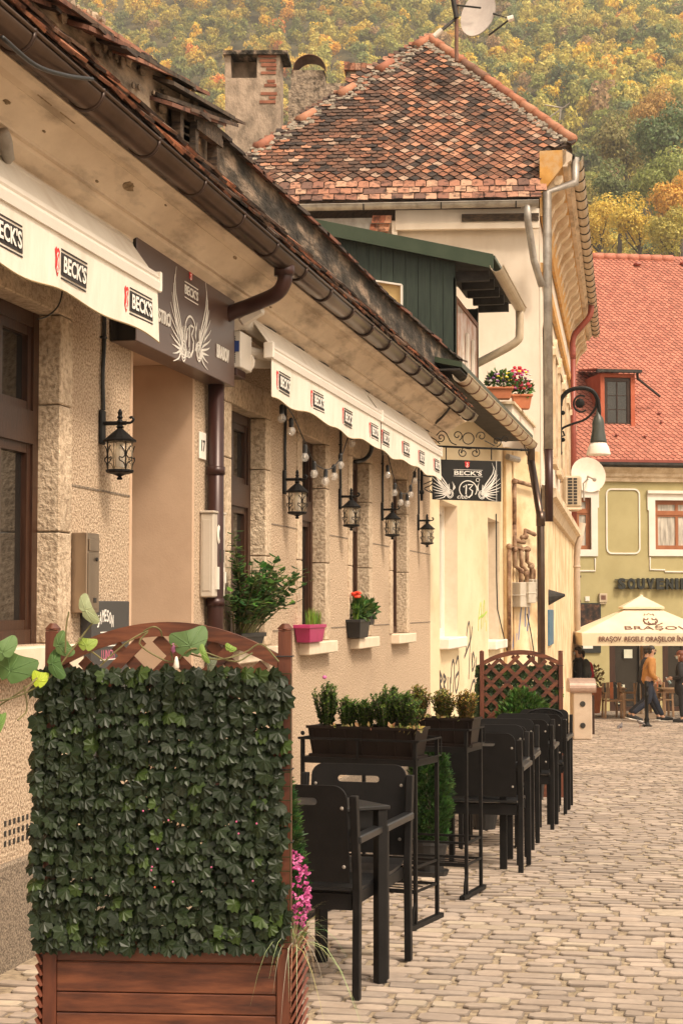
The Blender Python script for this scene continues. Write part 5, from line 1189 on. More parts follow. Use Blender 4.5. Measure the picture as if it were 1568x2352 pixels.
mb=MB(MB_); mb.box((q[0]+.04,-.066,q[1]+.04),(q[2]-.04,-.061,q[3]-.04)); mb.build('picture',mat('food_print',[(.01,.008,.007),(.06,.03,.02),(.22,.09,.04)],scale=6,ramp=(.4,.72)),t)
t=thing('wall_screen','dark flat screen on olive wall under the umbrella edge','screen',MB_@V(b2(1350,1500)[0],0,b2(1350,1500)[1])); mb=MB(MB_); q=rect(1335,1378,1478,1500); mb.box((q[0],-.06,q[1]),(q[2],-.002,q[3])); mb.build('casing','letter_black',t)
mb=MB(MB_); mb.box((q[0]+.03,-.064,q[1]+.13),(q[2]-.25,-.0605,q[3]-.03)); mb.build('bright_area','white_trim',t)
t=thing('wall_box','small cream alarm box on the olive wall above the umbrella','box',MB_@V(b2(1383,1385)[0],0,b2(1383,1385)[1])); mb=MB(MB_); q=rect(1374,1392,1363,1384); mb.box((q[0],-.09,q[1]),(q[2],-.002,q[3])); mb.box((q[0]+.02,-.07,q[1]-.05),(q[2]-.02,-.002,q[1]-.001)); mb.build('casing','beige_metal',t,bevel=.01)
mb=MB(MB_); mb.box((q[0]+.05,-.094,q[1]+.08),(q[2]-.05,-.091,q[3]-.06)); mb.build('emblem','rusty',t)
t=thing('switch_plate','tiny white square plate on olive wall left of the cream box','plate',MB_@V(b2(1348,1380)[0],0,b2(1348,1380)[1])); mb=MB(MB_); q=rect(1343,1353,1370,1381); mb.box((q[0],-.03,q[1]),(q[2],-.002,q[3])); mb.box((q[0]+.02,-.034,q[1]+.02),(q[2]-.02,-.031,q[3]-.02)); mb.build('cover','white_trim',t,bevel=.006)
t=thing('security_camera','stubby black camera beside the pale downpipe at the square','camera',atD(1320,1380,46)); mb=MB(); mb.tube([atD(1316,1382,46),atD(1332,1378,46)],[.05,.075],8); mb.tube([atD(1316,1382,46),atD(1312,1388,46)],.03,6); mb.build('camera_body','letter_black',t)
# ================================================================ HILL AND FOREST
rng=np.random.default_rng(5)
def hill_z(px,D): return -2+(.47+.00017*(1568-px))*(D-(165+.13*(1568-px)))
mb=MB(); pxs=list(range(-700,2300,250)); Ds=[120,150,200,250,320,400,500,600,700,820]
vs=[]
for px in pxs:
    for D in Ds:
        p=atD(px,1393,D); z=max(G(1000)-1.5,hill_z(max(-200,min(1800,px)),D)); vs.append(V(p.x,p.y,z))
nD=len(Ds); mb.add(vs,[(i*nD+j,(i+1)*nD+j,(i+1)*nD+j+1,i*nD+j+1) for i in range(len(pxs)-1) for j in range(nD-1)])
struct(mb.build('hillside',mat('forest_floor',[(.05,.05,.02),(.12,.09,.035)],scale=.15,rough=1)),'steep hillside rising behind the roofs')
def crown_np(n,s,seed):
    r=np.random.default_rng(seed); nb=11; c=r.normal(0,1,(nb,3)); c/=np.linalg.norm(c,axis=1)[:,None]; c*=r.uniform(.3,.62,(nb,1)); rad=r.uniform(.30,.52,nb)
    k=r.integers(0,nb,n); d=r.normal(0,1,(n,3)); d/=np.linalg.norm(d,axis=1)[:,None]; d[:,2]=np.abs(d[:,2])*np.where(r.random(n)<.8,1,-1)
    p=c[k]+d*(rad[k]*r.uniform(.75,1.08,n))[:,None]
    nn=d+r.normal(0,.45,(n,3)); nn/=np.linalg.norm(nn,axis=1)[:,None]
    a=np.cross(nn,r.normal(0,1,(n,3))); a/=np.linalg.norm(a,axis=1)[:,None]; b=np.cross(nn,a); sz=s*r.uniform(.6,1.4,n)[:,None]
    q=np.stack([p-a*sz*.5,p-b*sz*.28,p+a*sz*.5,p+b*sz*.32],1)
    return q     # n,4,3  unit crown radius ~1
near=[crown_np(1100,.145,i) for i in range(7)]; farc=[crown_np(330,.26,20+i) for i in range(6)]
PAL=[(.25,.26,.08),(.32,.31,.09),(.18,.21,.08),(.42,.36,.09),(.66,.44,.07),(.66,.36,.07),(.56,.25,.08),(.36,.24,.13),(.15,.18,.08),(.56,.43,.10),(.46,.40,.12)]
PW=np.array([18,18,12,17,7,2.5,1,4,10,8,16],float); PW/=PW.sum()
def npmesh(name,quads,cols,matn):
    n=len(quads); me=bpy.data.meshes.new(name); me.vertices.add(n*4); me.vertices.foreach_set('co',quads.reshape(-1).astype('f')); me.loops.add(n*4); me.loops.foreach_set('vertex_index',np.arange(n*4,dtype='i')); me.polygons.add(n)
    me.polygons.foreach_set('loop_start',np.arange(0,n*4,4,dtype='i')); me.polygons.foreach_set('loop_total',np.full(n,4,'i')); me.update(calc_edges=True)
    a=me.attributes.new('Col','FLOAT_COLOR','FACE'); c4=np.ones((n,4),'f'); c4[:,:3]=cols; a.data.foreach_set('color',c4.ravel()); me.materials.append(MATS[matn]); return me
Q=[];C=[]
pts=[]
N_T=4300
D=np.sqrt(rng.uniform(175**2,690**2,N_T)); PXs=rng.uniform(-250,1850,N_T)
for i in range(N_T):
    px,d=PXs[i],D[i]; z=hill_z(px,d)
    if z<-2: continue
    p=atD(px,1393,d); rr=rng.uniform(2.3,4.0)*(1.1 if px>1250 else .95); hf=rng.uniform(1.0,1.45)
    if px>1330 and (1393-(z+rr*hf*1.5-1.6)*4000/d)>300 and d<300: 
        pass
    cr=(near if d<330 else farc)[rng.integers(0,6)]; a=rng.uniform(0,6.28); ca,sa=math.cos(a),math.sin(a)
    q=cr*np.array([rr,rr,rr*hf]); x=q[...,0]*ca-q[...,1]*sa; y=q[...,0]*sa+q[...,1]*ca; q=np.stack([x+p.x,y+p.y,q[...,2]+z+rr*hf*.9+2],-1)
    nz=noise.noise(V(p.x*.012,p.y*.012,0))
    base=np.minimum(np.array(PAL[rng.choice(len(PAL),p=PW)])*1.3,.8)*rng.uniform(.8,1.15)*(1+.25*nz)
    if px<700: base=base*np.array([1.08,1.0,.9])
    Q.append(q); C.append(base[None,:]*rng.uniform(.7,1.3,(len(q),1))*np.array([1,1,1])+rng.normal(0,.012,(len(q),3)))
Q=np.concatenate(Q);C=np.clip(np.concatenate(C),.01,1)
fo=bpy.data.objects.new('forest',npmesh('forest',Q,C,'forest_leaf')); COL.objects.link(fo); fo['kind']='stuff'; fo['label']='autumn beech forest covering the hillside, green, yellow and orange'
# nearest trees one can tell apart, at the right
big=[crown_np(4200,.085,50+i) for i in range(3)]
TL_=[(1530,330,250,6.2,(.08,.11,.045),'big dark green broadleaf tree at the right edge of hillside'),
(1435,345,262,5.6,(.15,.13,.05),'olive tree with pale bare trunk showing left of the big dark tree'),
(1520,425,235,4.8,(.17,.19,.055),'light green rounded tree at the right edge below orange crown'),
(1560,470,222,4.6,(.40,.24,.05),'orange yellow tree cut by right edge just above salmon roof'),
(1465,520,215,3.9,(.36,.27,.05),'yellow tree just above ridge of the salmon roof, middle of three'),
(1375,520,222,3.9,(.40,.30,.06),'yellow tree beside the zinc gutter just above the salmon roof'),
(1540,540,205,3.6,(.26,.22,.05),'yellow green tree lowest at the right edge above ridge'),
(1420,440,240,4.2,(.11,.13,.05),'dull green tree standing behind the yellow tree near gutter'),
(1500,268,300,5.0,(.30,.19,.06),'dull orange tree above the big dark green one')]
for i,(px,py,d,rr,col,lab) in enumerate(TL_):
    c=atD(px,py,d); zb=c.z-rr*1.9
    t=thing('broadleaf_tree',lab,'tree',V(c.x,c.y,zb),'nearest trees on the hillside')
    q=big[i%3]*np.array([rr*1.05,rr*1.05,rr*1.15]); q[...,2]+=rr*1.9; cols=np.clip(np.array(col)[None,:]*1.8*rng.uniform(.65,1.35,(len(q),1))+rng.normal(0,.01,(len(q),3)),.01,1)
    o=bpy.data.objects.new('crown',npmesh('crown',q,cols,'leaf_soft')); COL.objects.link(o); o.parent=t
    mb=MB(); b=V(c.x,c.y,zb)
    mb.tube([b-V(0,0,3),b+V(.2,0,rr*.8),b+V(.1,0,rr*1.8)],[.35,.28,.12],7)
    for k in range(5):
        a=k*1.3; mb.tube([b+V(.1,0,rr*(.7+.15*k)),b+V(math.cos(a)*rr*.6,math.sin(a)*rr*.6,rr*(1.4+.15*k))],[.14,.04],5)
    mb.build('trunk','bark',t)
# ================================================================ HAZE
mb=MB(); mb.box((-1100,-60,-40),(1100,1100,420)); 
hz=bpy.data.materials.new('haze'); hz.use_nodes=True; n_=hz.node_tree.nodes; n_.clear(); o_=n_.new('ShaderNodeOutputMaterial'); v_=n_.new('ShaderNodeVolumePrincipled'); v_.inputs['Density'].default_value=HAZE; v_.inputs['Color'].default_value=(.93,.90,.86,1); v_.inputs['Anisotropy'].default_value=.2
hz.node_tree.links.new(v_.outputs[0],o_.inputs['Volume'])
if HAZE>0: ho=mb.build('haze',hz); ho['kind']='stuff'; ho['label']='thin pale haze in the air over the valley'
# ================================================================ UMBRELLA
DU=44.5; uc=atD(1472,1393,DU); k=DU/4000; ug=G(uc.y)
t=thing('patio_umbrella','large square cream umbrella with brown lettering and bear emblem in front of olive building','umbrella',V(uc.x,uc.y,ug))
zE=1.6-(1452-1393)*k; zV=1.6-(1480-1393)*k; zA=1.6-(1397-1393)*k; zT=1.6+(1393-1370)*k; hw=1.66
au=TH-.05; Ux=V(math.cos(au),math.sin(au),0); MU=frame(V(uc.x,uc.y,0),Ux,(0,0,1))
mb=MB(MU); r1=.52
c4=[(-1,-1),(1,-1),(1,1),(-1,1)]; rn_=6
for i in range(4):
    a=c4[i];b=c4[(i+1)%4]; n=6; g=[]
    for j in range(rn_+1):
        f=j/rn_; rr=hw+(r1*.7-hw)*f; z=zE+(zA-zE)*f
        for s in range(n+1):
            q=s/n; sag=0; g.append(V((a[0]+(b[0]-a[0])*q)*rr,(a[1]+(b[1]-a[1])*q)*rr,z+sag))
    mb.add(g,[(j*(n+1)+s,j*(n+1)+s+1,(j+1)*(n+1)+s+1,(j+1)*(n+1)+s) for j in range(rn_) for s in range(n)])
mb.build('canopy','umbrella_cloth',t,smooth=True)
mb=MB(MU)
for i in range(4):
    a=c4[i];b=c4[(i+1)%4]
    mb.prism([V(a[0]*hw,a[1]*hw,zE+.0),V(b[0]*hw,b[1]*hw,zE+.0),V(b[0]*hw*.99,b[1]*hw*.99,zV),V(a[0]*hw*.99,a[1]*hw*.99,zV)],V(0,0,0)+V((b[1]-a[1]),-(b[0]-a[0]),0)*-.003)
vl=mb.build('valance','umbrella_cloth',t)
mb=MB(MU); mb.text('BRAŞOV. REGELE ORAŞELOR ÎN ROMÂNIA',V(-hw+.42,-hw-.01,zV+.07),V(1,0,0),V(0,0,1),2.75,.19,.004,.02); mb.build('valance_lettering','print_brown',vl)
mb=MB(MU)
for i in range(4):
    a=c4[i];b=c4[(i+1)%4]; mb.add([V(a[0]*r1,a[1]*r1,zA+.03),V(b[0]*r1,b[1]*r1,zA+.03),V(b[0]*.04,b[1]*.04,zT),V(a[0]*.04,a[1]*.04,zT)],[(0,1,2,3)]); mb.add([V(a[0]*r1,a[1]*r1,zA+.03),V(b[0]*r1,b[1]*r1,zA+.03),V(b[0]*r1,b[1]*r1,zA-.02),V(a[0]*r1,a[1]*r1,zA-.02)],[(3,2,1,0)])
mb.ball((0,0,zT),.05,6); mb.build('top_vent','umbrella_cloth',t)
fa=0; sl=V(0,hw-r1*.7,zA-zE).normalized() # up-slope on front face
fc=lambda x,s: V(x,-hw,zE)+sl*s+V(0,-.006,.012)
mb=MB(MU); mb.text('BRAŞOV',fc(-.58,.12),V(1,0,0),sl,1.55,.26,.003,.0)
for r_,cx,cs in ((.17,.1,.68),(.05,.0,.80),(.05,.2,.80),(.09,.13,.60)):
    mb.ribbon([(math.cos(a)*r_,math.sin(a)*r_*1.3) for a in [math.radians(-200+220*q/12) for q in range(13)]],.03,fc(cx,cs),V(1,0,0),sl,.004)
mb.ribbon([(-.12,0),(-.1,.1),(-.05,.03),(0,.13),(.05,.03),(.1,.1),(.12,0)],.025,fc(.1,.98),V(1,0,0),sl,.004)
mb.ribbon([(-.17,-.12),(-.05,-.22),(.05,-.12),(.12,-.24),(.28,-.12)],.03,fc(.1,.66),V(1,0,0),sl,.004)
mb.build('canopy_print','print_brown',t)
mb=MB(MU); mb.tube([V(0,0,ug),V(0,0,zT-.1)],.04,8)
for sx in (-1,1):
    for sy in (-1,1): mb.tube([V(0,0,zA-.1),V(sx*hw*.98,sy*hw*.98,zE)],.018,5)
mb.build('pole','teak',t)
mb=MB(MU); mb.box((-.4,-.4,ug),(.4,.4,ug+.12)); mb.tube([V(0,0,ug+.1),V(0,0,ug+.4)],.06,8); mb.build('base','concrete',t,bevel=.02)
# ================================================================ PEOPLE
def skin(name,verts,edges,matn,parent,sub=2,root=0):
    me=bpy.data.meshes.new(name); me.from_pydata([v[:3] for v in verts],[],[]) if 0 else me.from_pydata([v[:3] for v in verts],edges,[])
    o=bpy.data.objects.new(name,me); COL.objects.link(o); s=o.modifiers.new('s','SKIN'); s.use_smooth_shade=True
    for i,v in enumerate(verts):
        r=v[3]; me.skin_vertices[0].data[i].radius=(r,r) if not isinstance(r,tuple) else r
        me.skin_vertices[0].data[i].use_root=(i==root)
    u=o.modifiers.new('u','SUBSURF'); u.levels=sub; u.render_levels=sub
    dg=bpy.context.evaluated_depsgraph_get(); dg.update(); m2=bpy.data.meshes.new_from_object(o.evaluated_get(dg)); m2.name=name
    bpy.data.objects.remove(o); m2.materials.clear(); m2.materials.append(MATS[matn] if isinstance(matn,str) else matn)
    o=bpy.data.objects.new(name,m2); COL.objects.link(o); o.parent=parent; return o
SKIN=mat('skin',[(.42,.24,.16),(.48,.28,.19)],scale=6,rough=.6)
def cloth(n,c,b=.15): return mat(n,[tuple(x*.85 for x in c),tuple(x*1.15 for x in c)],scale=9,rough=.85,bump=.3,bscale=14)
HAIR=mat('hair_dark',[(.012,.008,.006),(.03,.02,.014)],scale=20,rough=.6); HAIRR=mat('hair_red',[(.10,.025,.012),(.16,.045,.02)],scale=20,rough=.6)
def person(label,pos,face,ht,P,colr,group=None):
    """P: joints in local frame, +x is the way the body faces, y left, z up"""
    t=thing('person',label,'person',pos,group,rz=face); s=ht/1.78
    sc_=lambda v:(v[0]*s,v[1]*s,v[2]*s,v[3]*s if not isinstance(v[3],tuple) else tuple(q*s for q in v[3]))
    # torso 0 pelvis 1 waist 2 chest 3 neckbase 4 neck 5 head
    le=P.get('lean',.03)
    V0=[(0,0,.95,(.15,.11)),(.0,0,1.12,(.14,.10)),(le,0,1.33,(.17,.115)),(le,0,1.47,(.09,.07)),(le+.01,0,1.54,.055),(le+.03,0,1.62,.075),(le+.035,0,1.70,.085),(le+.03,0,1.745,.065)]
    E=[(0,1),(1,2),(2,3),(3,4),(4,5),(5,6),(6,7)]
    # arms
    for sd,key in ((1,'la'),(-1,'ra')):
        sh,el,wr=P[key]; k=len(V0)
        V0+= [(le,sd*.16,1.42,.062),(*el,.044),(*wr,.03)]; E+= [(2,k),(k,k+1),(k+1,k+2)]
        hd=Vector(wr)-Vector(el); hd.normalize(); hh=Vector(wr)+hd*.07; V0.append((*hh,.034)); E.append((k+2,k+3))
    for sd,key in ((1,'ll'),(-1,'rl')):
        kn,an,toe=P[key]; k=len(V0); V0+=[(0,sd*.09,.90,.095),(*kn,.065),(*an,.042),(*toe,.035)]; E+=[(0,k),(k,k+1),(k+1,k+2),(k+2,k+3)]
    body=skin('body',[sc_(v) for v in V0],E,SKIN,t)
    # hands: fingers joined to the body mesh as a second small chain set; face features
    mb=MB(); 
    for sd,key in ((1,'la'),(-1,'ra')):
        sh,el,wr=P[key]; d=(Vector(wr)-Vector(el)).normalized(); side=V(1,0,0) if abs(d.x)<.8 else V(0,0,1); side=(side-d*side.dot(d)).normalized(); up=d.cross(side)
        h0=Vector(wr)+d*.085
        for f in range(4):
            b=h0+side*(.027-.018*f); L_=(.075,.085,.08,.062)[f]; mb.tube([q*s for q in (b,b+d*L_*.5-up*.006*sd,b+d*L_*.9-up*.03*sd)],[.0085*s,.008*s,.006*s],6)
        b=Vector(wr)+d*.03+side*.03; mb.tube([q*s for q in (b,b+d*.035+side*.02,b+d*.065+side*.018)],[.011*s,.009*s,.007*s],6)
    hx=le+.035
    mb.tube([V(hx+.075,0,1.68)*s,V(hx+.115,0,1.655)*s,V(hx+.085,0,1.645)*s],[.010*s,.016*s,.012*s],6)
    for sd in (1,-1): mb.ball(V(hx,sd*.082,1.67)*s,.026*s,7,(.8,.4,1.2))
    mb.tube([V(hx+.085,-.022,1.625)*s,V(hx+.092,0,1.625)*s,V(hx+.085,.022,1.625)*s],.007*s,5)
    # merge into the body mesh
    me=body.data; import bmesh
    bm=bmesh.new(); bm.from_mesh(me); tmp=bpy.data.meshes.new('x'); tmp.from_pydata(mb.v,[],mb.f); bm.from_mesh(tmp)
    for f in bm.faces: f.smooth=True
    bm.to_mesh(me); bm.free(); bpy.data.meshes.remove(tmp)
    mb=MB()
    for sd in (1,-1): mb.ball(V(hx+.078,sd*.033,1.685)*s,.012*s,6)
    mb.build('eyes',HAIR,None).parent=t
    # clothes
    j=colr['top']; infl=colr.get('puff',1.12); hem=colr.get('hem',.83)
    A=[(0,0,hem,(.165*infl,.125*infl)),(0,0,1.12,(.15*infl,.11*infl)),(le,0,1.33,(.175*infl,.125*infl)),(le,0,1.475,(.095*infl,.08*infl)),(le+.005,0,1.53,.075*infl)]; EA=[(0,1),(1,2),(2,3),(3,4)]
    for sd,key in ((1,'la'),(-1,'ra')):
        sh,el,wr=P[key]; k=len(A); A+=[(le,sd*.165,1.42,.075*infl),(*el,.058*infl),(*wr,.045*infl)]; EA+=[(2,k),(k,k+1),(k+1,k+2)]
    if hem<.8: A.insert(0,(0,0,hem-.0,(.19*infl,.15*infl))); EA=[(a+1,b+1) for a,b in EA]; A[1]=(0,0,.95,(.17*infl,.13*infl)); EA=[(0,1)]+EA
    o=skin('jacket',[sc_(v) for v in A],EA,cloth('cloth_'+colr['n'],j),t)
    L_=[(0,0,1.03,(.155,.115)),(0,0,.95,(.165,.125))]; EL0=1; EL=[(0,1)]
    for sd,key in ((1,'ll'),(-1,'rl')):
        kn,an,toe=P[key]; k=len(L_); L_+=[(0,sd*.09,.88,.108),(*kn,.082),(an[0],an[1],an[2]+.03,.062)]; EL+=[(1,k),(k,k+1),(k+1,k+2)]
    skin('trousers',[sc_(v) for v in L_],EL,cloth('cloth_leg_'+colr['n'],colr['leg']),t)
    for key in ('ll','rl'):
        kn,an,toe=P[key]; d=(Vector(toe)-Vector(an)); d.z=0; d=d.normalized() if d.length>.01 else V(1,0,0); a=Vector(an)-d*.05; 
        mb=MB(); a.z=an[2]-.03; tz=toe[2]+.01
        mb.tube([q*s for q in (a,a+d*.10+V(0,0,(tz-a.z)*.3),a+d*.2+V(0,0,(tz-a.z)*.8),a+d*.29+V(0,0,tz-a.z))],[.045*s,.052*s,.046*s,.03*s],10); o=mb.build('shoe',cloth('shoe_'+colr['n'],colr['shoe']),None,smooth=True); o.parent=t
        mb=MB(); b=V(a.x,a.y,a.z-.045); dz=tz-a.z; mb.bar((b-d*.045)*s,(b+d*.30+V(0,0,dz+.005))*s,.08*s,.022*s); o=mb.build('sole',cloth('sole_'+colr['n'],colr['sole']),None,bevel=.008); o.parent=t
    # hair cap
    mb=MB(); hr=colr.get('hairr',1.0); mb.ball(V(hx-.022,0,1.722)*s,.094*s*hr,12,(1.02,.92,.84)); mb.ball(V(hx-.045,0,1.665)*s,.085*s*hr,10,(.75,.95,1.05+.5*(hr-1)))
    if hr>1.05: mb.ball(V(hx-.05,0,1.60)*s,.10*s,10,(.8,1.05,1.2))
    o=mb.build('hair',colr.get('hair',HAIR),None,smooth=True); o.parent=t
    if 'beard' in colr:
        mb=MB(); mb.ball(V(hx+.045,0,1.615)*s,.052*s,9,(.9,.95,.8)); o=mb.build('beard',HAIR,None,smooth=True); o.parent=t
    if 'glasses' in colr:
        mb=MB(); 
        for sd in (1,-1): mb.ball(V(hx+.092,sd*.035,1.685)*s,.02*s,8,(.3,1,.8)); mb.bar(V(hx+.09,sd*.06,1.69)*s,V(hx-.0,sd*.085,1.69)*s,.005*s,.006*s)
        o=mb.build('glasses','letter_black',None); o.parent=t
    if 'mask' in colr:
        mb=MB(); mb.ball(V(hx+.058,0,1.628)*s,.055*s,9,(.8,1,.85)); o=mb.build('face_mask',mat('mask_'+colr['n'],[colr['mask'],colr['mask']]),None,smooth=True); o.parent=t
    if 'pack' in colr:
        mb=MB(); mb.ball(V(-.17,0,1.24)*s,.2*s,12,(.62,.85,1.25)); mb.ball(V(-.24,0,1.12)*s,.13*s,10,(.6,.9,1.0)); o=mb.build('backpack',cloth('pack_'+colr['n'],colr['pack']),None,smooth=True); o.parent=t
        mb=MB()
        for sd in (1,-1): mb.tube([q*s for q in (V(-.10,sd*.1,1.42),V(.03,sd*.12,1.50),V(.17,sd*.12,1.38),V(.15,sd*.13,1.2),V(-.06,sd*.15,1.1))],.018*s,6,smooth=4)
        o=mb.build('backpack_straps',cloth('pack_'+colr['n'],colr['pack']),None,smooth=True); o.parent=t
    return t
WALK=dict(lean=.05,la=(0,(-.02,.24,1.16),(.12,.22,.98)),ra=(0,(.02,-.24,1.14),(.17,-.17,1.0)),ll=((.16,.09,.50),(.34,.09,.10),(.48,.09,.06)),rl=((-.02,-.09,.50),(-.40,-.09,.17),(-.30,-.09,.05)))
WALK2=dict(WALK,la=(0,(.06,.24,1.15),(.30,.20,1.02)),ra=(0,(-.04,-.24,1.16),(.10,-.2,.98)))
STAND=dict(lean=.01,la=(0,(-.02,.23,1.15),(.06,.22,.92)),ra=(0,(-.02,-.23,1.15),(.06,-.22,.92)),ll=((.02,.09,.50),(0,.09,.09),(.14,.09,.04)),rl=((.02,-.09,.50),(0,-.09,.09),(.14,-.09,.04)))
HOLD=dict(lean=.03,la=(0,(.0,.24,1.14),(.24,.14,1.10)),ra=(0,(.0,-.24,1.14),(.24,-.14,1.10)),ll=STAND['ll'],rl=STAND['rl'])
def feet(px,py): return gr(px,py)
p=feet(1490,1659)
person('bearded man in mustard yellow jacket and navy trousers striding right past the umbrella',p,TH,1.80,WALK,dict(n='mustard',top=(.36,.17,.05),leg=(.012,.016,.03),shoe=(.02,.02,.02),sole=(.7,.66,.6),beard=1,glasses=1,puff=1.2))
q=p+HF*.7+RT*.03; q.z=G(q.y)
t2=person('man in dark navy jacket holding a bottle, half hidden behind the mustard jacket',q,TH,1.80,WALK2,dict(n='navy',top=(.02,.024,.034),leg=(.015,.018,.028),shoe=(.05,.05,.05),sole=(.6,.56,.5)))
bt=thing('bottle','small clear plastic bottle held out by the navy jacketed man','bottle',q+RT*.52+V(0,0,.95)); b0=q+RT*.55+V(0,0,1.0); mb=MB(); mb.lathe(b0,[(.03,-.12),(.032,0),(.014,.05),(.014,.07)],8,(RT*.6-V(0,0,.8))*-1); mb.build('bottle_body',mat('bottle_plastic',[(.25,.35,.35),(.3,.4,.4)],rough=.2),bt,smooth=True)
p=feet(1356,1655); q=p+HF*2.0; q.z=G(q.y)
person('dark haired man in black puffer jacket with grey backpack facing left under the umbrella',q,TH+math.pi-.15,1.80,STAND,dict(n='black',top=(.014,.014,.017),leg=(.03,.032,.045),shoe=(.03,.03,.03),sole=(.3,.28,.25),pack=(.05,.055,.055),puff=1.22,mask=(.45,.5,.52)))
q2=q+RT*.22+HF*.9; q2.z=G(q2.y)
person('walker with red backpack just behind the black puffer jacket',q2,TH+math.pi,1.72,STAND,dict(n='dark',top=(.015,.015,.015),leg=(.03,.03,.04),shoe=(.03,.03,.03),sole=(.2,.2,.2),pack=(.40,.02,.04)))
p=feet(1568,1660)
person('red haired woman in long black puffer coat and face mask at the right edge',p,TH+math.pi-.3,1.68,HOLD,dict(n='coat',top=(.014,.013,.014),leg=(.012,.012,.014),shoe=(.015,.013,.013),sole=(.05,.05,.05),hem=.62,puff=1.3,hair=HAIRR,hairr=1.12,mask=(.5,.6,.6)))
# ================================================================ CAFE FURNITURE (far)
def cafe_chair(label,px,py,rz,striped=False,D=None):
    p=feet(px,py); t=thing('wooden_chair',label,'chair',p,'wooden cafe chairs',rz=rz); mb=MB()
    L0=[(-.22,-.22,.45),(.22,-.22,.45),(-.22,.22,.46),(.22,.22,.46)]
    for x,y,z in L0:
        m_=MB(); m_.bar(V(x*1.1,y*1.1,0),V(x,y,.62 if y>0 else .88),.05,.05); o=m_.build('leg','teak',None); o.parent=t
    mb=MB(); mb.box((-.25,-.23,.43),(.25,.25,.465)); o=mb.build('seat','teak',None,bevel=.008); o.parent=t
    for s in (-1,1): mb=MB(); mb.bar(V(s*.235,-.26,.64),V(s*.235,.27,.64),.06,.03); o=mb.build('armrest','teak',None,bevel=.006); o.parent=t
    cols=['teak','letter_black','terracotta','teak','letter_black'] if striped else ['teak']*5
    for i in range(5):
        x=-.19+i*.095; mb=MB(); mb.prism([V(x-.042,-.22,.48),V(x+.042,-.22,.48),V(x+.042,-.28,.90-.25*x*x*4*.3),V(x-.042,-.28,.90-.25*x*x*4*.3)],V(0,-.02,0)); o=mb.build('back_slat',cols[i],None); o.parent=t
    return t
def cafe_table(label,px,py,w_,d_,rz):
    p=feet(px,py); t=thing('wooden_table',label,'table',p,'wooden cafe tables',rz=rz)
    mb=MB(); mb.box((-w_/2,-d_/2,.72),(w_/2,d_/2,.75)); mb.box((-w_/2+.04,-d_/2+.04,.65),(w_/2-.04,d_/2-.04,.719)); o=mb.build('table_top','teak',None,bevel=.006); o.parent=t
    for sx in (-1,1):
        for sy in (-1,1): mb=MB(); mb.bar(V(sx*(w_/2-.05),sy*(d_/2-.05),0),V(sx*(w_/2-.05),sy*(d_/2-.05),.66),.06,.06); o=mb.build('leg','teak',None); o.parent=t
cafe_chair('wooden armchair with black and red striped slatted back behind the litter bin',1408,1650,TH+math.pi,True)
cafe_table('wooden table between the litter bin and the shop door',1392,1644,1.0,.7,TH)
cafe_chair('plain wooden chair seen sideways in front of the shop door',1437,1648,TH+1.4)
cafe_chair('plain wooden chair behind the striding man near right edge',1520,1646,TH-1.5)
cafe_table('wooden table near right edge beside the woman in black',1553,1646,.9,.8,TH)
cafe_chair('wooden chair with striped back seen past the trouser legs',1500,1642,TH+2.6,True)
t=thing('potted_shrub','round rusty brown shrub behind the black puffer jacket','plant',feet(1400,1655)+HF*3); c=t.location+V(0,0,.95); mb=MB(); leafblobs(mb,c,.28,.28,.3,260,.09,[(.20,.13,.05),(.28,.17,.07),(.14,.12,.05)]); mb.build('foliage','leaf_soft',t)
mb=MB(); mb.lathe(c-V(0,0,.95),[(.2,0),(.27,.6),(.29,.66)],12); mb.build('pot','terracotta',t)
# bollard, pigeons, litter bin
p=feet(1485,1669); t=thing('bollard','black cast iron bollard with rings in front of striding man','bollard',p); mb=MB(); mb.lathe(p,[(.085,0),(.09,.03),(.06,.06),(.05,.12),(.06,.15),(.042,.2),(.038,.62),(.055,.66),(.055,.70),(.036,.74),(.036,.82),(.06,.86),(.055,.9),(.03,.93),(.045,.97),(.015,1.0)],12); mb.build('post','black_iron',t,smooth=True); mb=MB(); mb.lathe(p,[(.12,-.005),(.12,.02),(.09,.03)],12); mb.build('foot','black_iron',t)
PG=mat('pigeon_grey',[(.06,.055,.06),(.16,.14,.14)],scale=25,rough=.7)
for lab,px,py,an in (('grey pigeon standing alone on the cobbles left of bollard',1424,1680,1.2),('grey pigeon pecking just left of the bollard foot',1470,1671,2.6)):
    p=gr(px,py); t=thing('pigeon',lab,'pigeon',p,'pigeons on the cobbles',rz=an); t.scale=(.72,.72,.72)
    skin('body',[(0,0,.14,(.055,.05)),(.06,0,.165,.045),(.09,0,.205,.025),(.105,0,.235,.026),(.13,0,.233,.008),(-.08,0,.12,(.04,.03)),(-.18,0,.09,(.03,.012))],[(0,1),(1,2),(2,3),(3,4),(0,5),(5,6)],PG,t)
    mb=MB()
    for s in (-1,1): mb.tube([V(0,s*.025,.11),V(0,s*.028,.01),V(.03,s*.028,.004)],.005,5)
    o=mb.build('legs',mat('pigeon_leg',[(.35,.08,.07),(.4,.1,.08)]),None); o.parent=t
    for s in (-1,1): mb=MB(); mb.ball(V(-.03,s*.045,.135),.07,8,(1.3,.25,.5)); o=mb.build('wing',PG,None,smooth=True); o.parent=t
p=gr(1338,1700); t=thing('litter_bin','concrete litter bin with two round holes and rounded rusty metal hood','litter bin',p); M=frame(p,RT,(0,0,1)); k=(p-CAM).dot(HF)/4000
mb=MB(M); mb.box((-22*k,0,0),(22*k,.42,109*k)); mb.build('body','concrete',t,bevel=.02)
mb=MB(M)
for z in (33,82): mb.lathe(V(0,-.002,z*k),[(.045,0),(.05,.01),(.04,.014)],14,(0,-1,0))
mb.build('bolt_cap','dark_soffit',t)
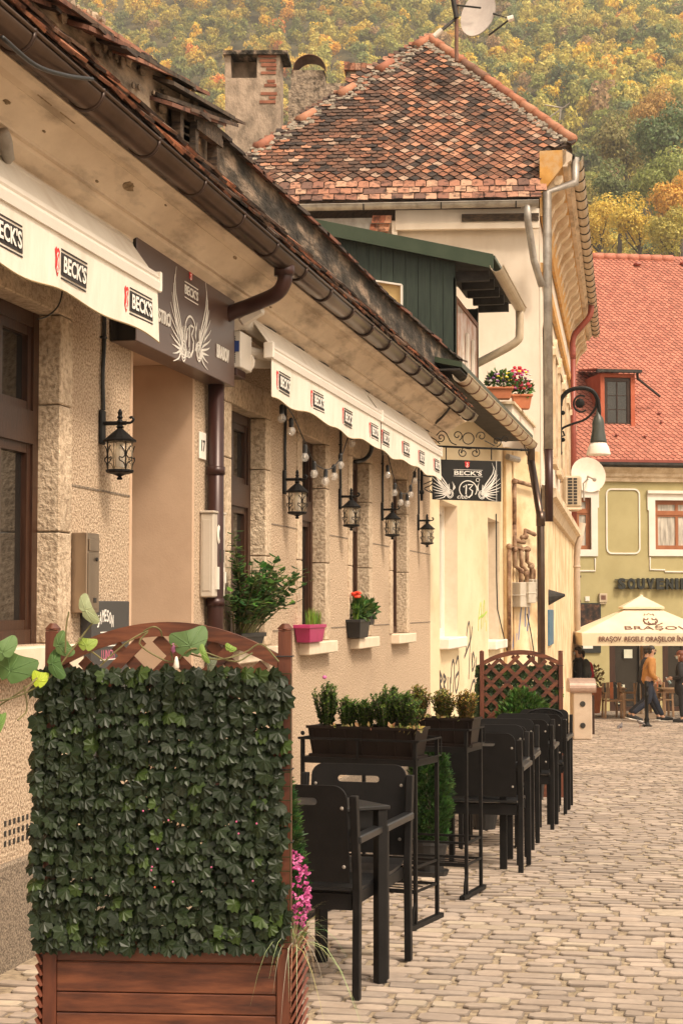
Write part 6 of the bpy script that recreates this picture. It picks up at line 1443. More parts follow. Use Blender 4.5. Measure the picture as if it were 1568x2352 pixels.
mb=MB(M); pr=[V(0,.21+.26*math.cos(a),118*k+.17*math.sin(a)) for a in [-.5+(math.pi+1.0)*q/16 for q in range(17)]]; mb.sweep(pr,(-30*k,0,0),(31*k,0,0)); mb.build('hood',mat('hood_metal',[(.36,.25,.20),(.44,.32,.26)],scale=5,rough=.4,metal=.3,cols2=(.2,.12,.09),scale2=5,amt2=.5),t,bevel=.006)
mb=MB(M); mb.box((22.5*k,.1,12*k),(29*k,.35,100*k)); mb.build('side_panel','brown_bracket',t)
# ================================================================ TRELLIS PLANTERS
def maple(mb,c,n,up,s,col,fold=.25):
    n=Vector(n).normalized(); up=Vector(up); up=(up-n*up.dot(n)).normalized(); r=up.cross(n)
    mb.col=col; L=[(0,-.30),(.18,-.44),(.42,-.34),(.40,-.12),(.52,.12),(.38,.22),(.30,.42),(.14,.40),(0,.58),(-.14,.40),(-.30,.42),(-.38,.22),(-.52,.12),(-.40,-.12),(-.42,-.34),(-.18,-.44)]
    vs=[Vector(c)]; 
    for i,(x,y) in enumerate(L): vs.append(Vector(c)+r*x*s+up*y*s-n*(abs(x)*fold*s)-n*(.07*s if i%2==0 else .0*s)-n*y*y*.22*s)
    k=len(L); mb.add(vs,[(0,1+i,1+(i+1)%k) for i in range(k)])
def trellis(label,Mx,leaf_front,hw=.40,dep=.36,nx=18,nz=19,ztop=1.52,cells=True):
    t=thing('trellis_planter',label,'planter',Mx.translation,'trellis planters around the terrace')
    M=Mx
    zb=.515
    mb=MB(M)
    # box: boards on front/back/sides
    for i,(z0,z1) in enumerate(((.012,.155),(.158,.30),(.303,.365),(.368,.462),(.465,zb-.002))):
        mb.m=0
        m1=MB(M); m1.box((-hw+.045,.006,z0),(hw-.045,.022,z1)); m1.build('front_board','redwood',t,bevel=.003)
    mb=MB(M); mb.box((-hw+.045,dep-.02,.01),(hw-.045,dep-.004,zb)); mb.build('back_boards','redwood',t)
    for sx in (-1,1):
        for y in (0,dep-.04):
            mb=MB(M); x=sx*hw; mb.box((x-sx*.0,y,0),(x-sx*.045,y+.04,zb if not (y==0) else zb)); mb.build('corner_post','redwood_up',t,bevel=.003)
        k=0; z=.01
        while z<zb-.02:
            mb=MB(M); x=sx*hw; 
            M1=M@Matrix.Translation(V(x+sx*.010,0,z+.018)); 
            mb=MB(M1@Matrix.Rotation(sx*.5,4,'Y')); mb.box((-.005,-.004 ,-.019),(.004,dep+.004,.019)); mb.build('side_slat','redwood_slat' if 'redwood_slat' in MATS else mat('redwood_slat',[(.13,.036,.02),(.20,.06,.032)],scale=5,rough=.55),t); z+=.034
    mb=MB(M); mb.box((-hw+.03,.03,zb-.06),(hw-.03,dep-.03,zb-.05)); mb.build('soil','soil',t)
    yp=0.0 if leaf_front else .0
    for sx in (-1,1):
        mb=MB(M); x=sx*hw; mb.box((x-sx*.0,-.002,zb+.001),(x-sx*.042,.038,ztop)); mb.prism([V(x,-.002,ztop+.001),V(x-sx*.042,-.002,ztop+.001),V(x-sx*.042,.038,ztop+.001),V(x,.038,ztop+.001)],V(0,0,.006)); mb.lathe(V(x-sx*.021,.018,ztop+.007),[(.029,0),(.012,.018)],4,(0,0,1)); mb.build('trellis_post','redwood_up',t,bevel=.002)
    arch=lambda x: ztop-.075+.105*(1-(x/(hw-.04))**2)
    mb=MB(M); n=26; a=hw-.043
    for i in range(n):
        x0=-a+2*a*i/n;x1=-a+2*a*(i+1)/n; mb.add([(x0,-.001,arch(x0)-.046),(x1,-.001,arch(x1)-.046),(x1,-.001,arch(x1)),(x0,-.001,arch(x0)),(x0,.037,arch(x0)-.046),(x1,.037,arch(x1)-.046),(x1,.037,arch(x1)),(x0,.037,arch(x0))],[(0,1,2,3),(7,6,5,4),(3,2,6,7),(0,4,5,1)]+([(0,3,7,4)] if i==0 else [])+([(1,5,6,2)] if i==n-1 else []))
    mb.build('arched_rail','redwood',t)
    for fam in (1,-1):
        k=-14
        while k<15:
            pts=[]
            for j in range(200):
                s=-1.2+2.4*j/199; x=k*.158+fam*s*.5+.02; z=zb+.45+s*.5
                if abs(x)<a-.0 and zb<z<arch(x)-.05: pts.append((x,z))
            if len(pts)>3:
                p,q=pts[0],pts[-1]; y=.012 if fam==1 else .024; mb=MB(M); mb.bar(V(p[0],y,p[1]),V(q[0],y,q[1]),.036 if 0 else .010,.036,up=(-fam*.7,0,.7)); mb.build('lattice_slat','redwood',t)
            k+=1
    # artificial ivy roll
    mb=MB(M); yl=-.028 if leaf_front else .062; ny=-1
    z0=zb+.022;z1=ztop-.135
    for i in range(nx+1):
        for j in range(nz+1):
            x=-hw-.012+(2*hw-.036)*i/nx; z=z0+(z1-z0)*j/nz
            for q in range(3):
                if q==2 and R.random()<.5: continue
                cc=(x+R.uniform(-.008,.008)+(q-.5)*.017,yl+R.uniform(-.016,.012)*(1),z+R.uniform(-.01,.01)-(q%2)*.012)
                nn=V(R.uniform(-.3,.3)+(.5 if q==1 else -.45),-1.0,R.uniform(.1,1.0)); upv=V(R.uniform(-.25,.25)+(.35 if q==1 else -.25),0,-1 if R.random()<.93 else 1)
                g=R.random(); col=(.011,.019,.007) if g<.55 else ((.016,.027,.009) if g<.87 else ((.035,.060,.012) if g<.96 else (.028,.036,.022)))
                kx=R.uniform(.8,1.25); maple(mb,cc,nn,upv,R.uniform(.048,.068),tuple(c*kx*(1 if leaf_front else 3.5) for c in col),.3)  # ivy behind the lattice is coloured brighter to offset its shaded side
    mb.build('ivy_leaves','leaf_gloss',t)
    mb=MB(M); mb.col=(.02,.035,.012)
    for j in range(nz+1): mb.box((-hw,yl+.018,z0+(z1-z0)*j/nz-.0015),(hw,yl+.021,z0+(z1-z0)*j/nz+.0015))
    for i in range(nx+1): x=-hw+2*hw*i/nx; mb.box((x-.0015,yl+.0155,z0),(x+.0015,yl+.0175,z1))
    mb.build('plastic_mesh','leaf_gloss',t); 
    mb=MB(M)
    for z in (.62,.85,1.08,1.30,1.44):
        x=hw-.021; mb.tube([V(x-.026,-.006,z),V(x+.026,-.006,z),V(x+.026,.042,z),V(x-.026,.042,z),V(x-.026,-.006,z)],.0022,4)
    mb.build('cable_tie','black_plastic',t)
    if leaf_front:
        mb=MB(M)
        for k in range(12):
            x,z=R.uniform(-.1,.38),R.uniform(.7,1.0); mb.col=R.choice([(.55,.12,.25),(.6,.1,.05)]); mb.ball((x,-.045,z),.0035,5)
        mb.build('tiny_blossoms','flower',t)
    return t
aP=TH-math.radians(4.6); UPl=V(math.cos(aP),math.sin(aP),0)
c1=atD(385,1393,5.62); M1=frame(V(c1.x,c1.y,0),UPl,(0,0,1))
t1=trellis('near redwood trellis planter with arched top, front hidden behind dark artificial ivy',M1,True)
c2=atD(1196,1393,17.2); M2_=frame(V(c2.x,c2.y,G(c2.y)-.01),V(math.cos(TH-.02),math.sin(TH-.02),0),(0,0,1))
trellis('distant redwood trellis planter seen lattice side first, ivy behind it, before the gas meters',M2_,False,hw=.408,ztop=1.42)
# ---------------------------------------------------------------- plants in the near planter
def conifer(name,label,base,r,h,n,pot=None,s=.035,cols=None,group=None,cat='conifer'):
    t=thing(name,label,cat,base,group); z0=0
    if pot:
        mb=MB(); mb.lathe(base,[(pot*.72,0),(pot,pot*1.7),(pot*1.06,pot*1.72),(pot*1.06,pot*1.9),(pot*.95,pot*1.9)],16); mb.lathe(base,[(pot*1.0,-.002),(pot*1.1,.03),(pot*1.0,.03)],16); mb.build('pot','black_plastic',t,smooth=False); z0=pot*1.8
    mb=MB(); mb.tube([base+V(0,0,z0-.03),base+V(0,0,z0+h*.9)],[.012,.004],5); mb.build('stem','bark',t)
    mb=MB(); cols=cols or [(.035,.085,.02),(.05,.11,.028),(.07,.15,.035),(.025,.06,.018)]
    for i in range(n):
        f=R.random(); a=R.uniform(0,6.283); prof=math.sin(math.pi*(.12+.83*f**.8))**.6; lump=1+.22*noise.noise(V(a*1.2,f*5,r*9)); rr=r*prof*lump*R.uniform(.55,1.0)
        p=base+V(math.cos(a)*rr,math.sin(a)*rr,z0+h*f); d=(V(math.cos(a),math.sin(a),.9)+V(R.uniform(-.5,.5),R.uniform(-.5,.5),R.uniform(-.4,.5))).normalized()
        side=d.cross(V(R.uniform(-1,1),R.uniform(-1,1),R.uniform(-1,1))).normalized(); mb.col=tuple(c*R.uniform(.75,1.25) for c in R.choice(cols)); L=s*R.uniform(.7,1.4)
        for sg in (-1,0,1):
            e=(d+side*sg*.6).normalized(); w_=side*L*.12; q=p+d*L*.25*abs(sg); mb.add([q-w_,q+w_,q+e*L*.8+w_*.3,q+e*L*.8-w_*.3],[(0,1,2,3)])
    mb.build('foliage','leaf_soft',t); return t
conifer('conifer','bright green thuja peeping out behind the right post of the near planter',M1@V(.335,.20,.45),.085,.58,2600,s=.028)
def blades(mb,base,n,L,spread,col,droop=1,w=.004,bias=V(0,0,0)):
    for i in range(n):
        a=R.uniform(0,6.283); d=V(math.cos(a),math.sin(a),0)*R.uniform(.1,1)*spread+bias; l=L*R.uniform(.5,1.1); p0=base+V(R.uniform(-.02,.02),R.uniform(-.02,.02),0); pts=[]
        for k in range(6): s=k/5; pts.append(p0+d*l*s*1.0+V(0,0,l*(s*.9-droop*s*s*d.length)))
        mb.col=tuple(c*R.uniform(.7,1.3) for c in col); side=V(-d.y,d.x,0); side=side.normalized()*w if side.length>1e-4 else V(w,0,0)
        vs=[]
        for k,p in enumerate(pts): q=side*(1-k/5.2); vs+=[p-q,p+q]
        mb.add(vs,[(2*k,2*k+1,2*k+3,2*k+2) for k in range(5)])
t=thing('flowering_plant','magenta chrysanthemum spilling over the right rim of the near planter','flowers',M1@V(.37,.10,.47)); mb=MB()
for i in range(330):
    q=V(R.gauss(0,1),R.gauss(0,1),R.gauss(0,1)).normalized()*R.uniform(.75,1); p=M1@V(.395+q.x*.055,.13+q.y*.10,.66+q.z*.15); mb.col=R.choice([(.45,.06,.22),(.55,.10,.30),(.36,.04,.17),(.6,.16,.36)]); 
    for k in range(4):
        d=V(R.uniform(-1,1),R.uniform(-1,1),R.uniform(-.3,1)).normalized()*.011; e=d.orthogonal().normalized()*.004; mb.add([p-e,p+d*.6-e*1.2,p+d,p+d*.6+e*1.2,p+e],[(0,1,2,3,4)])
mb.build('blossoms','flower',t); mb=MB(); leafblobs(mb,M1@V(.36,.15,.56),.05,.08,.10,160,.03,GRN); mb.build('foliage','leaf_soft',t)
t=thing('grass_tuft','pale green grass tuft arching down over the near planter side slats','grass tuft',M1@V(.38,.06,.48)); mb=MB()
blades(mb,M1@V(.385,.10,.49),90,.24,.65,(.20,.26,.08),.9,.0022); blades(mb,M1@V(.40,.04,.50),60,.34,.8,(.38,.40,.22),1.7,.0022,bias=V(.25,-.15,0)); mb.build('blades','leaf_soft',t)
# vine with heart shaped leaves
def heart(mb,c,n,up,w_,h_,col):
    n=Vector(n).normalized();up=Vector(up); up=(up-n*up.dot(n)).normalized(); r=up.cross(n); pts=[]
    for k in range(20):
        a=2*math.pi*k/20; x=.5*math.sin(a)**1 *(1 if 1 else 0); y=.5*(math.cos(a)-.0)
        x=.52*(math.sin(a)); y=.42*math.cos(a)-.12*math.cos(2*a)-.05*math.cos(3*a)+(.10 if abs(a-math.pi)<1e-6 else 0); pts.append((x*(1.05-.25*max(0,-y)*2),-y))
    mb.col=col; vs=[Vector(c)+up*h_*.2]; 
    ring=[]
    for f in (.5,1):
        for i,(x,y) in enumerate(pts): vs.append(Vector(c)+r*x*w_*f+up*y*h_*f-n*(abs(x)*.30*w_*f*f)-n*(y*y*.2*h_*f)+n*.03*w_*math.sin(i*2.1)*f*(1-f*.5)+up*h_*.2*(1-f))
    mb.col=tuple(min(.6,q*1.35) for q in col)
    k=20; fs=[(0,1+i,1+(i+1)%k) for i in range(k)]+[(1+i,1+k+i,1+k+(i+1)%k,1+(i+1)%k) for i in range(k)]
    mb.add(vs,fs)
    mb.col=tuple(min(.7,q*2.0+.03) for q in col)
    for i in (0,3,6,10,14,17): mb.tube([vs[0]+n*.001,vs[1+i]+n*.0015,vs[1+k+i]+n*.001],[.0012,.001,.0004],4)
tv=thing('climbing_vine','twining vine with large heart shaped leaves along the arched rail and left edge','vine',M1@V(-.3,-.03,1.4))
DV=5.5; vD=lambda x,y,dd=0: atD(x,y,DV+dd)
VL=[(32,1525,95,95,(.07,.13,.04),.3),(2,1488,75,60,(.10,.17,.06),-.4),(143,1477,68,48,(.09,.15,.05),1.0),(200,1476,42,42,(.20,.27,.05),.1),(128,1521,76,46,(.06,.12,.035),1.3),(203,1398,72,40,(.24,.27,.15),1.1),(433,1468,84,84,(.09,.15,.055),-.25),(92,1556,36,52,(.30,.38,.03),.2),(0,1655,22,60,(.12,.2,.05),0),(470,1502,44,20,(.14,.22,.05),1.2),(1240*.427*1.0,1487,26,22,(.16,.24,.05),.5),(485*1.0,1521,22,46,(.13,.15,.10),.1)]
for x,y,a,b,col,rot in VL:
    mb=MB(); k=DV/4000; upv=UP*math.cos(rot)+RT*math.sin(rot); heart(mb,vD(x,y,R.uniform(-.05,.02)),-HF+UP*R.uniform(.1,.5)+RT*R.uniform(-.3,.3),-upv,a*k,b*k,col); mb.build('leaf','leaf_soft',tv,smooth=True)
mb=MB(); 
for s in (((-30,1615),(40,1600),(110,1560),(160,1500),(205,1440),(230,1415)),((230,1530),(262,1500),(300,1470),(340,1450),(320,1478),(360,1508),(400,1520),(440,1490),(475,1500),(540,1520),(580,1500)),((400,1480),(430,1500),(500,1515),(560,1500),(600,1480),(640,1520)),((330,1450),(352,1440),(368,1448),(372,1462)),((0,1620),(60,1580),(95,1548)),((55,1575),(62,1630),(40,1655)),((395,1480),(393,1500),(398,1520)),((180,1480),(215,1500),(240,1520)),((150,1500),(152,1440),(158,1405))):
    mb.tube([vD(x,y,R.uniform(-.03,.03)) for x,y in s],.0028,5,smooth=4)
mb.build('vine_stem',mat('vine_green',[(.12,.12,.05),(.18,.15,.06)]),tv)
mb=MB(); mb.lathe(vD(405,1530),[(.003,-.012),(.010,-.004),(.007,.015),(.003,.03)],8,UP); mb.build('flower_bud','white_trim',tv,smooth=True)
mb=MB(); mb.lathe(vD(398,1492),[(.003,-.012),(.008,-.004),(.007,.012),(.003,.02)],8,UP); mb.build('flower_bud',mat('bud_purple',[(.25,.08,.16),(.3,.1,.2)]),tv,smooth=True)
# ================================================================ CHAIRS AND TABLES
def chair_proto():
    t=thing('terrace_chair','','chair')
    hw=.25
    for s in (-1,1):
        mb=MB(); x=s*hw; mb.prism([V(x-.0155,-.235,0),V(x-.0155,-.20,0),V(x-.0155,-.185,.44),V(x-.0155,-.235,.83),V(x-.0155,-.275,.83),V(x-.0155,-.225,.44)],V(.031,0,0)); o=mb.build('rear_leg','furniture',None,bevel=.003); o.parent=t
        mb=MB(); mb.box((x-.0155,.185,0),(x+.0155,.215,.632)); o=mb.build('front_leg','furniture',None,bevel=.003); o.parent=t
        mb=MB(); mb.box((x-.024,-.232,.633),(x+.024,.235,.665)); o=mb.build('armrest','furniture_top',None,bevel=.005); o.parent=t
    mb=MB(); n=8; prof=[(-.235,.455),(-.14,.440),(0,.432),(.10,.436),(.17,.446),(.205,.440),(.222,.425)]
    for (y0,z0),(y1,z1) in zip(prof,prof[1:]): mb.add([(-.228,y0,z0),(.228,y0,z0),(.228,y1,z1),(-.228,y1,z1),(-.228,y0,z0-.014),(.228,y0,z0-.014),(.228,y1,z1-.014),(-.228,y1,z1-.014)],[(0,1,2,3),(7,6,5,4),(0,3,7,4),(1,5,6,2),(0,4,5,1),(2,6,7,3)])
    o=mb.build('seat','furniture_top',None); o.parent=t
    mb=MB(); mb.box((-.23,-.215,.36),(.23,-.195,.428)); mb.box((-.23,.175,.36),(.23,.195,.415)); 
    for s in (-1,1): mb.box((s*.232,-.194,.37),(s*.21,.174,.42))
    o=mb.build('seat_frame','furniture',None,bevel=.002); o.parent=t
    # back panel with rounded corners and a hand slot: outline with hole, two halves
    mb=MB(); w_=.226;zt=.872;z0=.475;r=.055;sw_,sz0,sz1=.085,.79,.82
    out=[]; 
    yb=lambda z: -.222-(z-.44)*.13
    def P(x,z,o=0): return V(x,yb(z)+o,z)
    slot=[(-sw_+.015*math.cos(a)*1,(sz0+sz1)/2+.015*math.sin(a)) for a in [math.pi/2+math.pi*k/6 for k in range(7)]]
    slotR=[(-x,z) for x,z in slot]
    corner=[(-w_+r-r*math.sin(a),zt-r+r*math.cos(a)) for a in [math.pi/2*k/6 for k in range(7)]]   # top to left side
    lower=[(-w_,z0),(w_,z0),(w_,.805),*[(x,z) for x,z in slotR if z<=.8051],*[(x,z) for x,z in slot[::-1] if z<=.8051],(-w_,.805)]
    upL=[(-w_,.805)]+[(x,z) for x,z in slot[::-1] if z>=.8049]+[(x,z) for x,z in slotR if z>=.8049]+[(w_,.805)]
    upper=upL+[(-x,z) for x,z in corner[::-1]]+corner
    for poly_ in (lower,upper):
        f=[P(x,z) for x,z in poly_]; b=[P(x,z,-.012) for x,z in poly_]; n=len(f)
        mb.add(f+b,[tuple(range(n)),tuple(range(2*n-1,n-1,-1))]+[((i+1)%n,i,i+n,(i+1)%n+n) for i in range(n) if not (abs(poly_[i][1]-.805)<1e-3 and abs(poly_[(i+1)%n][1]-.805)<1e-3)])
    o=mb.build('backrest','furniture',None); o.parent=t
    mb=MB()
    for sx in (-1,1):
        for z in (.54,.78): mb.ball(P(sx*.205,z,.001),.008,6,(1,.5,1)); mb.ball(P(sx*.205,z,-.013),.008,6,(1,.5,1))
    o=mb.build('bolt','zinc',None); o.parent=t
    return t
cp=chair_proto(); used=[False]
def put(proto,used,loc,rz,label,group,cat):
    o=proto if not used[0] else copy_tree(proto); used[0]=True; o.location=loc; o.rotation_euler=(0,0,rz); tag(o,label,cat,group); return o
tp_=thing('terrace_table','','table')
mb=MB(); mb.box((-.29,-.29,.735),(.29,.29,.752)); o=mb.build('table_top','furniture_top',None,bevel=.003); o.parent=tp_
mb=MB(); 
for s in (-1,1): mb.box((-.22,s*.26,.66),(.22,s*.242,.734)); mb.box((s*.26,-.22,.66),(s*.242,.22,.734))
o=mb.build('apron','furniture',None); o.parent=tp_
for sx in (-1,1):
    for sy in (-1,1): mb=MB(); mb.box((sx*.28,sy*.28,0),(sx*.235,sy*.235,.7345)); o=mb.build('leg','furniture',None,bevel=.003); o.parent=tp_
tu=[False]
rows=[((819,2299),937,.83,-.08,'nearest black armchair, back to the viewer, right behind the trellis planter','black armchair facing the viewer at the nearest table, scratched back with hand slot'),
((1196,2006),1209,.86,-.02,'black armchair with its back to the viewer right after the second plant stand','black armchair facing the viewer, half hidden behind the one by the second plant stand'),
((1222,1953),1233,.86,0,'third black armchair turned away from the viewer along the street side','third black armchair facing the viewer along the street side'),
((1268,1907),1270,.86,0,'last but one black armchair turned away from the viewer','last but one black armchair facing the viewer, before the green shrubs'),
((1298,1870),1312,.86,0,'farthest black armchair turned away from the viewer, near the litter bin','farthest black armchair of all, facing the viewer beside the litter bin')]
def rot(v,a): return V(v.x*math.cos(a)-v.y*math.sin(a),v.x*math.sin(a)+v.y*math.cos(a),0)
for i,(lp,px2,dy,rz,la,lb) in enumerate(rows):
    p=gr(*lp); oa=p-rot(V(.25,-.215,0),rz); oa.z=G(oa.y)
    put(cp,used,oa,rz,la,'black armchairs on the terrace','chair')
    y2=p.y+dy; d=ray(px2,1900); tt=y2/d.y; X2=d.x*tt; ob=V(X2,y2,0)-rot(V(-.25,-.215,0),math.pi+rz); ob.z=G(ob.y)
    put(cp,used,ob,math.pi+rz,lb,'black armchairs on the terrace','chair')
    mid=(oa+ob)/2; mid.z=G(mid.y)
    if i==0:
        cr_=atD(888,1844,7.54); mid=V(cr_.x-.385,cr_.y-.02,0); rzt=.72
    else: mid=mid+V(-.12,0,0); rzt=.03*i
    put(tp_,tu,mid,rzt,('square black table between the two nearest armchairs','square black table in second row after the plant stands','square black table in third row along the terrace','square black table in fourth row along the terrace','farthest square black table, near the litter bin')[i],'black terrace tables','table')
# ================================================================ PLANT STANDS + WINDOW BOXES + SHRUBS
def box_bush(mb,sm,M,x,y,z,h,n,cols,rad=.05):
    for k in range(n):
        a=R.uniform(0,6.28); rr=R.uniform(0,rad); b=V(x+math.cos(a)*rr*.5,y+math.sin(a)*rr*.5,z); tp=V(x+math.cos(a)*rr*1.6,y+math.sin(a)*rr*1.3,z+h*R.uniform(.6,1.0)*(1-rr*4))
        sm.tube([M@b,M@((b+tp)/2+V(0,0,.01)),M@tp],[.002,.0016,.001],4)
        for j in range(26):
            f=.12+.88*j/25; p=b.lerp(tp,f); aa=j*2.4; dd=V(math.cos(aa),math.sin(aa),R.uniform(.3,1.1)).normalized(); L=R.uniform(.017,.027)*(1.15-.35*f); sd=dd.cross(V(0,0,1)).normalized()*L*.33
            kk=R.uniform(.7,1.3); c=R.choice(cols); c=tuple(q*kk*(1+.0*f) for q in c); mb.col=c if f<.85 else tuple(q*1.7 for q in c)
            P_=M@p; D_=(M.to_3x3()@dd)*L; S_=M.to_3x3()@sd
            mb.add([P_,P_+D_*.5+S_,P_+D_,P_+D_*.5-S_],[(0,1,2,3)])
BOXC=[(.05,.10,.02),(.07,.12,.025),(.035,.07,.018),(.11,.15,.03)]; BOXY=[(.12,.14,.03),(.20,.18,.04),(.08,.10,.025),(.28,.17,.06)]
def stand(label,foot,ang,blabel,slabels,cols2,zt=.825,L=.62,wd=.30,bl=.60,off=.0,xshift=0):
    p=gr(*foot); U=V(math.cos(ang),math.sin(ang),0); M=frame(V(p.x,p.y,G(p.y))-U*L,U,(0,0,1))
    t=thing('plant_stand',label,'plant stand',M.translation,'black metal plant stands')
    for x in (0,L):
        for y in (.0,wd):
            mb=MB(M); mb.bar(V(x,y,.02),V(x,y,zt+.10),.018,.018); mb.build('leg','black_iron',t)
        mb=MB(M); mb.bar(V(x,-.09,.012),V(x,wd+.06,.012),.03,.024); mb.tube([V(x,-.045,.02),V(x,-.03,.09),V(x,.0,.13)],.008,5,smooth=3); mb.build('foot','black_iron',t)
    mb=MB(M)
    for z in (.18,.30):
        mb.bar(V(0,0,z),V(L,0,z),.012,.012 if z>.2 else .02); mb.bar(V(0,wd,z),V(L,wd,z),.012,.012); mb.bar(V(0,0,z),V(0,wd,z),.010,.012); mb.bar(V(L,0,z),V(L,wd,z),.010,.012)
    for k in range(3): mb.tube([V(.02,wd*(k+1)/4,.185),V(L-.02,wd*(k+1)/4,.185)],.003,4)
    mb.build('lower_shelf','black_iron',t)
    mb=MB(M); 
    for a,b in ((V(0,0,zt-.01),V(L,0,zt-.01)),(V(0,wd,zt-.01),V(L,wd,zt-.01)),(V(0,0,zt-.01),V(0,wd,zt-.01)),(V(L,0,zt-.01),V(L,wd,zt-.01))): mb.bar(a,b,.018,.03)
    for k in range(8): mb.bar(V(.02+k*(L-.04)/7,0,zt),V(.02+k*(L-.04)/7,wd,zt),.012,.004)
    mb.build('top_shelf','black_iron',t)
    mb=MB(M); q=.02
    mb.bar(V(-.02,-.01,zt+.10),V(L+q,-.01,zt+.10),.010,.012); mb.bar(V(-.02,wd+.01,zt+.10),V(L+q,wd+.01,zt+.10),.010,.012); mb.bar(V(L+q,-.01,zt+.10),V(L+q,wd+.01,zt+.10),.008,.008); mb.bar(V(L+q,-.01,zt+.01),V(L+q,wd+.01,zt+.01),.006,.006); mb.bar(V(L+q,wd+.01,zt+.01),V(L+q,wd+.01,zt+.10),.006,.006); mb.bar(V(-.02,-.01,zt+.1),V(-.02,wd+.01,zt+.10),.008,.008); mb.bar(V(L*.5,-.012,zt),V(L*.5,-.012,zt+.10),.012,.006)
    mb.ball((-.0,0,zt+.125),.012,7); mb.build('guard_rail','black_iron',t)
    b=thing('window_box',blabel,'planter box',M@V(L/2,wd/2,zt+.003),'dark brown planter boxes')
    mb=MB(M); x0,x1=(L-bl)/2+xshift,(L+bl)/2+xshift; y0,y1=.035,.215; zz=zt+.006; tz=zz+.155
    mb.add([(x0+.02,y0+.02,zz),(x1-.02,y0+.02,zz),(x1-.02,y1-.02,zz),(x0+.02,y1-.02,zz),(x0,y0,tz),(x1,y0,tz),(x1,y1,tz),(x0,y1,tz),(x0+.012,y0+.012,tz),(x1-.012,y0+.012,tz),(x1-.012,y1-.012,tz),(x0+.012,y1-.012,tz),(x0+.02,y0+.02,tz-.03),(x1-.02,y0+.02,tz-.03),(x1-.02,y1-.02,tz-.03),(x0+.02,y1-.02,tz-.03)],
        [(0,3,2,1),(0,1,5,4),(1,2,6,5),(2,3,7,6),(3,0,4,7),(4,5,9,8),(5,6,10,9),(6,7,11,10),(7,4,8,11),(8,9,13,12),(9,10,14,13),(10,11,15,14),(11,8,12,15)])
    for k in range(7): 
        x=x0+.03+k*(x1-x0-.06)/6; mb.bar(V(x,y0+.0165,zz+.01),V(x-.0,y0-.003,tz-.02),.008,.006,up=(0,1,0))
    mb.box((x0-.006,y0-.006,tz-.012),(x1+.006,y0-.0005,tz+.002)); mb.box((x1+.0005,y0-.006,tz-.012),(x1+.006,y1+.006,tz+.002)); mb.box((x0+.005,y0+.004,zz-.004),(x1-.005,y1,zz+.012)); mb.build('trough','brown_plastic',b)
    mb=MB(M); mb.box((x0+.019,y0+.019,tz-.032),(x1-.019,y1-.019,tz-.022)); mb.build('soil','soil',b)
    mb=MB(M)
    for k in range(26): mb.col=R.choice([(.45,.33,.12),(.35,.22,.10),(.25,.28,.08)]); leafblobs(mb,V(R.uniform(x0+.03,x1+.01),y0+R.uniform(-.005,.1),tz-.005),.012,.012,.006,3,.028,[(.40,.28,.12),(.30,.20,.09),(.28,.30,.08)])
    mb.build('fallen_leaves','leaf_soft',b)
    for i,(f,h,rad,lab,cl) in enumerate(slabels):
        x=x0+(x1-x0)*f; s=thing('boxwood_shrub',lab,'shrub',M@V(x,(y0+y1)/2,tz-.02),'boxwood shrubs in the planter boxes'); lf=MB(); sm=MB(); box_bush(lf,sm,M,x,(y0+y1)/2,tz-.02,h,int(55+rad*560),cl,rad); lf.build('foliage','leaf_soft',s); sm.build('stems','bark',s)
stand('plant stand nearest the viewer with its planter box of five shrubs',(954,2134),TH-math.radians(24),'dark brown ribbed planter box on the nearer plant stand',
 [(.12,.26,.055,'tall airy boxwood leftmost in the nearer box, a pink bud on top',BOXC),(.31,.18,.045,'small boxwood second from left in the nearer box',BOXC),(.47,.17,.045,'low rounded boxwood in the middle of the nearer box',BOXC),(.66,.24,.06,'dense boxwood second from right in the nearer box',BOXC),(.86,.21,.06,'bushy boxwood at right end of the nearer box',BOXC)],None)
stand('plant stand farther down the row, its wire guard rail against black chair back',(1071,2064),TH-math.radians(20),'dark brown planter box on the farther plant stand',
 [(.12,.2,.05,'boxwood hidden at left of the farther box behind its neighbour',BOXC),(.38,.22,.055,'olive tinged boxwood left of centre in the farther box',BOXY),(.64,.2,.055,'olive boxwood with upright shoots in the farther box',BOXY),(.88,.19,.05,'yellowing orange tipped boxwood at right end of the farther box',[(.30,.17,.06),(.22,.17,.04),(.12,.13,.03)])],None,L=.60,bl=.56,xshift=.05)
for px,py in ((713,1553),):
    mb=MB(); p=atD(745,1556,8.5); mb.ball(p,.012,8,(1,1,.8)); o=mb.build('pink_bud',mat('bud_pink',[(.5,.12,.3),(.55,.15,.35)]),loc=p,smooth=True); tag(o,'single pink bud poking above the leftmost boxwood','flower')
conifer('conifer','dense thuja in dark pot standing between the plant stands',gr(986,2010),.135,.66,5200,pot=.11,s=.034)
conifer('conifer','round bright green thuja left of the juniper, before the far trellis',V(*gr(1118,1800)[:2],G(16.3)),.17,.52,2600,pot=.20,s=.05,group=None)
t=thing('juniper','spreading juniper mound in front of the far trellis lattice','shrub',M2_@V(.05,-.35,0)); mb=MB(); c=M2_@V(.0,-.25,.83); leafblobs(mb,c,.24,.2,.19,2600,.05,[(.035,.08,.015),(.06,.13,.025),(.09,.17,.035)],.6); leafblobs(mb,c+V(-.02,0,.12),.12,.12,.12,800,.05,[(.05,.11,.02),(.09,.17,.035)],.8); mb.build('foliage','leaf_soft',t)
mb=MB(); mb.lathe(M2_@V(.03,-.25,.0),[(.15,0),(.2,.5),(.21,.55)],14); mb.build('pot','black_plastic',t)
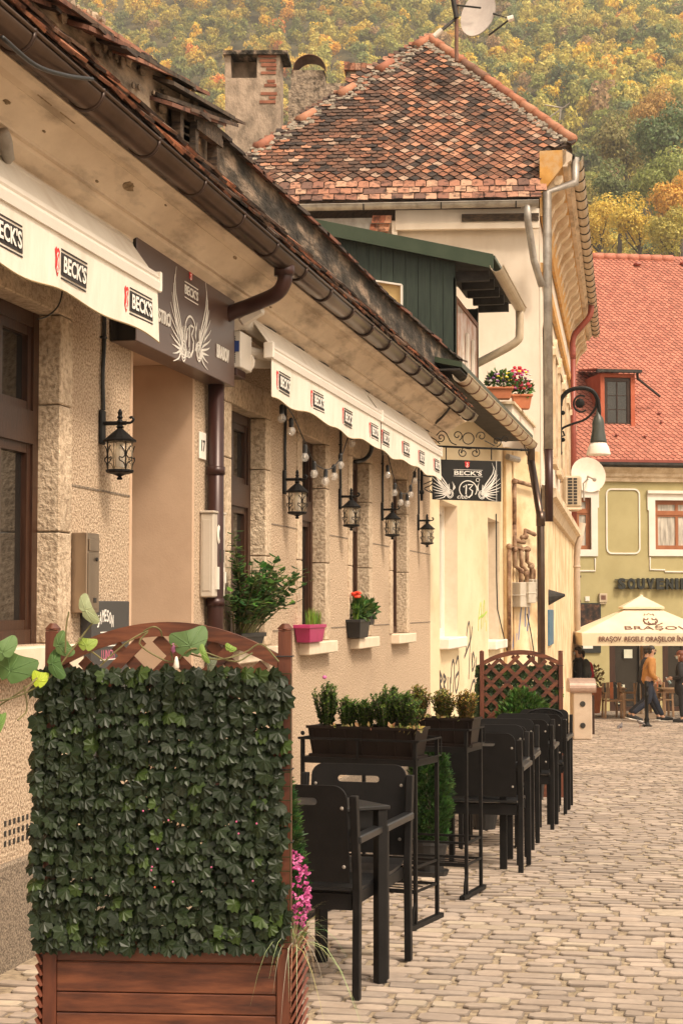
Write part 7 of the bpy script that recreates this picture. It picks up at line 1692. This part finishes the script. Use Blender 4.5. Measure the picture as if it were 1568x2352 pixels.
t=thing('flower_pot','dark round pot with grassy plant on the cobbles under the third table','pot',gr(1112,1905)); b=gr(1112,1905); mb=MB(); mb.lathe(b,[(.085,0),(.12,.20),(.128,.20),(.128,.23),(.11,.23)],16); mb.build('pot','black_plastic',t); mb=MB(); blades(mb,b+V(0,0,.22),40,.25,.7,(.12,.2,.06),1,.004); mb.build('blades','leaf_soft',t)
t=thing('wire_chair','curved thin wire chair back showing above the farthest black chairs','chair',gr(1250,1850)); d=(gr(1250,1850)-CAM).dot(HF); w3=lambda x,y:atD(x,y,16.2); mb=MB(); ar=[w3(1250+42*math.cos(a),1645-17*math.sin(a)) for a in [math.pi*k/12 for k in range(13)]]; mb.tube(ar,.009,6); mb.tube([q-V(0,0,.05) for q in ar[1:-1]],.005,5)
for k in range(2,11): mb.tube([ar[k],V(ar[k].x,ar[k].y,w3(1250,1665).z)],.004,4)
mb.build('back_wire','black_iron',t); mb=MB()
for sx in (1215,1285): q=w3(sx,1650); mb.tube([q,V(q.x,q.y,G(q.y))],.01,6)
mb.build('leg','black_iron',t)
# ================================================================ WINDOW SILL PLANTS
XSi=-2.965; b=V(XSi,YX(572,XSi),1.325)
def pot_box(name,label,x0,x1,y,cat,matn,h,taper=.8,zb=1.322,X0=-3.03,X1=-2.90,group=None):
    ya,yb=YX(x0,X1),YX(x1,X1); t=thing(name,label,cat,V((X0+X1)/2,(ya+yb)/2,zb),group); cy=(ya+yb)/2; hy=(yb-ya)/2; cx=(X0+X1)/2; hx=(X1-X0)/2
    mb=MB(); k=taper; z1=zb+h
    mb.add([(cx-hx*k,cy-hy*k,zb),(cx+hx*k,cy-hy*k,zb),(cx+hx*k,cy+hy*k,zb),(cx-hx*k,cy+hy*k,zb),(cx-hx,cy-hy,z1),(cx+hx,cy-hy,z1),(cx+hx,cy+hy,z1),(cx-hx,cy+hy,z1)],[(0,3,2,1),(0,1,5,4),(1,2,6,5),(2,3,7,6),(3,0,4,7),(4,5,6,7)])
    mb.box((cx-hx*1.06,cy-hy*1.05,z1-.025),(cx+hx*1.06,cy+hy*1.05,z1+.002)); mb.build('pot',matn,t,bevel=.003); return t,V(cx,cy,z1),hy
t,c,hy=pot_box('potted_bush','big leafy green bush in black pot on window sill beside the downpipe',556,610,0,'plant','black_plastic',.10,X0=-3.02,X1=-2.88)
mb=MB(); blades(mb,c+V(.02,-.12,0),150,.14,.5,(.16,.28,.04),.6,.004); mb.build('blades','leaf_soft',t)
sm=MB(); lf=MB()
for k in range(60):
    a=R.uniform(0,6.28); tx=R.uniform(.0,.30); ty=R.uniform(-.65,.75); h=R.uniform(.22,.52)*(1-.3*abs(ty)); 
    if k<5: ty=-.42+R.uniform(-.05,.05); h=.66-.05*k; tx=.05
    tipp=c+V(tx,ty,h); b0=c+V(R.uniform(-.02,.04),ty*.35,0); mid=(b0+tipp)/2+V(.02,0,.05); sm.tube([b0,mid,tipp],[.005,.004,.002],5,smooth=2)
    for j in range(22):
        f=.2+.8*j/21; p=b0.lerp(mid,f*2) if f<.5 else mid.lerp(tipp,f*2-1); aa=j*2.4+k; dd=V(math.cos(aa),math.sin(aa),R.uniform(-.1,.7)).normalized(); L=R.uniform(.045,.08)
        lf.col=tuple(q*R.uniform(.7,1.35) for q in R.choice([(.05,.11,.03),(.07,.15,.035),(.10,.20,.045),(.04,.085,.03)])); sd=dd.cross(V(0,0,1)).normalized(); up_=sd.cross(dd)
        lf.add([p,p+dd*L*.35+sd*L*.33-up_*L*.05,p+dd*L*.75+sd*L*.22-up_*L*.05,p+dd*L,p+dd*L*.75-sd*L*.22-up_*L*.05,p+dd*L*.35-sd*L*.33-up_*L*.05],[(0,1,2,3),(0,3,4,5)])
lf.build('foliage','leaf_soft',t); sm.build('stems','vine_green',t)
t,c,hy=pot_box('flower_pot','square magenta plastic pot of fresh grass on window sill',712,748,0,'pot','magenta_plastic',.135,X0=-3.03,X1=-2.90)
mb=MB(); 
for k in range(10): blades(mb,c+V(R.uniform(-.04,.04),R.uniform(-hy,hy)*.85,0),26,.15,.28,(.20,.32,.05),.5,.0035)
mb.build('blades','leaf_soft',t)
t,c,hy=pot_box('flower_pot','dark pot of red geraniums on window sill right of the magenta pot',827,850,0,'pot','black_plastic',.16,X0=-3.03,X1=-2.90)
mb=MB(); blades(mb,c+V(0,-.1,0),110,.18,.3,(.16,.30,.05),.5,.0045); leafblobs(mb,c+V(.0,.05,.08),.06,.16,.09,160,.07,GRN); mb.build('foliage','leaf_soft',t)
mb=MB(); flowers(mb,c+V(0,-.05,.20),.03,.09,.05,[(.70,.05,.02),(.75,.09,.04)],20,.018); mb.build('blossoms','flower',t)
t,c2_,hy=pot_box('flower_pot','small dark pot with trailing green plant hanging right of red geraniums',851,862,0,'pot','black_plastic',.09,X0=-3.02,X1=-2.92,zb=1.43)
mb=MB(); leafblobs(mb,c2_+V(0,0,.05),.06,.14,.08,170,.06,GRN); mb.build('foliage','leaf_soft',t)
